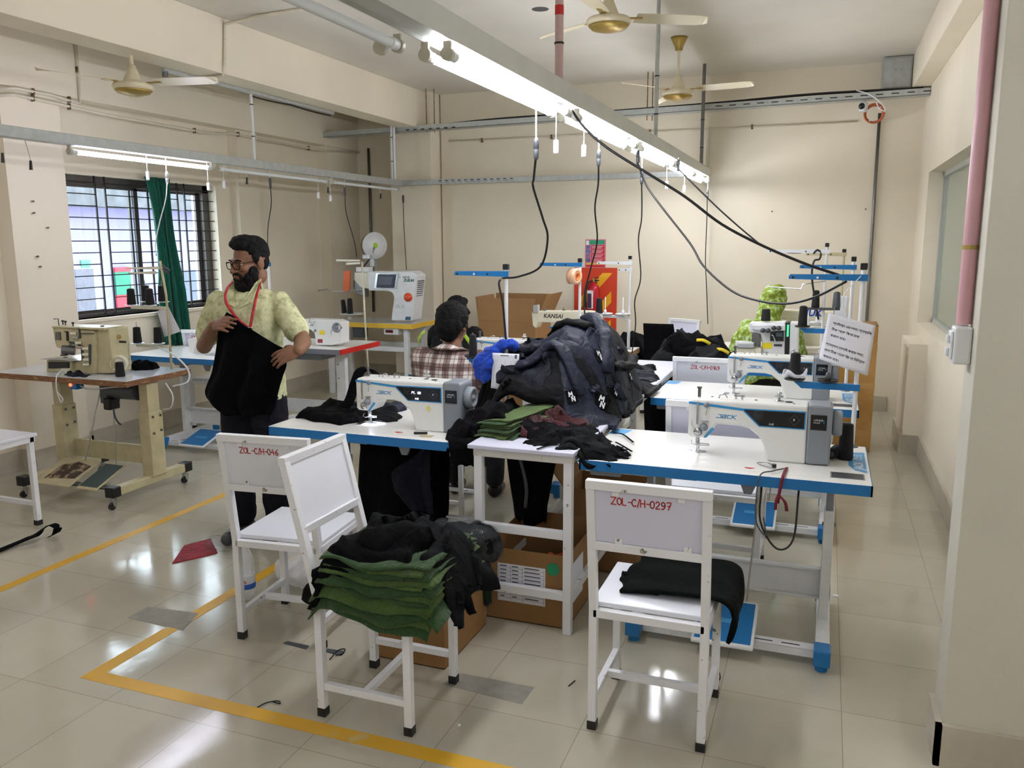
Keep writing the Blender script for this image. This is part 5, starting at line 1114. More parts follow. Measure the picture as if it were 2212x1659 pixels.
# cloth held by the man: one sheet hanging from both hands
def held():
    T0 = aty(494, 676, 3.44); T1 = aty(614, 752, 3.43); N, K = 40, 40
    left = [aty(x, y, 3.46) for x, y in ((490, 674), (473, 700), (466, 740), (456, 800), (443, 845), (455, 870), (490, 893))]
    right = [aty(x, y, 3.46) for x, y in ((616, 754), (618, 785), (612, 810), (606, 840), (603, 870), (600, 885), (594, 895))]
    L = crom(left, 8); R_ = crom(right, 8); rows = []
    for j in range(K+1):
        t = j/K; a = L[min(len(L)-1, int(t*(len(L)-1)))]; c = R_[min(len(R_)-1, int(t*(len(R_)-1)))]
        row = []
        for i in range(N+1):
            s = i/N; p = a.lerp(c, s); fold = .022*math.sin(s*15+t*2.2)*min(1, t*2+.15)+.016*math.sin(s*7-t*4+1)*t+.01*nz(s*5, t*5, 3)
            sag = .010*math.sin(math.pi*s)*(1-t); row.append(p+Vector((0, fold-.05*math.sin(math.pi*s)*t, -sag)))
        rows.append(row)
    b = MB(); b.loft(rows, caps=False, close=False); o = b.build('black_cloth', fabric('black_knit_cloth', (5, 5, 8), .95, .2, sheen=0, spec=.1))
    so = o.modifiers.new('t', 'SOLIDIFY'); so.thickness = .006
    tag(o, 'black cloth panel hanging from the hands of the bearded person', 'cloth')
held()
# --- person in plaid shirt, seated, seen from behind
def plaid():
    m, t, p = nm('brown_white_plaid'); tc = t.nodes.new('ShaderNodeTexCoord'); sp = t.nodes.new('ShaderNodeSeparateXYZ'); t.links.new(tc.outputs['Object'], sp.inputs[0])
    def band(src, period, w0, off=0):
        a = t.nodes.new('ShaderNodeMath'); a.operation = 'MULTIPLY_ADD'; a.inputs[1].default_value = 1/period; a.inputs[2].default_value = off; t.links.new(src, a.inputs[0])
        f = t.nodes.new('ShaderNodeMath'); f.operation = 'FRACT'; t.links.new(a.outputs[0], f.inputs[0])
        l = t.nodes.new('ShaderNodeMath'); l.operation = 'LESS_THAN'; l.inputs[1].default_value = w0; t.links.new(f.outputs[0], l.inputs[0]); return l.outputs[0]
    def op(o, a, b):
        n = t.nodes.new('ShaderNodeMath'); n.operation = o
        for i, q in enumerate((a, b)):
            if isinstance(q, float): n.inputs[i].default_value = q
            else: t.links.new(q, n.inputs[i])
        return n.outputs[0]
    v = op('ADD', band(sp.outputs[0], .085, .48), band(sp.outputs[2], .09, .48)); th = op('MAXIMUM', band(sp.outputs[0], .085, .05, .26), band(sp.outputs[2], .09, .05, .26)); th2 = op('MAXIMUM', band(sp.outputs[0], .085, .05, .8), band(sp.outputs[2], .09, .05, .8))
    v = op('ADD', op('MULTIPLY', v, .45), op('MULTIPLY', op('MAXIMUM', th, th2), .5))
    r = t.nodes.new('ShaderNodeValToRGB'); e = r.color_ramp.elements; e[0].position = 0; e[0].color = lin((222, 216, 210)); e[1].position = 1; e[1].color = lin((84, 62, 60)); q = e.new(.45); q.color = lin((156, 134, 128))
    t.links.new(v, r.inputs[0]); t.links.new(r.outputs[0], p.inputs['Base Color']); p.inputs['Roughness'].default_value = .85; return m
def seated(label, base, yaw, shirt, hairm, head_px=None, zs=1.0, sit=.45, lean=.06, hooded=None, arms=.25, vox=.009, hs=1.0, tr=(30, 30, 36), hair_r=1.0):
    """back turned to -Y when yaw=0; local +y is where the person faces"""
    P = thing('person', label, 'person', base); L = lambda x, y, z: base+Vector((math.cos(yaw)*x-math.sin(yaw)*y, math.sin(yaw)*x+math.cos(yaw)*y, z*zs))
    st = sit/zs
    b = MB(); hc = L(0, lean+.05, st+.70); f = Vector((-math.sin(yaw), math.cos(yaw), -.35)); g, B_ = head(b, hc, f, (0, 0, 1), hs)
    limb(b, [L(0, lean, st+.52), hc+Vector((0, 0, -.06))], [.06, .055])
    R = [(st+.0, .15, .11, 0, 0), (st+.2, .145, .10, 0, .01), (st+.4, .17, .10, 0, lean*.7), (st+.52, .15, .08, 0, lean), (st+.56, .07, .05, 0, lean)]
    torso_rings(b, base, yaw, [(z*zs, a, c, d, e) for z, a, c, d, e in R])
    pts = {}
    for s in (-1, 1):
        sh = L(s*.18, lean, st+.50); el = L(s*.24, lean+.10, st+.22); wr = L(s*.12, lean+.36, st+.32)
        limb(b, [sh, el], [.05, .042]); limb(b, [el, wr], [.042, .028]); hand(b, wr, (-s*.1-math.sin(yaw), math.cos(yaw), -.1), (0, 0, 1), .4, -s, 1, .1)
        kn = L(s*.14, .44, st+.06); limb(b, [L(s*.09, .0, st+.07), kn], [.085, .06]); limb(b, [kn, L(s*.14, .42, .08/zs)], [.055, .04]); limb(b, [L(s*.14, .42, .045/zs), L(s*.14, .52, .04/zs)], [.036, .03])
        pts[s] = (sh, el, wr, kn)
    bake(b, 'body', SKIN, P, .0065, 3)
    b = MB(); torso_rings(b, base, yaw, [(z*zs, a, c, d, e) for z, a, c, d, e in [(st+.0, .175, .135, 0, 0), (st+.2, .175, .13, 0, .0), (st+.36, .195, .125, 0, lean*.6), (st+.47, .205, .11, 0, lean), (st+.53, .16, .085, 0, lean), (st+.575, .075, .065, 0, lean+.01)]])
    for s in (-1, 1):
        sh, el, wr, kn = pts[s]; limb(b, [sh, el], [.072, .06]); limb(b, [el, el.lerp(wr, .8)], [.058, .045])
    S_ = bake(b, 'shirt', shirt, P, vox, 5, .028, .07)
    b = MB()
    for s in (-1, 1): kn = pts[s][3]; limb(b, [L(s*.09, .0, st+.07), kn], [.105, .08]); limb(b, [kn, L(s*.14, .42, .12/zs)], [.078, .065])
    ell(b, L(0, 0, st+.05), (.17, .14, .09)); bake(b, 'trousers', fabric('dark_trousers', tr, .85, .2), P, .011, 4)
    for s in (-1, 1): limb(MB(), [L(s*.14, .40, .04/zs), L(s*.14, .54, .034/zs)], [.04, .034]).build('shoe', M['black'], P)
    if hooded is None:
        b = MB()
        for p, r in (((0, -.03, .045), (.084, .088, .082)), ((0, -.06, -.005), (.074, .055, .075)), ((0, .03, .095), (.072, .06, .035)), ((0, -.055, -.06), (.055, .035, .04))): ell(b, g(*p), tuple(q*hs*hair_r for q in r), B_)
        for s in (-1, 1): ell(b, g(s*.074, .0, .01), (.014*hs, .03*hs, .045*hs), B_)
        bake(b, 'hair', hairm, P, .006, 2, .016, .03)
    else:
        b = MB(); ell(b, g(0, -.01, .02), (.098, .115, .13), B_); limb(b, [g(0, -.04, -.05), L(0, .05, st+.50)], [.085, .10])
        R = []
        for (z, rx, ry, dy) in ((.60, .085, .09, .06), (.55, .13, .11, .05), (.51, .215, .135, .04), (.42, .26, .15, .03), (.30, .285, .16, .03), (.20, .28, .16, .02)): R.append(((st+z)*zs, rx, ry, 0, dy))
        torso_rings(b, base, yaw, R[::-1]); bake(b, 'headscarf', hooded, P, .008, 4, .06, .13)
    return P, g, B_, pts, S_, L
b0 = aty(968, 760, 4.42); b0.z = 0
P1 = seated('seated person with black hair in a brown and white plaid shirt, back turned', b0, 0.05, plaid(), HAIR, zs=.985, sit=.46, lean=.03, hs=1.06, hair_r=1.12)
P1[0].children  # collar
L_ = P1[5]; b = MB(); b.ribbon([L_(-.095, .05, 1.03), L_(-.06, -.03, 1.05), L_(0, -.055, 1.055), L_(.06, -.03, 1.05), L_(.095, .05, 1.03)], .055, .006, (0, -.5, 1), 5, side=None)
b.build('collar', plaid(), P1[4])
b0 = aty(966, 745, 6.15); b0.z = 0
P2 = seated('seated person in black, grey and lime shirt half hidden behind the plaid shirt', b0, 0, fabric('black_jersey', (10, 11, 14), .8, sheen=0), HAIR, zs=.93, sit=.42, hs=1.0, lean=.16)
L_ = P2[5]
for s in (-1, 1):
    MB().ribbon([L_(s*.17, -.06, .99), L_(s*.20, -.075, .96), L_(s*.235, -.06, .90), L_(s*.25, .0, .82)], .03, .004, (s*.5, -1, .5), 6).build('lime_stripe', fabric('lime_stripe', (176, 210, 60), .8), P2[4])
MB().ribbon([L_(.12, -.11, .97), L_(.15, -.12, .9), L_(.17, -.12, .8)], .07, .004, (0, -1, .3), 6).build('grey_panel', fabric('grey_panel', (84, 88, 98), .8), P2[4])
gs = shirt_mat('green_printed_scarf', (104, 116, 16), (138, 158, 50), (196, 222, 176))
b0 = aty(1650, 745, 6.78); b0.z = 0
seated('seated person wrapped in a green and yellow printed headscarf', b0, -.25, gs, HAIR, sit=.45, zs=1.0, lean=.12, hooded=gs, hs=1.05)
for (lab, x, y) in (('white steel stool under the person in the plaid shirt', -2.13, 4.42), ('white steel stool under the person in the lime striped shirt', -2.75, 6.15)):
    t = thing('stool', lab, 'stool', (x, y, 0), 0); x = (aty(968, 760, 4.42).x if y < 5 else aty(966, 745, 6.15).x); t.location.x = x
    MB().box(x-.15, x+.15, y-.15, y+.13, .405, .425).build('seat', M['board'], t, .003)
    for sx in (-.13, .13):
        for sy in (-.13, .11): MB().bar((x+sx, y+sy, 0), (x+sx, y+sy, .405), .025, .025).build('leg', M['chair'], t)
    for sy in (-.13, .11): MB().bar((x-.13, y+sy, .12), (x+.13, y+sy, .12), .02, .02).build('rail', M['chair'], t)
# ------------------------------------------------------------------ heaps and stacks of cloth
class Pile:
    """height field the cloth sheets settle on, one after another"""
    def __init__(s, x0, x1, y0, y1, f, c=.012):
        s.x0, s.y0, s.c = x0, y0, c; s.nx, s.ny = int((x1-x0)/c)+1, int((y1-y0)/c)+1
        s.X, s.Y = np.meshgrid(x0+np.arange(s.nx)*c, y0+np.arange(s.ny)*c, indexing='ij'); s.H = f(s.X, s.Y).astype(float)
    def blur(s, sg):
        k = max(1, int(sg*3/s.c)); g = np.exp(-.5*(np.arange(-k, k+1)*s.c/sg)**2); g /= g.sum()
        A = np.pad(s.H, k, mode='edge'); A = np.apply_along_axis(lambda r: np.convolve(r, g, 'valid'), 0, A); return np.apply_along_axis(lambda r: np.convolve(r, g, 'valid'), 1, A)
    def at(s, A, x, y):
        u = np.clip((x-s.x0)/s.c, 0, s.nx-1.001); v = np.clip((y-s.y0)/s.c, 0, s.ny-1.001); i, j = u.astype(int), v.astype(int); a, b = u-i, v-j
        return A[i, j]*(1-a)*(1-b)+A[i+1, j]*a*(1-b)+A[i, j+1]*(1-a)*b+A[i+1, j+1]*a*b
    def put(s, x, y, z):
        i = np.clip(((x-s.x0)/s.c+.5).astype(int), 0, s.nx-1); j = np.clip(((y-s.y0)/s.c+.5).astype(int), 0, s.ny-1); np.maximum.at(s.H, (i, j), z)
def box_support(rects, k=2.0, low=-1):
    def f(X, Y):
        H = np.full(X.shape, -9.)
        for (x0, x1, y0, y1, z) in rects:
            d = np.hypot(np.maximum(np.maximum(x0-X, X-x1), 0), np.maximum(np.maximum(y0-Y, Y-y1), 0)); H = np.maximum(H, z-k*d)
        return np.maximum(H, low)
    return f
def nfield(x, y, sc, seed):
    return np.array([noise.noise(Vector((a*sc, b*sc, seed))) for a, b in zip(x.ravel(), y.ravel())]).reshape(x.shape)
def sheet(P, cx, cy, w, h, rot, m, label, name='garment', cat='clothing', group=None, th=.02, sg=.03, wr=.02, fr=6, seed=1, n=44, ed=.02, add=.0, aspect=2.2, fold=None, sol=None, taper=0, floorz=None, xmax=None, lip=.0):
    k = max(8, int(n*h/w)) if h < w*3 else n
    U, V = np.meshgrid(np.linspace(-.5, .5, n), np.linspace(-.5, .5, k), indexing='ij')
    e = nfield(U, V, 3.1, seed+.37)*ed*2; e2 = nfield(U, V, 3.1, seed+7.7)*ed*2
    lx = U*w*(1-taper*(V+.5))+e; ly = V*h+e2; c, s_ = math.cos(rot), math.sin(rot); x = cx+c*lx-s_*ly; y = cy+s_*lx+c*ly
    if xmax is not None: x = np.where(x > xmax, xmax+.15*np.tanh((x-xmax)/.15)*.25, x)
    z = P.at(P.blur(sg), x, y)
    a = seed*1.9; xr = (math.cos(a)*lx+math.sin(a)*ly); yr = (-math.sin(a)*lx+math.cos(a)*ly)/aspect
    r = (1-np.abs(nfield(xr, yr, fr, seed))*2.2)**2+.5*(1-np.abs(nfield(xr, yr, fr*2.1, seed+3))*2)**2
    z = z+th*.6+wr*(r-.75)+add
    eg = np.minimum(np.minimum(U+.5, .5-U)*w, np.minimum(V+.5, .5-V)*h); z = z-th*.9*np.exp(-(eg/.010)**1)+lip*np.exp(-((eg-.03)/.02)**2)
    raw = P.at(P.H, x, y); z = np.maximum(z, raw+.003) if th < .012 else np.maximum(z, raw*.5+z*.5)
    if floorz is not None: z = np.maximum(z, floorz)
    P.put(x, y, z)
    b = MB(); vs = [Vector((x[i, j], y[i, j], z[i, j])) for i in range(n) for j in range(k)]
    b.add(vs, [(i*k+j, (i+1)*k+j, (i+1)*k+j+1, i*k+j+1) for i in range(n-1) for j in range(k-1)], True)
    o = b.build(name, m, fix=False); so = o.modifiers.new('t', 'SOLIDIFY'); so.thickness = sol or th; so.offset = -1
    tag(o, label, cat, group); return o
NV = [fabric('navy_jacket_cloth', (27, 33, 50), .55, .3, .2, 0, .28), fabric('dark_navy_cloth', (18, 22, 35), .6, .3, .2, 0, .25), fabric('black_jacket_cloth', (8, 9, 13), .7, .3, .25, 0, .2)]
BK = fabric('black_cotton', (6, 6, 9), .9, .25, sheen=0, spec=.12); BK2 = fabric('black_jersey_cloth', (9, 11, 13), .85, .25, sheen=0, spec=.15)
GN = [fabric('olive_green_fleece', (66, 92, 36), .95, .2, .6, .2), fabric('deep_green_fleece', (44, 76, 34), .95, .2, .6, .2), fabric('leaf_green_fleece', (78, 104, 44), .95, .2, .6, .2)]
MR = fabric('maroon_cloth', (66, 26, 30), .9, .2)
ORD = ['topmost', 'second from the top', 'third from the top', 'fourth from the top', 'fifth from the top', 'sixth from the top', 'seventh from the top', 'eighth from the top', 'ninth from the top', 'fifth from the bottom', 'third from the bottom', 'second from the bottom', 'lowest']
def layers(P, cx, cy, w, h, z0, dz, n, rot, drop, fan, mats, labels, name, group, wave=.010, seed=1.0, fr=9):
    """stacked cut pieces: each sheet waves with the one below and its overhanging edges fan out"""
    N, K = 40, 34
    for k in range(n):
        t = k/(n-1); b = MB(); r_ = rot+.05*math.sin(k*2.4+seed); ww = w*(1-fan*t)*(1+.03*math.sin(k*3.7)); hh = h*(1-fan*t)*(1+.03*math.cos(k*2.9)); ox = .010*math.sin(k*1.7+seed); oy = .008*math.cos(k*2.3)
        xs = []; ys = []; zs = []
        for i in range(N):
            for j in range(K):
                u, v = i/(N-1)-.5, j/(K-1)-.5; e = .012*nz(u*4+k, v*4, seed)
                lx, ly = u*ww+e, v*hh+.012*nz(u*4, v*4+k, seed+5); c, s_ = math.cos(r_), math.sin(r_); x = cx+ox+c*lx-s_*ly; y = cy+oy+s_*lx+c*ly
                d = math.hypot(max(0, abs(x-cx)-w*.40), max(0, abs(y-cy)-h*.38)); ph = nz(x*3.1, y*3.1, seed)*2.4
                z = z0+dz*(k+1)+wave*(math.sin(x*fr*2.2+ph+k*.06)+.5*math.sin(y*fr*2+ph*2))*(1+d*14)*(.5+.7*t)-d*drop*(1-.72*t)+.0035*nz(x*14, y*14, k*1.3)
                xs.append(x); ys.append(y); zs.append(z)
        b.add([Vector(q) for q in zip(xs, ys, zs)], [(i*K+j, (i+1)*K+j, (i+1)*K+j+1, i*K+j+1) for i in range(N-1) for j in range(K-1)], True)
        o = b.build(name, mats[k % len(mats)], fix=False); so = o.modifiers.new('t', 'SOLIDIFY'); so.thickness = dz*.5; so.offset = -1
        tag(o, labels[k] if isinstance(labels, (list, tuple)) else labels, 'fabric', group); P.put(np.array(xs), np.array(ys), np.array(zs))
# ---- the big navy heap on the long table
def mound(X, Y):
    base = box_support([(-1.42, -.9, 3.13, 5.86, .80), (-2.5, -1.38, 3.28, 3.9, .762), (-1.68, -1.3, 3.9, 4.9, .80)], 3.0, .5)(X, Y)
    d = ((np.abs(X+1.31)/.37)**2.8+(np.abs(Y-4.25)/.66)**2.6)
    d2 = ((np.abs(X+1.13)/.20)**3+(np.abs(Y-4.15)/.42)**2.4)
    n1 = nfield(X, Y, 5.5, 3.3)
    return np.maximum(base, .80+.285*np.clip(1-d, 0, 1)**.45*(1+.2*n1)+.12*np.clip(1-d2, 0, 1)**.5+.03*n1*(d < 1)-.6*(d > 1))
PL = Pile(-2.0, -.6, 3.0, 5.9, mound)
core = []
spec = [(-1.42, 4.60, .50, .50, .2, 1), (-1.10, 4.66, .44, .46, -.3, 2), (-1.46, 4.05, .42, .44, .1, 2), (-1.08, 4.30, .36, .50, .1, 1), (-1.22, 3.76, .56, .28, .0, 2), (-1.02, 3.80, .30, .30, .4, 0),
        (-1.50, 4.34, .34, .42, .35, 1), (-1.18, 4.42, .46, .40, -.2, 0), (-1.26, 3.90, .50, .26, .12, 1), (-1.04, 3.96, .30, .30, -.35, 2), (-1.38, 4.16, .42, .34, -.15, 2), (-1.08, 4.22, .34, .36, .3, 1),
        (-1.18, 3.97, .46, .24, .1, 0), (-1.30, 4.24, .40, .26, .45, 1), (-1.08, 4.06, .34, .28, .15, 0), (-1.34, 3.80, .26, .20, -.2, 1), (-1.16, 4.24, .38, .24, -.1, 2), (-1.02, 4.10, .22, .34, .2, 0)]
wh = ['lowest at the back left', 'low at the back right', 'low on the left side', 'along the right slope', 'at the near foot of the heap', 'at its near right corner', 'high on the left slope', 'across the back top', 'across the near face', 'on the near right shoulder', 'on the left shoulder', 'under the top garment', 'stretched over the near top', 'on the top left', 'topmost at the right', 'at the near left foot', 'folded across the crown', 'hanging down the right side']
for i, (cx, cy, w_, h_, r_, mi) in enumerate(spec):
    core.append(sheet(PL, cx, cy, w_, h_, r_, NV[mi], 'crumpled navy jacket in the big heap, %s' % wh[i], 'jacket', 'jacket', 'navy jackets in the heap', th=.024, sg=.028, wr=.017, fr=5.2, seed=i*3.3+1, n=54, ed=.03, aspect=3.2, xmax=-.90, floorz=.80, lip=.008))
def sleeve(pts, r, mi, lab):
    B_ = PL.blur(.02); P = []
    for p in crom([Vector((a, c, 0)) for a, c in pts], 7): P.append(Vector((p.x, p.y, float(PL.at(B_, np.array(p.x), np.array(p.y)))+r*.42)))
    b = MB(); R = []
    for i, p in enumerate(P):
        d = (P[min(i+1, len(P)-1)]-P[max(i-1, 0)]).normalized(); sd = d.cross(Vector((0, 0, 1))).normalized(); up = sd.cross(d)
        q = r*(1-.25*i/len(P))*(1+.10*math.sin(i*1.9+p.x*9)); e = .25 if i in (0,) else 1
        R.append([p+sd*q*e*math.cos(a)*(1+.12*math.sin(3*a+i*.8))+up*q*e*.62*math.sin(a)*(1+.1*math.sin(5*a+i)) for a in np.linspace(0, 2*math.pi, 19)[:-1]])
    o = b.loft(R).build('jacket_sleeve', NV[mi]); core.append(o)
    for v in o.data.vertices: PL.put(np.array([v.co.x]), np.array([v.co.y]), np.array([v.co.z]))
    return tag(o, lab, 'sleeve', 'jacket sleeves in the heap')
sleeve([(-1.40, 3.74), (-1.22, 3.80), (-1.05, 3.72)], .042, 0, 'navy jacket sleeve lying across the near foot of the heap')
sleeve([(-1.62, 4.10), (-1.48, 3.96), (-1.34, 3.90)], .045, 1, 'dark navy jacket sleeve down the left of the heap')
sleeve([(-1.20, 4.30), (-1.06, 4.12), (-.98, 3.92)], .045, 0, 'navy jacket sleeve down the right shoulder of the heap')
sleeve([(-1.38, 4.30), (-1.24, 4.12), (-1.10, 4.05)], .040, 2, 'black jacket sleeve curled over the crown of the heap')
sleeve([(-.98, 4.50), (-.95, 4.25), (-.96, 4.0)], .04, 2, 'black jacket sleeve along the right edge of the heap')
PL2 = Pile(-1.5, -.6, 4.6, 5.6, box_support([(-1.385, -.915, 3.1, 5.86, .80)], 3, .5))
core.append(sheet(PL2, -1.08, 5.02, .30, .34, .4, NV[1], 'small folded navy garment lying beyond the right side of the heap on the white table', 'jacket', 'jacket', None, th=.05, wr=.03, fr=6, seed=9, n=30))
core.append(sheet(PL2, -1.14, 5.30, .24, .24, .1, NV[2], 'small black rolled garment farthest back on the long white table', 'jacket', 'jacket', None, th=.07, wr=.04, fr=6, seed=12, n=30))
# ---- foot of the heap: black cloth, green and maroon pieces, masks
PF = Pile(-1.9, -.5, 2.95, 4.1, lambda X, Y: np.maximum(box_support([(-1.385, -.915, 3.125, 5.86, .80), (-2.5, -1.39, 3.28, 3.9, .762), (-.908, .2, 3.195, 3.815, .762)], 2.4, .5)(X, Y), 0))
sheet(PF, -1.46, 3.50, .30, .44, .1, BK, 'black bundle of cloth between the left machine and the green pieces, lower part', 'cloth_bundle', 'cloth', None, th=.09, sg=.03, wr=.05, fr=5, seed=2, n=36, sol=.07)
sheet(PF, -1.44, 3.58, .24, .32, .3, BK2, 'black bundle of cloth beside the left machine hand wheel, upper part', 'cloth_bundle', 'cloth', None, th=.10, sg=.03, wr=.05, fr=5, seed=5, n=34, sol=.08)
layers(PF, -1.275, 3.50, .17, .50, .802, .0085, 9, -.22, .35, .12, [GN[0], GN[1], GN[2]], ['green fleece piece %s in the stack on the long table' % (ORD[8-k] if k else 'lowest') for k in range(9)], 'fabric_piece', 'green pieces on the long table', .004, 31.0, 7)
sheet(PF, -1.44, 3.42, .24, .26, .2, BK, 'black cloth flopped over the left edge of the green stack', 'cloth_bundle', 'cloth', None, th=.05, sg=.03, wr=.035, fr=5, seed=7, n=30, sol=.04)
for k in range(3):
    sheet(PF, -1.135+.012*k, 3.46+.02*k, .13, .30, -.1+.1*k, MR, 'maroon cloth piece %s' % ['touching the green stack', 'folded in the middle of the maroon cloth', 'touching the black masks'][k], 'fabric_piece', 'fabric', 'maroon pieces on the long table', th=.02, sg=.02, wr=.02, fr=7, seed=50+k, n=26, sol=.012)
sheet(PF, -1.07, 3.66, .18, .14, .1, MR, 'small maroon cloth roll under the navy heap', 'fabric_piece', 'fabric', None, th=.05, sg=.02, wr=.02, fr=7, seed=57, n=20, sol=.04)
for k, (cx, cy, w_, h_, r_) in enumerate(((-1.10, 3.36, .20, .22, .3), (-1.00, 3.46, .22, .26, -.4), (-1.04, 3.30, .22, .20, .2), (-.96, 3.42, .24, .20, .8), (-.90, 3.36, .24, .22, -.3), (-.93, 3.28, .22, .20, .1), (-.84, 3.33, .22, .20, .5), (-.87, 3.27, .22, .16, -.2))):
    sheet(PF, cx, cy, w_, h_, r_, (BK, BK2)[k % 2], 'crumpled black fabric mask %s' % ['next to the maroon cloth', 'at the foot of the navy heap', 'at the near left of the masks', 'in the middle of the mask pile', 'farthest right at the back of the mask pile', 'at the near edge of the long table', 'rightmost on the blue table', 'nearest the camera on the blue table edge'][k], 'fabric_mask', 'mask', 'black masks with ties', th=.016, sg=.02, wr=.022, fr=9, seed=70+k*2, n=28, ed=.02, sol=.008)
for k, P in enumerate((((1160, 970), (1185, 963), (1225, 960)), ((1330, 955), (1345, 963), (1365, 975)), ((1325, 935), (1345, 938), (1368, 955)), ((1335, 965), (1350, 972), (1362, 984)))):
    tag(MB().ribbon([atz(a, b_, .806 if k == 0 else .772) for a, b_ in P], .008, .003, k=4).build('mask_tie', BK), ['black mask tie lying on the white table end', 'black mask tie lying on the right blue table, middle one', 'black mask tie lying on the right blue table, farthest', 'black mask tie lying on the right blue table, nearest'][k], 'tie', 'mask ties')
# ---- black garments on the left table
PA = Pile(-2.75, -1.85, 3.2, 4.1, box_support([(-2.52, -1.39, 3.28, 3.9, .762)], 2.2, .5))
sheet(PA, -2.30, 3.74, .46, .22, .1, NV[0], 'dark navy garment at the back of the left blue table', 'garment', 'clothing', None, th=.05, sg=.03, wr=.04, fr=6, seed=80, n=40, sol=.03)
sheet(PA, -2.34, 3.60, .40, .34, -.25, BK, 'black garment spread left of the needle on the left blue table', 'garment', 'clothing', None, th=.04, sg=.03, wr=.035, fr=6, seed=84, n=40, sol=.03)
sheet(PA, -2.16, 3.62, .30, .26, .5, BK2, 'black garment lying under the presser foot of the left machine', 'garment', 'clothing', None, th=.018, sg=.03, wr=.022, fr=6, seed=88, n=36, sol=.014)
bd = [aty(x, y, yy) for x, y, yy in ((765, 925, 3.45), (722, 900, 3.55), (752, 870, 3.6), (766, 830, 3.62), (776, 805, 3.64), (790, 796, 3.66), (805, 800, 3.68), (816, 815, 3.66))]
tag(MB().ribbon(bd, .05, .004, (0, -1, .1), 6, side=(.8, .2, -.25)).build('waistband', BK), 'black waistband strap looping up over the left sewing machine', 'strap')
t_ = MB().ribbon([Vector((-1.54, 3.42, .768)), Vector((-1.515, 3.36, .785)), Vector((-1.49, 3.33, .768))], .05, .006, (0, 0, 1), 6).build('cloth_tube', BK); tag(t_, 'small black cloth tube in front of the left machine motor', 'cloth')
# cloth hanging over front edge of the left table
def hang(name, label, cat, pts, wv, m, par=None, amp=.012, n=22, seed=1, th=.006, up=(0, 1, 0), nf=7, group=None):
    """pts: centre line top->bottom with half widths; hangs with vertical folds"""
    C = crom([p for p in pts], 8); R = []
    for j, c in enumerate(C):
        t = j/(len(C)-1); w_ = np.interp(t, np.linspace(0, 1, len(wv)), wv)
        R.append([c+Vector((w_*(i/(n-1)*2-1), amp*math.sin(i/(n-1)*nf+seed+t*2)*min(1, .3+t)+.006*nz(i*.4, j*.3, seed), .004*math.sin(i*.9+seed)*t)) for i in range(n)])
    o = MB().loft(R, caps=False, close=False).build(name, m); so = o.modifiers.new('t', 'SOLIDIFY'); so.thickness = th; so.offset = 0
    return tag(o, label, cat, group)
hang('cloth_flap', 'black cloth flap hanging over the front right corner of the left blue table', 'cloth', [Vector((-1.50, 3.42, .775)), Vector((-1.48, 3.30, .78)), Vector((-1.465, 3.262, .755)), Vector((-1.46, 3.258, .70)), Vector((-1.455, 3.258, .665))], [.07, .075, .07, .068, .066], BK, amp=.004)
hang('navy_cloth', 'navy cloth hanging in a point under the left blue table', 'cloth', [Vector((-1.72, 3.42, .70)), Vector((-1.75, 3.41, .63)), Vector((-1.80, 3.40, .55)), Vector((-1.79, 3.40, .46)), Vector((-1.74, 3.40, .37))], [.01, .05, .11, .11, .06], fabric('navy_panel_cloth', (15, 18, 32), .8, sheen=0), amp=.02, nf=9)
PU = [(-1.97, 3.62, .24, .12, .62, 'big black cloth bundle hanging under the left blue table'), (-1.27, 3.62, .12, .08, .74, 'black garments hanging below the long white table')]
for k, (x, y, rx, ry, z1, lab) in enumerate(PU):
    z0 = .20 if k == 0 else .33; b = MB(); R = []
    for j in range(15):
        t = j/14; z = z1+(z0-z1)*t; wv_ = 1 if k == 0 else 1.1-.5*t
        R.append([Vector((x+rx*wv_*(math.cos(a)*(1+.10*math.sin(5*a+k+t*3))), y+ry*math.sin(a)*(1+.15*math.sin(4*a+t)), z+.03*math.sin(a*3+2)*(t > .9)+.012*math.sin(6*a))) for a in np.linspace(0, 2*math.pi, 33)[:-1]])
    tag(b.loft(R).build('garment_bundle', BK), lab, 'clothing')
MB().bar((-1.97, 3.62, .60), (-1.97, 3.62, .718), .06, .02)
tag(MB().ribbon([Vector((-1.30, 3.50, .70)), Vector((-1.27, 3.49, .62)), Vector((-1.245, 3.48, .52)), Vector((-1.25, 3.48, .42))], .015, .003, (0, -1, 0), 5).build('drawstring', M['dgrey']), 'grey drawstring dangling from the black garments under the long table', 'string')
# ---- stack on the front chair
seat_z = .46
PC = Pile(-2.0, -.8, 1.9, 3.0, box_support([(-1.56, -1.14, 2.24, 2.66, seat_z)], 1.1, .40))
layers(PC, -1.33, 2.42, .47, .44, seat_z+.002, .0115, 13, -.03, 1.15, .16, [GN[1], GN[0], GN[1], GN[2], GN[0]], ['green fleece piece %s in the stack on the front chair' % ORD[12-k] for k in range(13)], 'fabric_piece', 'green pieces on the front chair', .0085, 4.0, 7)
sheet(PC, -1.40, 2.46, .47, .38, -.15, BK, 'black cloth heaped on top of the green stack on the front chair, lower one', 'cloth_bundle', 'cloth', None, th=.06, sg=.04, wr=.045, fr=4.5, seed=120, n=50, ed=.04, sol=.035, lip=.015)
sheet(PC, -1.29, 2.52, .44, .32, .2, BK2, 'black cloth heaped on top of the green stack on the front chair, upper one', 'cloth_bundle', 'cloth', None, th=.05, sg=.045, wr=.045, fr=4.5, seed=125, n=46, ed=.04, sol=.03, lip=.015)
sheet(PC, -1.50, 2.32, .18, .20, .2, BK, 'black cloth end with a small white label drooping at the left of the green stack', 'cloth_bundle', 'cloth', None, th=.03, sg=.03, wr=.03, fr=6, seed=131, n=30, ed=.02, sol=.02, floorz=.43)
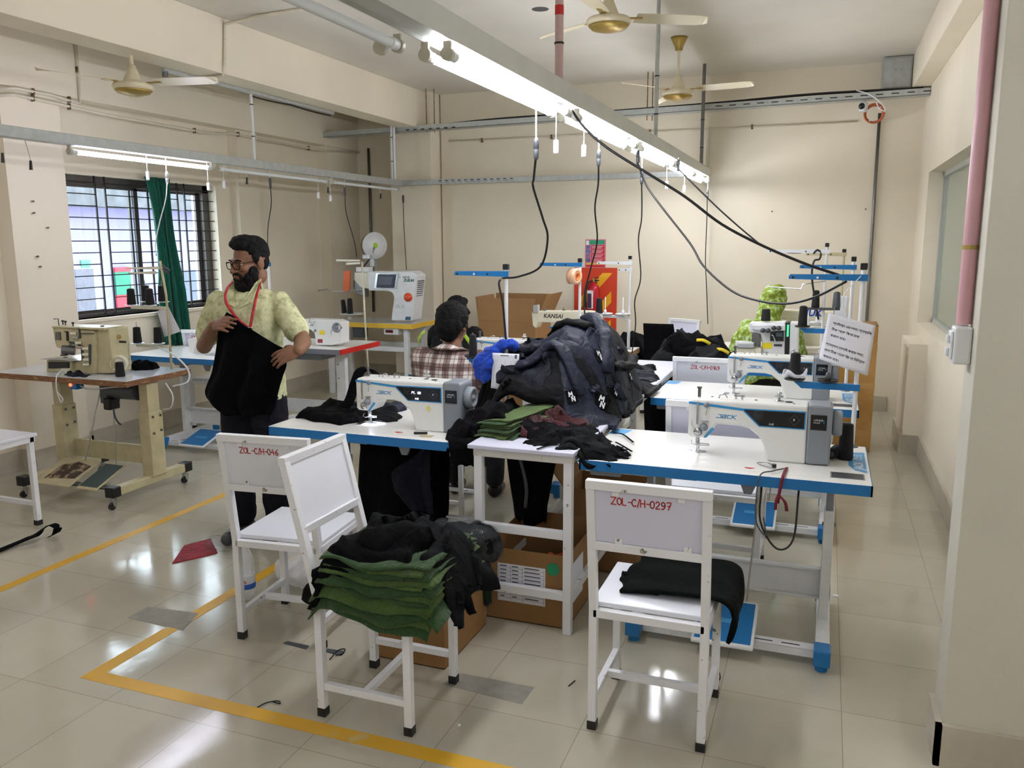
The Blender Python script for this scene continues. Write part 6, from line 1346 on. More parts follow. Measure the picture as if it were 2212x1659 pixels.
sheet(PC, -1.13, 2.44, .14, .26, .1, BK2, 'black cloth end drooping over the right of the green stack', 'cloth_bundle', 'cloth', None, th=.03, sg=.035, wr=.03, fr=6, seed=137, n=30, ed=.02, sol=.02)
# ---- folded cloth on the right chair, one end drooping to the floor side
fp = MB(); prof = [(-.60, .470), (-.50, .478), (-.40, .484), (-.31, .486), (-.26, .482), (-.228, .462), (-.215, .42), (-.212, .37), (-.222, .325), (-.236, .295)]
C = crom([Vector((x, 2.79, z)) for x, z in prof], 5); R = []
for j, c in enumerate(C):
    t = j/(len(C)-1); R.append([c+Vector((.012*math.sin(i*.6)*(1-t), (i/15-.5)*(.34-.12*max(0, t-.55)/.45)+.02*t, .006*math.sin(i*.8+t*6)*(1-t*.7)*1.0)) for i in range(16)])
o = fp.loft(R, caps=False, close=False).build('folded_cloth', fabric('black_felt', (14, 18, 16), .95, .3, .5, 0, .1)); so = o.modifiers.new('t', 'SOLIDIFY'); so.thickness = .012; so.offset = -1
for v in o.data.vertices: v.co.z += .002
tag(o, 'folded black felt cloth on the right-hand chair with one end drooping over its side', 'cloth')
PR = Pile(-.7, -.3, 2.6, 3.0, box_support([(-.67, -.29, 2.5, 2.9, .46)], 2, .3))
sheet(PR, -.555, 2.74, .10, .18, .3, BK, 'small black cloth scrap sticking out under the folded felt on the right-hand chair', 'fabric_piece', 'fabric', None, th=.008, sg=.02, wr=.004, seed=3, n=16, sol=.005)
# ---- black heaps in the right back
YL = fabric('yellow_print', (214, 190, 40), .7, .1)
PD = Pile(-1.7, -.3, 5.7, 6.8, box_support([(-1.13, -.62, 5.96, 6.34, .80), (-1.0, -.66, 6.02, 6.3, .86)], 1.6, .45))
for k, (cx, cy, w_, h_, r_, th) in enumerate(((-1.02, 6.08, .34, .34, .2, .07), (-.84, 6.14, .42, .34, -.1, .08), (-.72, 6.12, .34, .32, .3, .08), (-.86, 6.16, .40, .30, .1, .08), (-1.06, 6.18, .22, .30, .4, .07))):
    sheet(PD, cx, cy, w_, h_, r_, (NV[2], BK)[k % 2], 'black garment in the heap left of the overlock machine, %s' % ['at its left foot', 'at the bottom', 'at the right end', 'topmost', 'standing up at the left'][k], 'garment', 'clothing', 'black garments by the overlock machine', th=th, sg=.03, wr=.05, fr=5, seed=150+k*3, n=34, ed=.03, sol=.05)
hang('garment', 'black garment hanging at the left of the far heap beside the white stand', 'clothing', [Vector((-1.22, 6.52, 1.0)), Vector((-1.2, 6.515, .8)), Vector((-1.19, 6.51, .4)), Vector((-1.18, 6.51, .005))], [.12, .13, .13, .12], BK, amp=.01)
PG = Pile(-2.4, -1.3, 6.2, 7.3, box_support([(-2.7, -1.44, 6.58, 7.15, .762)], 2, .45))
sheet(PG, -1.52, 6.98, .26, .26, .2, BK, 'black cloth on the far table by the striped board', 'garment', 'clothing', None, th=.14, sg=.03, wr=.05, fr=5, seed=170, n=26, sol=.1)
PH = Pile(-2.7, -1.3, 4.8, 5.7, box_support([(-2.62, -1.43, 4.95, 5.56, .762)], 2, .45))
sheet(PH, -1.78, 5.42, .34, .24, .2, BK, 'black cloth bundle on the table beyond the plaid shirt', 'garment', 'clothing', None, th=.22, sg=.03, wr=.06, fr=5, seed=175, n=30, sol=.16)
# ---- cloth bits on the beige machine table
PB = Pile(-5.3, -3.9, 3.7, 4.6, box_support([(-5.2, -4.03, 3.88, 4.45, .80)], 3, .5))
sheet(PB, -4.32, 4.33, .18, .16, .3, BK, 'crumpled black cloth behind the hand wheel of the beige machine', 'fabric_piece', 'fabric', None, th=.06, sg=.02, wr=.04, fr=9, seed=180, n=26, sol=.03)
sheet(PB, -4.52, 3.96, .17, .10, .15, NV[1], 'small navy cloth in front of the beige machine', 'fabric_piece', 'fabric', None, th=.03, sg=.015, wr=.03, fr=9, seed=185, n=22, sol=.012)
# ---- blue cloth knotted round the pole, with a form hanging from it
BLU = fabric('royal_blue_cloth', (22, 66, 176), .7, .2, .15)
b = MB(); kp = Vector((-1.49, 3.85, 1.13))
limb(b, [kp+Vector((.0, -.03, .015)), kp+Vector((.045, -.01, .01)), kp+Vector((.03, .03, .0)), kp+Vector((-.03, .03, -.005)), kp+Vector((-.04, -.02, -.01)), kp+Vector((.0, -.035, .0))], [.022, .025, .025, .025, .025, .023])
limb(b, [kp+Vector((-.03, -.02, -.01)), kp+Vector((-.09, -.02, -.05)), kp+Vector((-.13, -.02, -.09)), kp+Vector((-.13, -.02, -.15))], [.026, .036, .04, .024])
limb(b, [kp+Vector((-.03, -.03, -.02)), kp+Vector((-.07, -.04, -.10)), kp+Vector((-.10, -.03, -.17))], [.03, .04, .025])
o = bake(b, 'knotted_cloth', BLU, None, .006, 2, .035, .035); tag(o, 'bright blue cloth knotted round the thread stand pole above the heap', 'cloth')
def sheet_paper(name, label, q, bend=.01, m='paper', n=12, th=.0008):
    R = []
    for j in range(n+1):
        t = j/n; a = q[0].lerp(q[3], t); c = q[1].lerp(q[2], t)
        R.append([a.lerp(c, i/n)+Vector((0, -bend*math.sin(math.pi*(i/n))*(.3+t)+bend*.6*math.sin(3*t+i/n*2), 0)) for i in range(n+1)])
    o = MB().loft(R, caps=False, close=False).build(name, M[m]); so = o.modifiers.new('t', 'SOLIDIFY'); so.thickness = th; so.offset = 0
    tag(o, label, 'paper'); 
    def f(u, v):   # u,v in 0..1 from top left
        a = q[0].lerp(q[3], v); c = q[1].lerp(q[2], v); return a.lerp(c, u)+Vector((0, -bend*math.sin(math.pi*u)*(.3+v)+bend*.6*math.sin(3*v+u*2)-.0014, 0))
    return o, f
q = [aty(1064, 762, 3.78), aty(1121, 765, 3.78), aty(1118, 843, 3.78), aty(1060, 838, 3.78)]
o, f = sheet_paper('printed_form', 'white printed form hanging under the blue knotted cloth', q)
b = MB()
for k in range(19): v = .20+k*.041; b.add([f(.08, v), f(.94, v), f(.94, v+.005), f(.08, v+.005)], [(0, 1, 2, 3)])
for u in (.08, .5, .72, .935): b.add([f(u, .20), f(u+.006, .20), f(u+.006, .94), f(u, .94)], [(0, 1, 2, 3)])
b.add([f(.3, .05), f(.62, .05), f(.62, .075), f(.3, .075)], [(0, 1, 2, 3)]); b.add([f(.84, .03), f(.92, .03), f(.92, .13), f(.84, .13)], [(0, 1, 2, 3)])
b.build('form_lines', mat('grey_print', (90, 92, 100), .6, 0, 0), o, fix=False)
q = [aty(1790, 676, 3.775), aty(1892, 704, 3.775), aty(1874, 811, 3.775), aty(1769, 775, 3.775)]
o, f = sheet_paper('lettered_sheet', 'white sheet lettered in Bengali tied to the nearest right-hand thread stand', q, .012)
asp = (q[3]-q[0]).length/(q[1]-q[0]).length
lines = [('প্যাটার্ন এর সাথে ফ্যাব্রিক', .13, .20), ('িঠক আেছ িকনা েচক', .13, .33), ('করেত হেব।', .13, .46), ('স্যাম্পল েসলাই করার সময়', .07, .66), ('মাপ িঠক আেছ িক না িনিশ্চত', .07, .79), ('করেত হেব।', .07, .92)]
ink = mat('black_print', (30, 30, 36), .6, 0, 0)
for s_, u0, v0 in lines: text(s_, lambda u, v: f(min(.98, u0+u*.58), v0-v*.58/asp), .12, 'bengali_line', ink, o, bold=.0018)
MB().tube([Vector((.14, 3.78, 1.50)), aty(1822, 640, 3.775), aty(1830, 682, 3.772)], .002, 5, 5).build('string', M['white'], o)
q = [aty(1798, 790, 3.80), aty(1830, 790, 3.80), aty(1800, 745, 3.80), aty(1766, 757, 3.80)]
sheet_paper('blank_sheet', 'plain sheet behind the lettered one on the nearest right-hand stand', q, .004)
q = [aty(1805, 638, 6.5), aty(1832, 640, 6.5), aty(1828, 690, 6.5), aty(1800, 688, 6.5)]
sheet_paper('paper_sheet', 'small white form hanging on the beige stand in the right back corner', q, .004)
# ---- white printed marks on the navy jackets
from mathutils.bvhtree import BVHTree
def stick(px, py, objs):
    d = ray(px, py); best = None
    for o in objs:
        bt = BVHTree.FromPolygons([v.co for v in o.data.vertices], [p.vertices[:] for p in o.data.polygons])
        h = bt.ray_cast(Vector((0, 0, CH)), d)
        if h[0] is not None and (best is None or h[3] < best[3]): best = h+(o,)
    return best
for (px_, py_, a_, s_) in ((1292, 770, .2, 1), (1232, 858, 0, .9), (1297, 868, .5, 1.1), (1326, 846, .9, .8), (1358, 814, .3, .7)):
    h = stick(px_, py_, core)
    if h is None: continue
    p, n_, _, _, o = h
    if n_.dot(Vector((0, -1, 0))) < 0 and n_.z < 0: n_ = -n_
    X_ = n_.cross(Vector((0, 0, 1))).normalized()*-1; Y_ = n_.cross(X_)*-1
    if Y_.z < 0: Y_ = -Y_
    if X_.x < 0: X_ = -X_
    Xr = X_*math.cos(a_)-Y_*math.sin(a_); Yr = X_*math.sin(a_)+Y_*math.cos(a_)
    c0 = p+n_*.0095; MB().quad(c0-Xr*.03*s_-Yr*.036*s_, c0+Xr*.036*s_-Yr*.036*s_, c0+Xr*.036*s_+Yr*.034*s_, c0-Xr*.03*s_+Yr*.034*s_).build('black_patch', BK, o, fix=False)
    for ch, dx, dy in (('M', 0, .0), ('N', .012, -.026)): brush(ch, lambda u, v: p+n_*.012+Xr*((u+dx-.012)*s_)+Yr*((v+dy)*s_), .024, .034, .13, 'printed_mark', M['wprint'], o)
# yellow prints on far heap
for px_, py_, L_ in ((1540, 722, .20), (1490, 712, .12), (1560, 758, .10), (1520, 738, .10)):
    h = stick(px_, py_, [o for o in bpy.data.objects if o.get('group') == 'black garments by the overlock machine'])
    if h: p, n_, _, _, o = h; MB().ribbon([p+Vector((-L_/2, -.01, .01)), p+Vector((0, -.02, .012)), p+Vector((L_/2, -.01, -.014))], .022, .004, (0, -1, .4), 6).build('yellow_print', YL, o)

t = MB(); ell(t, Vector((-.32, 6.12, .34)), (.30, .14, .335)); ell(t, Vector((-.62, 6.15, .22)), (.16, .14, .2)); o = bake(t, 'cloth_sack', fabric('dark_olive_sack', (44, 46, 40), .85, .3), None, .012, 3, .06, .12); tag(o, 'dark cloth sack on the floor under the overlock table', 'sack')
# ------------------------------------------------------------------ cables from the channels
def lerpY(P, y0, y1):
    n = len(P)-1; return [aty(a, b, y0+(y1-y0)*i/n) for i, (a, b) in enumerate(P)]
def cable(label, P, y0, y1, r=.0045, plug=True, lead=None, m='cable', extra=None):
    Q = lerpY(P, y0, y1) if not extra else extra
    t = thing('hanging_cable', label, 'cable', Q[0]); b = MB()
    b.tube(Q, r, 7, 6); b.build('cord', M[m], t)
    if plug:
        a = Q[0]; d = Vector((0, 0, 1))
        MB().lathe([(.004, -.02), (.009, -.015), (.011, .0), (.012, .02), (.009, .024), (.012, .028), (.012, .055), (.006, .07)], a, (0, 0, 1), 12).build('plug_connector', M['dgrey'] if m == 'cable' else M[m], t)
        MB().cyl(a+d*.065, Vector((a.x, a.y, 2.262)), .0035, n=8).build('white_lead', M['white'], t)
    return t
cable('thick black cable from the bright channel to the stand with the blue knotted cloth', [(1158, 335), (1153, 385), (1152, 405), (1172, 470), (1183, 515), (1168, 575), (1122, 597), (1085, 601)], 3.36, 3.86, .0052)
tag(MB().tube([aty(1081, 604, 3.855), aty(1078, 615, 3.845), aty(1086, 655, 3.845), aty(1090, 700, 3.85), aty(1093, 735, 3.85)], .0055, 7, 5).build('pole_cable', M['cable']), 'black cable taped down the pole above the heap', 'cable')
cable('black cable hanging from the channel behind the tape roll', [(1293, 352), (1292, 400), (1285, 450), (1290, 520), (1276, 580), (1262, 640), (1264, 690)], 4.40, 5.2, .0048)
cable('black cable dropping right of the red and yellow board', [(1386, 392), (1386, 470), (1379, 520), (1384, 600), (1371, 650), (1373, 700), (1365, 765)], 5.5, 6.4, .0045)
cable('thin black cable at the far end of the bright channel', [(1528, 425), (1527, 470), (1524, 560), (1527, 640), (1529, 700)], 8.3, 8.35, .0045, lead=.10)
cable('long thick black cable sweeping from the channel to the nearest right-hand stand', [(1235, 238), (1262, 275), (1310, 318), (1400, 375), (1480, 425), (1560, 485), (1650, 532), (1740, 570), (1812, 594)], 3.75, 3.80, .0062, plug=False)
cable('long black cable sagging low past the green headscarf to the right-hand stands', [(1378, 350), (1392, 392), (1420, 435), (1490, 525), (1520, 575), (1580, 628), (1640, 650), (1700, 656), (1760, 642), (1828, 608)], 5.2, 3.83, .0058)
cable('black cable from the channel to the high white rear stand', [(1465, 365), (1500, 400), (1560, 458), (1620, 510), (1655, 535), (1700, 545), (1730, 546)], 6.4, 6.36, .006)
tag(MB().tube([aty(1757, 548, 6.33), aty(1765, 540, 6.32), aty(1773, 546, 6.33), aty(1770, 560, 6.33), aty(1758, 565, 6.32), aty(1754, 600, 6.32), aty(1763, 660, 6.32), aty(1768, 690, 6.34)], .007, 7, 5).build('coiled_cable', M['cable']), 'black cable looped round the top of the high white rear stand', 'cable')
for lab, P, X0, m_ in (('white cable from the lit left tube down to the cream stand by the curtain', [(361, 392), (358, 430), (345, 480), (336, 525), (338, 552)], None, 'galv'), ('black cable hanging above the bearded person', [(584, 402), (586, 440), (579, 490), (578, 540), (580, 566)], None, 'cable'), ('black cable from the left channel to the automatic machine stand', [(745, 420), (748, 460), (765, 520), (771, 555)], None, 'cable'), ('black cable dropping behind the automatic machine housing', [(871, 435), (873, 500), (878, 583)], None, 'cable')):
    a = atx(P[0][0], P[0][1], -4.45); ye = {'w': 4.4, 'b': 5.64}.get('x', a.y); ye = 4.42 if 'cream' in lab else 5.64 if 'bearded' in lab else 7.56 if 'stand' in lab else 7.8
    cable(lab, P, a.y, ye, .004, lead=.11, m=m_)
MB().tube([aty(770, 555, 7.55), aty(783, 600, 7.54), aty(787, 660, 7.54), aty(800, 700, 7.54)], .006, 7, 5)
# pull switches and loose plugs
def pend(label, px_, py_, ch_x, kind, L):
    p = atx(px_, py_, ch_x); t = thing('pull_switch' if kind == 'w' else 'loose_plug', label, 'switch' if kind == 'w' else 'plug', p)
    if kind == 'w':
        MB().box(p.x-.012, p.x+.012, p.y-.008, p.y+.008, p.z-.03, p.z+.03).build('switch_body', M['white'], t, .006); MB().cyl(p+Vector((0, 0, .03)), (p.x, p.y, 2.25), .0022, n=6).build('cord', M['white'], t)
    else:
        MB().cyl(p+Vector((0, 0, -.03)), p+Vector((.004, 0, .025)), .010, .007, 10).build('plug_body', M['black'], t); MB().tube([p+Vector((.004, 0, .025)), p+Vector((.0, -.0, .05)), Vector((p.x-.01, p.y-.02, 2.28))], .003, 6, 4).build('cord', M['pvc'], t)
for a in (('white pull switch left of the two under the first bright tubes', 1201, 317, -1.15, 'w', 0), ('white pull switch right of the two under the first bright tubes', 1261, 326, -1.15, 'w', 0), ('white pull switch under the third bright tubes', 1440, 400, -1.15, 'w', 0), ('white pull switch under the last bright tubes', 1478, 408, -1.15, 'w', 0),
          ('white pull switch at the far end of the lit left tube', 450, 403, -4.45, 'w', 0), ('white pull switch by the first unlit left tube', 484, 399, -4.45, 'w', 0), ('white pull switch between the two unlit left tubes', 688, 422, -4.45, 'w', 0), ('white pull switch with red button between the two unlit left tubes', 714, 428, -4.45, 'w', 0), ('clear pull switch hanging in front of the lit left tube', 319, 380, -4.45, 'w', 0),
          ('loose black plug nearest the left picture edge', 5, 340, -4.45, 'b', 0), ('loose black plug second from the left picture edge', 66, 356, -4.45, 'b', 0), ('loose black plug under the first unlit left tube', 533, 390, -4.45, 'b', 0), ('loose black plug between the two unlit left tubes', 708, 410, -4.45, 'b', 0), ('loose black plug under the second unlit left tube', 822, 423, -4.45, 'b', 0)): pend(*a)
# drop pipes holding the channels
M['pinkp'] = mat('pinkish_conduit', (200, 172, 168), .4, 0, .05)
for lab, x, y, m_, r in (('pinkish drop pipe with red tape holding the near part of the bright channel', -1.15, 3.65, 'pinkp', .019), ('grey drop pipe holding the middle of the bright channel', -1.15, 5.87, 'galv', .014), ('grey drop pipe holding the far end of the bright channel', -1.15, 8.1, 'dsteel', .016), ('thin white drop pipe holding the left channel near the lit tube', -4.45, 5.81, 'white', .012), ('pair of white drop pipes at the far end of the left channel', -4.45, 8.15, 'white', .013)):
    t = thing('drop_pipe', lab, 'pipe', (x, y, 2.33)); ztop = 3.25 if x > -4 else (2.86 if True else 0)
    zt_ = 3.25 if x > -4 else 3.25
    MB().cyl((x, y, 2.332 if x > -4 else 2.316), (x, y, zt_), r, n=12).build('pipe', M[m_], t)
    if 'pair' in lab: MB().cyl((x+.03, y, 2.316), (x+.03, y, zt_), r, n=12).build('pipe', M[m_], t)
    for z in (2.5, 2.75): MB().cyl((x, y, z), (x, y, z+.008), r+.003, n=12).build('cable_tie', M['black'], t)
    if 'red' in lab: MB().cyl((x, y, 2.62), (x, y, 2.66), r+.001, n=12).build('red_tape', M['red'], t)
# ------------------------------------------------------------------ cable trays and conduits on the back wall
t = thing('cable_tray', 'slotted grey cable tray running along the back wall under the ceiling', 'cable tray', (-2.4, 8.25, 2.82))
TZ = lambda x: .0125*(x+5.49)
b = MB()
for q in ((8.2, 8.205, 2.80, 2.855), (8.2, 8.33, 2.80, 2.804), (8.325, 8.33, 2.80, 2.855)):
    b.add([Vector((x, y, z+TZ(x))) for x in (-5.49, .755) for y in q[:2] for z in q[2:]], [(0, 1, 3, 2), (4, 6, 7, 5), (0, 4, 5, 1), (2, 3, 7, 6), (0, 2, 6, 4), (1, 5, 7, 3)])
b.build('tray', M['galv'], t)
for k in range(15):
    x = -1.05+k*.125
    if k % 1 == 0 and x < .74: MB().box(x, x+.06, 8.1985, 8.2, 2.825+TZ(x), 2.834+TZ(x)).build('slot', M['black'], t)
for k in range(7): MB().box(-4.3+k*.09, -4.26+k*.09, 8.1985, 8.2, 2.825, 2.836).build('slot', M['black'], t)
tag(MB().tube([(x, 8.25, z+TZ(x)) for x, z in ((-5.4, 2.845), (-4.8, 2.85), (-4, 2.85), (-3.2, 2.868), (-2, 2.862), (-1, 2.866), (-.2, 2.88), (.7, 2.865))], .012, 7, 5).build('tray_cable', M['cable']), 'black cables lying in the cable tray along the back wall', 'cable')
t = thing('cable_tray', 'lower grey trunking along the back wall joining the left lighting channel', 'cable tray', (-2.8, 8.36, 2.27))
MB().box(-4.41, -1.2, 8.32, 8.40, 2.262, 2.315).build('tray', M['galv'], t, .003)
for k in range(12): MB().box(-3.98+k*.075, -3.945+k*.075, 8.3185, 8.32, 2.294 if k % 1 == 0 else 2.28, 2.303).build('slot', M['black'], t)
for k in range(12): MB().box(-3.98+k*.075, -3.93+k*.075, 8.3185, 8.32, 2.279, 2.282).build('slot', M['black'], t)
for lab, px_, y in (('left thin hanging rod of the cable tray by the beam', 921, 8.26), ('right thin hanging rod of the cable tray by the beam', 938, 8.30), ('left thin hanging rod of the tray behind the drop pipe', 1398, 8.26), ('right thin hanging rod of the tray behind the drop pipe', 1409, 8.3)):
    x = aty(px_, 240, y).x; tag(MB().cyl((x, y, 2.80), (x, y, 3.25), .005, n=8).build('hanging_rod', M['rust']), lab, 'rod')
t = thing('junction_box', 'grey steel junction box in the back right ceiling corner', 'box', (.5, 8.45, 3.0)); MB().box(.38, .615, 8.38, 8.65, 2.965, 3.245).build('box_body', M['galv'], t, .006); MB().box(.392, .603, 8.372, 8.38, 2.98, 3.23).build('lid', M['galv'], t, .004)
for zz in (3.13,): 
    for xx in (.48, .53): MB().cyl((xx, 8.372, zz), (xx, 8.369, zz), .005, n=8).build('screw', M['dsteel'], t)
tag(MB().tube([(.385, 8.62, 2.80), (.39, 8.625, 1.9), (.395, 8.625, .9), (.395, 8.625, .2)], .014, 10).build('steel_conduit', M['dsteel']), 'dark steel conduit running down the back wall beside the corner', 'pipe')
t = thing('conduit', 'thin beige conduit along the back wall below the tray', 'pipe', (-1.2, 8.63, 2.72)); MB().tube([(-4.0, 8.635, 2.75), (-2.5, 8.635, 2.745), (-1.0, 8.635, 2.735), (.2, 8.635, 2.74)], .008, 8).build('pipe', M['pvc'], t)
for x in (-3.6, -2.8, -1.75, -.75): MB().box(x-.008, x+.008, 8.62, 8.65, 2.715, 2.76).build('pipe_clip', M['rust'], t, .002)
t = thing('security_camera', 'white dome camera with black lens under the tray in the corner', 'camera', (.22, 8.3, 2.76)); c = aty(1865, 229, 8.3)
MB().cyl((c.x, 8.3, 2.80), (c.x, 8.3, 2.775), .035).build('mount', M['white'], t); MB().ball(c, .042).build('dome', M['white'], t); MB().ball(c+Vector((-.012, -.022, -.004)), .030).build('lens', M['glassb'], t)
c = aty(1888, 246, 8.45); t = thing('cable_coil', 'orange coil of cable tied beside the dome camera', 'cable coil', c); b = MB()
for k in range(4): b.tube([c+Vector((math.cos(a)*(.070+k*.005), -.01*k, math.sin(a)*(.070+k*.005))) for a in np.linspace(0, 6.28, 26)], .006, 6)
b.build('coiled_cable', mat('orange_cable', (196, 104, 60), .5), t)
for a in (.8, 2.6, 4.2): MB().cyl(c+Vector((math.cos(a)*.062, -.02, math.sin(a)*.062)), c+Vector((math.cos(a)*.098, -.02, math.sin(a)*.098)), .007, n=6).build('cable_tie', M['white'], t)
MB().tube([c+Vector((.03, .0, .085)), Vector((c.x+.03, 8.4, 2.82))], .003, 5).build('tie_wire', M['dsteel'], t)
tag(MB().tube([aty(1850, 195, 8.2), aty(1880, 205, 8.18), aty(1905, 225, 8.18), aty(1912, 240, 8.18), aty(1900, 235, 8.18), aty(1893, 222, 8.18)], .005, 6, 5).build('white_cable', M['white']), 'white cable curl over the tray by the orange coil', 'cable')
t = thing('conduit', 'white thin conduit with a small coiled wire beside the far drop pipe', 'conduit', (-1.05, 8.63, 2.3)); x = aty(1531, 300, 8.63).x
MB().cyl((x, 8.635, 2.32), (x, 8.635, 2.75), .007, n=8).build('pipe', M['pvc'], t); b = MB()
for k in range(2): b.tube([Vector((x+.05*math.cos(a)*(1-.3*k), 8.62, 2.24+.05*math.sin(a))) for a in np.linspace(1.5, 7.6, 20)], .0025, 5)
b.build('coiled_wire', M['white'], t); MB().ball((x, 8.62, 2.30), .012).build('red_cap', M['red'], t)
# ------------------------------------------------------------------ conduits on the left wall and beam
def conduit(label, pts, r=.010, clips=(), m='pvc'):
    t = thing('conduit', label, 'pipe', pts[0], 0, None); MB().tube(pts, r, 8).build('pipe', M[m], t)
    for c in clips: MB().box(c.x-.02, c.x+.01, c.y-.006, c.y+.006, c.z-.022, c.z+.022).build('pipe_clip', M['rust'], t, .002)
A = lambda a, b, x=-5.33: atx(a, b, x)
conduit('upper beige conduit on the left wall turning up to the beam', [A(0, 192), A(30, 190), A(110, 205), A(172, 224), A(170, 170), A(162, 88)], .012, [A(72, 198), A(150, 215), A(166, 150)])
conduit('long beige conduit running down the left wall above the window', [A(0, 206), A(30, 204), A(115, 222), A(230, 248), A(420, 282), A(470, 290), A(495, 287), A(560, 300), A(700, 326), A(800, 330)], .011, [A(72, 212), A(150, 230), A(421, 282), A(515, 290), A(667, 320)])
B_ = lambda a, b: atx(a, b, -4.168)
conduit('white conduit bent over the face of the ceiling beam', [atz(668, 18, 3.238), atz(560, 34, 3.238), B_(486, 52), B_(486, 90), B_(485, 143), Vector((-4.19, B_(485, 143).y, 2.845)), Vector((-4.40, B_(485, 143).y+.02, 2.845))], .013, [B_(486, 90)])
a, c = atx(345, 132, -4.46), atx(715, 232, -4.46)
t = thing('ceiling_track', 'grey steel track with cables fixed along the left edge of the beam', 'track', (-4.45, 6, 2.84)); MB().box(-4.452, -4.425, a.y, c.y, 2.835, 2.86).build('track', M['galv'], t); MB().cyl((-4.44, a.y+.02, 2.80), (-4.44, a.y+.02, 2.84), .02).build('end_fitting', M['dsteel'], t)
MB().tube([(-4.44, a.y+(c.y-a.y)*q, 2.828-.012*abs(math.sin(q*9))) for q in np.linspace(.45, .98, 12)], .006, 6, 3).build('cable', M['cable'], t)
c = aty(792, 296, 8.9); conduit('dark steel conduit dropping down the alcove wall', [Vector((c.x, 8.93, 2.75)), Vector((c.x, 8.93, .8))], .016, (), 'dsteel')
# pink pipe and switch on the right pillar
t = thing('wall_pipe', 'pink painted pipe running down the right pillar to a switch box', 'pipe', (.404, 2.84, 1.4)); MB().cyl((.403, 2.84, 1.395), (.403, 2.84, 3.25), .021, n=18).build('pipe', mat('pink_painted_pipe', (204, 158, 166), .4, 0, .06), t)
MB().cyl((.403, 2.84, 1.62), (.403, 2.84, 1.632), .0235, n=16).build('brass_clamp', mat('brass', (170, 150, 84), .35, .8), t)
t = thing('switch_box', 'white plastic switch box at the foot of the pink pipe', 'switch', (.40, 2.84, 1.29)); MB().box(.375, .4245, 2.79, 2.87, 1.275, 1.39).build('box_body', M['white'], t, .008); MB().box(.367, .375, 2.80, 2.86, 1.29, 1.375).build('switch_plate', M['white'], t, .004)
for z in (1.32, 1.36): MB().box(.358, .367, 2.815, 2.845, z-.022, z+.002).build('rocker', M['white'], t, .003)
# ------------------------------------------------------------------ ceiling fans
M['fanc'] = mat('cream_fan_enamel', (226, 216, 186), .35, 0, .04); M['gold'] = mat('brass_trim', (172, 146, 78), .35, .6, .05)
def fan(label, x, y, zb, ztop, rot, can=True):
    t = thing('ceiling_fan', label, 'ceiling fan', (x, y, ztop), 0, 'cream ceiling fans')
    MB().lathe([(.02, 0), (.07, .006), (.10, .02), (.125, .04), (.13, .055), (.12, .07), (.06, .085), (.055, .10), (.035, .15), (.022, .19), (0, .19)], (x, y, zb), (0, 0, 1), 32).build('motor_housing', M['fanc'], t)
    MB().lathe([(.035, -.004), (.10, .012), (.105, .018), (.118, .03), (.112, .032), (.09, .014), (.035, .0)], (x, y, zb-.001), (0, 0, 1), 32).build('trim_ring', M['gold'], t)
    MB().cyl((x, y, zb+.18), (x, y, ztop), .012, n=12).build('down_rod', M['fanc'], t)
    if can: MB().lathe([(.0, 0), (.03, 0), (.034, .03), (.055, .07), (.07, .10), (.0, .10)], (x, y, ztop-.10), (0, 0, 1), 20).build('ceiling_cup', M['gold'] if can == 2 else M['fanc'], t)
    for k in range(3):
        a = rot+k*2*math.pi/3; u = Vector((math.cos(a), math.sin(a), 0)); v = Vector((-math.sin(a), math.cos(a), 0)); c = Vector((x, y, zb+.075))
        bl = MB(); R = []
        for r_, w_ in ((.16, .05), (.24, .058), (.40, .062), (.54, .058), (.58, .04), (.60, .01)): R.append([c+u*r_+v*s*w_+Vector((0, 0, -s*.012+q)) for s, q in ((-1, 0), (1, 0), (1, .003), (-1, .003))])
        bl.loft(R, smooth=False); bo = bl.build('fan_blade', M['fanc'], t)
        MB().bar(c+u*.10, c+u*.20, .03, .006).build('blade_bracket', M['gold'], bo)
fan('cream ceiling fan nearest the camera at the top picture edge', -1.26, 4.95, 2.85, 3.25, .5)
fan('cream ceiling fan with brass cup farther down the room', -1.20, 7.0, 2.77, 3.25, -.1, 2)
fan('cream ceiling fan under the beam above the window side', -4.34, 4.45, 2.61, 2.86, .2, 0)
c = atz(1167, 20, 3.249); tag(MB().cyl((c.x, c.y, 3.2485), (c.x, c.y, 3.2499), .06, n=20).build('ceiling_box', M['dgrey']), 'round dark ceiling junction opening left of the near fan', 'ceiling box')
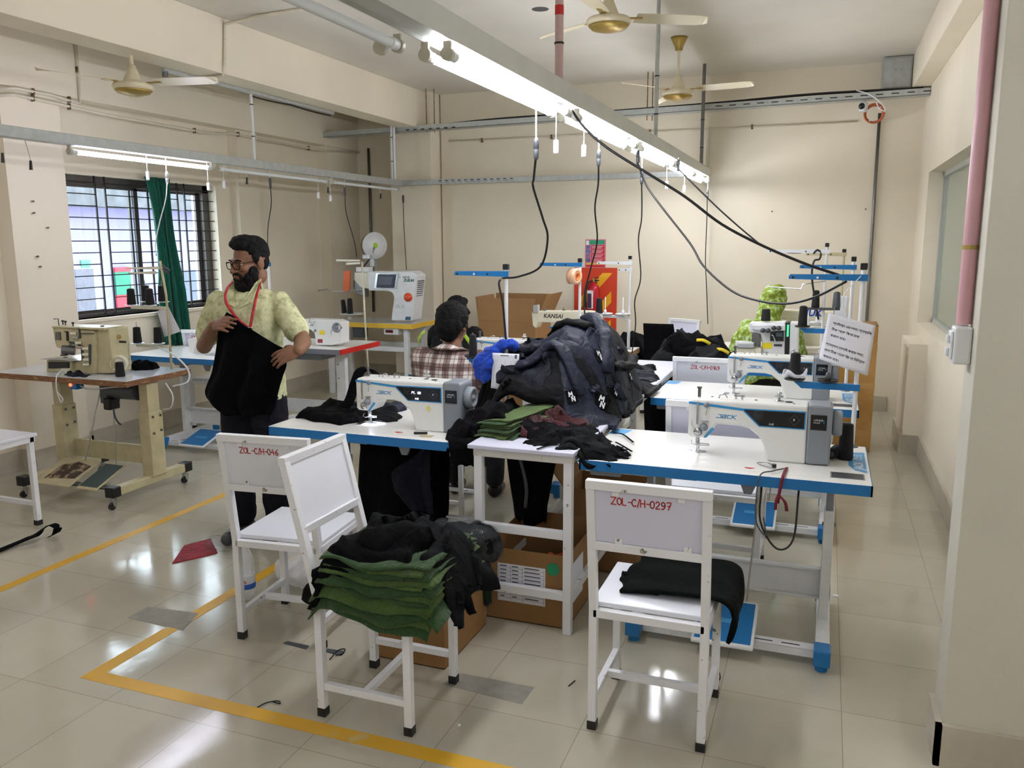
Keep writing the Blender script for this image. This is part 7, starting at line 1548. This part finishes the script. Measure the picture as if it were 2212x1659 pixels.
# ------------------------------------------------------------------ posters, board, extinguisher on the back wall
yw = YB-.004
def wq(name, px0, py0, px1, py1, m, par, d=.004, off=0):
    a, c = aty(px0, py0, YB-d-off), aty(px1, py1, YB-d-off); return MB().box(a.x, c.x, YB-d-off, YB-off, c.z, a.z).build(name, m, par)
t = thing('safety_poster', 'red and green fire safety poster above the striped board', 'poster', (-2.3, YB, 1.5)); wq('sheet', 1264.5, 517, 1308, 578, mat('poster_rim', (206, 120, 140), .5), t, .003)
po = [o for o in t.children][0]; rd = mat('poster_red', (200, 34, 52), .5, 0, 0); wt = M['wprint']
wq('header', 1273, 519, 1306, 528, mat('poster_green', (40, 150, 110), .5), po, .001, .003)
wq('emblem', 1266, 520, 1272, 529, wt, po, .001, .003)
for k in range(4):
    y = 530+k*9.3; wq('red_row', 1277, y, 1306, y+8, rd, po, .001, .003); wq('picture', 1266, y, 1275, y+8, mat('poster_picture', ((120, 110, 160), (90, 120, 180), (150, 110, 150), (100, 100, 150))[k], .5, 0, .5, 60), po, .001, .003)
    b = MB()
    for q in range(2):
        a = aty(1279, y+2+q*3, yw-.001); c = aty(1303-3*q, y+3.2+q*3, yw-.001); n_ = 9; w_ = (c.x-a.x)/n_
        for i in range(n_): b.box(a.x+i*w_, a.x+(i+.75)*w_, YB-.0048, YB-.004, c.z, a.z)
    b.build('white_lettering', wt, po)
wq('yellow_row', 1266, 568, 1306, 571.5, mat('poster_yellow', (220, 190, 60), .5), po, .001, .003); wq('red_foot', 1266, 572, 1306, 577, rd, po, .001, .003)
t = thing('extinguisher_board', 'red backing board with yellow diagonal stripes on the back wall', 'board', (-2.3, YB, .9))
a, c = aty(1241, 578, YB-.01), aty(1331, 705, YB-.01); x0, x1, z1, z0 = a.x, c.x, a.z, .42
bd_ = MB().box(x0, x1, YB-.012, YB, z0, z1).build('board', mat('orange_red_board', (208, 62, 28), .5, 0, .04), t)
def clip(poly, x0, x1, z0, z1):
    for ax, lim, sg in ((0, x0, 1), (0, x1, -1), (1, z0, 1), (1, z1, -1)):
        o = []
        for i in range(len(poly)):
            p, q = poly[i-1], poly[i]; a, c = (p[ax]-lim)*sg, (q[ax]-lim)*sg
            if a*c < 0: s = a/(a-c); o.append((p[0]+(q[0]-p[0])*s, p[1]+(q[1]-p[1])*s))
            if c >= 0: o.append(q)
        poly = o
        if not poly: return []
    return poly
for k in range(6):
    s0 = z1-.10-.30*k; P = clip([(x0+.0, s0-.42), (x1, s0+.10), (x1, s0+.22), (x0, s0-.30)], x0+.05, x1-.06, z0+.05, z1-.055)
    if len(P) > 2: MB().prism(P, YB-.0128, YB-.012).build('yellow_stripe', mat('board_yellow', (236, 176, 26), .5, 0, 0), bd_)
t = thing('fire_extinguisher', 'red fire extinguisher hung in front of the striped board', 'fire extinguisher', (-2.3, 8.54, .9)); cx = aty(1281, 640, 8.54).x; zt = aty(1281, 613, 8.54).z; zb = .78
MB().lathe([(.0, 0), (.06, 0), (.064, .01), (.064, zt-zb-.06), (.055, zt-zb-.025), (.025, zt-zb), (.018, zt-zb+.02), (0, zt-zb+.02)], (cx, 8.56, zb), (0, 0, 1), 28).build('cylinder', mat('extinguisher_red', (178, 22, 38), .25, 0, .02), t)
MB().box(cx-.05, cx+.012, 8.494, 8.5, zt-.26, zt-.07).build('label', M['wprint'], t, .001); MB().box(cx-.048, cx-.004, 8.4925, 8.494, zt-.255, zt-.1).build('label_print', mat('purple_label', (74, 44, 80), .5), t)
MB().box(cx-.01, cx+.06, 8.55, 8.57, zt+.03, zt+.042).box(cx-.0, cx+.055, 8.55, 8.57, zt+.055, zt+.065).build('handle', M['black'], t, .003); MB().cyl((cx, 8.56, zt+.015), (cx, 8.56, zt+.06), .014).build('valve', M['gold'], t)
MB().tube([(cx-.01, 8.55, zt+.03), (cx-.05, 8.53, zt+.01), (cx-.075, 8.51, zt-.1), (cx-.07, 8.5, zt-.25)], .009, 8, 5).build('hose', M['black'], t)
MB().lathe([(.065, 0), (.067, .0), (.067, .012), (.065, .012)], (cx, 8.56, zb+.1), (0, 0, 1), 24).build('band', mat('yellow_band', (200, 190, 90), .5), t)
MB().box(cx-.02, cx+.02, 8.6, 8.638, zt-.02, zt+.04).build('wall_hook', M['dsteel'], t)
# roll of tape on the middle stand
c = aty(1240, 597, 5.44); t = thing('tape_roll', 'clear roll of orange tape hung on the stand behind the heap', 'tape roll', c); Ax = Vector((.95, -.3, 0))
MB().lathe([(.028, -.03), (.055, -.03), (.055, .03), (.028, .03), (.028, -.03)], c, Ax, 30).build('roll', mat('clear_orange_tape', (222, 176, 140), .15, 0, .05, coat=.5), t)
MB().lathe([(.022, -.031), (.029, -.031), (.029, .031), (.022, .031), (.022, -.031)], c, Ax, 24).build('core', mat('orange_core', (226, 130, 60), .5), t)
MB().cyl(c+Vector((0, 0, .0)), (-1.575, 5.49, c.z+.0), .004).build('hook', M['steel'], t)
# ------------------------------------------------------------------ boxes and small things low down
bx = carton('open used cardboard box with shipping labels under the long white table', -1.345, -.955, 3.19, 3.72, 0, .33, (), 'card')
lb = MB().box(-1.275, -1.055, 3.187, 3.19, .09, .262).build('label_sheet', M['paper'], bx)
b = MB()
for k in range(9): b.box(-1.27, -1.06, 3.1865, 3.187, .105+k*.0175, .1058+k*.0175)
for x in (-1.27, -1.215, -1.16, -1.0612): b.box(x, x+.0012, 3.1865, 3.187, .095, .255)
for k in range(9):
    for x, w_ in ((-1.262, .03), (-1.208, .03), (-1.15, .075)): b.box(x, x+w_*(.6+.4*math.sin(k*3+x*50)**2), 3.1865, 3.187, .110+k*.0175, .115+k*.0175)
b.build('form_print', mat('grey_form_print', (80, 82, 92), .6), lb)
MB().cyl((-1.02, 3.187, .265), (-1.02, 3.19, .265), .028, n=24).build('green_sticker', mat('green_sticker', (30, 150, 100), .5), bx)
l2 = MB().box(-.955, -.952, 3.25, 3.42, .09, .27).build('label_sheet', M['paper'], bx)
sheet(Pile(-1.35, -.95, 3.15, 3.75, lambda X, Y: X*0+.20), -1.08, 3.36, .18, .2, .2, fabric('orange_cloth', (226, 84, 30), .8), 'orange cloth inside the labelled cardboard box', 'cloth', 'cloth', None, th=.05, wr=.06, fr=6, seed=200, n=26, sol=.02)
sheet(Pile(-1.35, -.95, 3.15, 3.75, lambda X, Y: X*0+.10), -1.2, 3.5, .22, .4, .0, BK, 'dark cloth lying in the labelled cardboard box', 'cloth', 'cloth', None, th=.05, wr=.04, fr=6, seed=204, n=22, sol=.04)
carton('cardboard box behind the labelled box under the long table', -1.18, -.80, 3.86, 4.2, 0, .42, (('l', .15, .9),), 'card')
bf = carton('plain brown open cardboard box lined with white paper beside the front chair', -1.60, -1.305, 2.70, 3.12, 0, .27, (), 'card')
MB().box(-1.594, -1.311, 2.706, 3.114, .20, .205).build('paper_lining', M['paper'], bf)
MB().add([Vector(v) for v in ((-1.58, 3.11, .20), (-1.32, 3.11, .20), (-1.32, 3.112, .262), (-1.50, 3.112, .255), (-1.58, 3.112, .22))], [(0, 1, 2, 3, 4)]).build('paper_corner', M['paper'], bf)
# plastic bag of black clothes
def plastic(name, rgb=(120, 124, 130), tr=.86):
    m, t, p = nm(name); p.inputs['Base Color'].default_value = lin(rgb); p.inputs['Roughness'].default_value = .12; p.inputs['Alpha'].default_value = 1-tr; p.inputs['Specular IOR Level'].default_value = .9
    tc = t.nodes.new('ShaderNodeTexCoord'); n = t.nodes.new('ShaderNodeTexNoise'); n.inputs['Scale'].default_value = 28; t.links.new(tc.outputs['Object'], n.inputs['Vector']); b = t.nodes.new('ShaderNodeBump'); b.inputs['Strength'].default_value = .8; b.inputs['Distance'].default_value = .01
    t.links.new(n.outputs['Fac'], b.inputs['Height']); t.links.new(b.outputs[0], p.inputs['Normal']); return m
M['film'] = plastic('clear_film')
c = Vector((-1.36, 3.03, .43)); t = thing('plastic_bag', 'clear plastic bag stuffed with black clothes behind the front chair', 'bag', (c.x, c.y, .27))
b = MB(); ell(b, c, (.15, .09, .05)); ell(b, c+Vector((.06, .02, -.05)), (.10, .09, .07)); ell(b, c+Vector((-.07, 0, -.06)), (.09, .09, .07)); bake(b, 'black_contents', BK2, t, .009, 3, .05, .10)
b = MB(); ell(b, c+Vector((0, 0, .004)), (.16, .10, .058)); ell(b, c+Vector((.06, .02, -.05)), (.112, .10, .08)); ell(b, c+Vector((-.07, 0, -.06)), (.10, .1, .08)); ell(b, c+Vector((-.10, .0, .03)), (.06, .05, .03)); bake(b, 'film', M['film'], t, .009, 2, .04, .09)
hang('cloth_strip', 'dark green cloth tied to the leg of the long white table and hanging down', 'cloth', [Vector((-1.335, 3.115, .47)), Vector((-1.345, 3.105, .43)), Vector((-1.37, 3.10, .36)), Vector((-1.33, 3.10, .25)), Vector((-1.30, 3.10, .10))], [.012, .04, .075, .06, .025], fabric('dark_green_strip', (14, 34, 24), .85), amp=.012, nf=9, seed=3)
# water bottle
bx_, by_ = -2.456, 2.97; t = thing('water_bottle', 'clear plastic water bottle with a red and blue label behind the left chair', 'bottle', (bx_, by_, 0))
m, tt, p = nm('clear_bottle_plastic'); p.inputs['Base Color'].default_value = (.93, .96, .97, 1); p.inputs['Roughness'].default_value = .08; p.inputs['Alpha'].default_value = .28; p.inputs['Specular IOR Level'].default_value = .8
MB().lathe([(.0, .0), (.036, .002), (.042, .012), (.042, .11), (.039, .12), (.042, .13), (.042, .19), (.036, .22), (.018, .255), (.014, .27), (.014, .285), (0, .285)], (bx_, by_, 0), (0, 0, 1), 28).build('bottle_body', m, t)
MB().lathe([(.0428, .06), (.0432, .062), (.0432, .125), (.0428, .127)], (bx_, by_, 0), (0, 0, 1), 28).build('label', M['wprint'], t)
MB().lathe([(.0434, .062), (.0436, .064), (.0436, .085), (.0434, .087)], (bx_, by_, 0), (0, 0, 1), 28).build('blue_label_band', mat('blue_label', (40, 90, 180), .5), t)
text('fresh', lambda u, v: Vector((bx_+.0445*math.sin((u-.02)/.0445), by_-.0445*math.cos((u-.02)/.0445), .092+v)), .026, 'label_word', M['red'], t, bold=.0006)
MB().lathe([(.016, .268), (.016, .288), (0, .289)], (bx_, by_, 0)).build('cap', M['white'], t)
# thin bag and red cloth behind
c = Vector((-2.28, 3.18, .09)); t = thing('plastic_bag', 'crumpled white translucent bag on the floor behind the left chair', 'bag', (c.x, c.y, 0)); b = MB(); ell(b, c, (.15, .10, .085)); ell(b, c+Vector((.08, .03, -.02)), (.09, .08, .065)); ell(b, c+Vector((-.06, 0, .05)), (.06, .05, .05))
bake(b, 'film', plastic('milky_film', (235, 236, 238), .5), t, .008, 3, .05, .08)
a_ = [atz(372, 1218, 0), atz(398, 1180, 0), atz(455, 1165, 0), atz(470, 1195, 0), atz(420, 1208, 0)]
Q = Pile(-3.2, -2.2, 2.9, 3.8, lambda X, Y: X*0)
b = MB(); b.add([v+Vector((0, 0, .006)) for v in a_]+[v+Vector((0, 0, .0005)) for v in a_], [(0, 1, 2, 3, 4), (9, 8, 7, 6, 5)]+[(i, i+5, (i+1) % 5+5, (i+1) % 5) for i in range(5)])
tag(b.build('cloth_scrap', fabric('dusty_red_cloth', (168, 50, 66), .8, .4)), 'flat red cloth scrap on the floor left of the chairs', 'cloth')
Q2 = atz(455, 1185, 0); t = thing('plastic_bag', 'thin clear bag lying over the red scrap by the shoes', 'bag', (Q2.x, Q2.y, 0)); b = MB(); ell(b, Q2+Vector((.06, .02, .035)), (.10, .07, .04)); ell(b, Q2+Vector((.13, .0, .05)), (.06, .05, .05)); bake(b, 'film', M['film'], t, .008, 1, .04, .04)
# strap on the floor at left
P = [atz(-30, 1200, .012), atz(20, 1180, .012), atz(60, 1163, .03), atz(80, 1155, .03), atz(98, 1140, .06), atz(112, 1133, .085), atz(124, 1140, .07), atz(120, 1152, .03), atz(108, 1158, .012)]
tag(MB().ribbon(P, .045, .004, (0, 0, 1), 6).build('floor_strap', BK), 'black elastic strap curling on the floor at the left edge', 'strap')
for lab, P in (('dark metal strip on the floor behind the front chair', ((612, 1390), (622, 1386), (668, 1396), (660, 1403))), ('second dark metal strip on the floor under the front chair', ((700, 1408), (708, 1402), (745, 1408), (738, 1417)))):
    v = [atz(a, c, .0) for a, c in P]; b = MB(); b.add([p+Vector((0, 0, .003)) for p in v]+v, [(0, 1, 2, 3), (7, 6, 5, 4), (0, 4, 5, 1), (1, 5, 6, 2), (2, 6, 7, 3), (3, 7, 4, 0)]); tag(b.build('metal_strip', M['dgrey']), lab, 'metal strip')
for k, (lab, P) in enumerate((('curled black thread scrap on the yellow line', ((556, 1528), (575, 1518), (600, 1514), (605, 1520), (590, 1516))), ('black thread loop by the second metal strip', ((712, 1425), (730, 1405), (745, 1402), (740, 1412), (725, 1416))), ('thin dark thread scrap in front of the right chair', ((1228, 1482), (1235, 1476), (1242, 1470))), ('black thread tangle at the foot of the right-hand table leg', ((1540, 1440), (1552, 1450), (1548, 1470), (1556, 1462), (1545, 1430))))):
    z = .004 if k < 3 else .0035; tag(MB().tube([atz(a, c, z) for a, c in P], .0022, 5, 5).build('thread_scrap', M['thread']), lab, 'thread')
tag(MB().cyl(atz(992, 1567, .0), atz(992, 1567, .0)+Vector((0, 0, .003)), .006, n=12).build('button', M['white']), 'tiny white disc on the floor tile near the bottom edge', 'button')
tag(MB().box(*(lambda v: (v.x-.012, v.x+.012, v.y-.012, v.y+.012, 0, .002))(atz(1805, 1287, 0))).build('paper_scrap', M['white']), 'tiny white paper scrap on the right aisle floor', 'paper')
# things on the right table
a, c = atz(1638, 999, .763), atz(1672, 1010, .768)
t = thing('thread_clipper', 'steel thread clipper lying in front of the nearest right-hand machine', 'clipper', a); d = c-a; n_ = Vector((-d.y, d.x, 0)).normalized()
for s_ in (-1, 1): MB().ribbon([a+n_*s_*.003, a.lerp(c, .5)+n_*s_*.010+Vector((0, 0, .004*(s_+1))), c+Vector((0, 0, .002))], .008, .003, (0, 0, 1), 5).build('blade', M['steel'], t)
MB().cyl(c, c+Vector((0, 0, .014)), .009).build('pivot', M['black'], t)
t = thing('ribbon_tie', 'maroon ribbon tied over the front edge of the nearest right-hand table', 'ribbon', (-.10, 3.19, .76)); rb = mat('maroon_ribbon', (110, 20, 40), .6)
MB().ribbon([Vector((-.10, 3.33, .766)), Vector((-.105, 3.25, .766)), Vector((-.108, 3.19, .766)), Vector((-.112, 3.184, .74)), Vector((-.118, 3.184, .70)), Vector((-.122, 3.185, .66))], .012, .002, (0, -1, .5), 5, side=(1, 0, 0)).build('ribbon', rb, t)
for dx in (-.012, .02): MB().ribbon([Vector((-.12, 3.184, .695)), Vector((-.115+dx, 3.178, .67)), Vector((-.113+dx*1.3, 3.18, .635))], .012, .002, (0, -1, 0), 4, side=(1, 0, 0)).build('ribbon_end', rb, t)
tag(MB().tube([Vector((-.11, 3.30, .768)), Vector((-.15, 3.24, .77)), Vector((-.19, 3.185, .765)), Vector((-.20, 3.175, .68)), Vector((-.195, 3.17, .58)), Vector((-.16, 3.18, .53)), Vector((-.17, 3.18, .60))], .0028, 6, 6).build('thread_tangle', M['dgrey']), 'grey tangle of threads hanging over the nearest right-hand table edge', 'thread')
tag(MB().tube([Vector((-.19, 3.30, .688)), Vector((-.185, 3.25, .56)), Vector((-.12, 3.24, .46)), Vector((-.06, 3.25, .50)), Vector((-.05, 3.30, .688))], .004, 6, 6).build('cable_loop', M['cable']), 'thin black cable looping below the nearest right-hand table', 'cable')
tag(MB().ribbon([atz(1362, 900, .806)+Vector((0, 0, .0)), Vector((-.98, 3.60, .84)), Vector((-.90, 3.62, .83)), Vector((-.86, 3.60, .80))], .16, .002, (0, 0, 1), 5).build('paper_curl', M['paper']), 'curled white paper under the heap at the right side of the long table', 'paper') if False else None
tag(MB().box(-1.72, -1.66, 3.33, 3.37, .7605, .762).build('paper_scrap', mat('tan_paper', (190, 176, 140), .7)), 'tan paper scrap on the left blue table', 'paper')
tag(MB().cyl((-1.76, 3.36, .768), (-1.70, 3.38, .768), .006, n=10).build('pen', M['black']), 'short dark pen lying on the left blue table', 'pen')
tag(MB().tube([Vector((-4.66, 3.99, .805)), Vector((-4.62, 3.93, .83)), Vector((-4.60, 3.875, .80)), Vector((-4.605, 3.87, .72)), Vector((-4.58, 3.87, .64)), Vector((-4.56, 3.87, .66)), Vector((-4.60, 3.872, .70))], .004, 6, 6).build('power_cord', M['white']), 'white cord hanging over the front of the wood-edged table', 'cord')
tag(MB().tube([Vector((-4.20, 4.33, .96)), Vector((-4.08, 4.36, .90)), Vector((-4.01, 4.40, .80)), Vector((-4.005, 4.38, .72)), Vector((-4.06, 4.3, .70))], .006, 6, 6).build('power_cord', M['white']), 'thick white cord curling off the right end of the wood-edged table', 'cord')
tag(MB().tube([Vector((-4.02, 4.2, .74)), Vector((-3.97, 4.2, .66)), Vector((-3.99, 4.2, .58)), Vector((-4.06, 4.2, .56))], .005, 6, 6).build('power_cord', M['white']), 'white cord loop under the right end of the wood-edged table', 'cord')
# nail heads on the window pilaster
for k, (a, c) in enumerate(((68, 435), (70, 460), (100, 492), (78, 554), (84, 576), (1668, 457), (1870, 452))):
    p = atx(a, c, XL+.14) if k < 5 else aty(a, c, YB); d = Vector((1, 0, 0)) if k < 5 else Vector((0, -1, 0))
    tag(MB().cyl(p, p+d*.02, .004, n=8).cyl(p+d*.018, p+d*.022, .008, n=8).build('wall_nail', M['rust']), ['rusty screw in the left pilaster, topmost', 'rusty screw in the left pilaster, second from the top', 'small nail by the window edge', 'rusty screw in the left pilaster, fourth from the top', 'rusty screw in the left pilaster, lowest', 'dark wall plug on the back wall above the green headscarf', 'dark wall plug on the back wall beside the steel conduit'][k], 'screw')
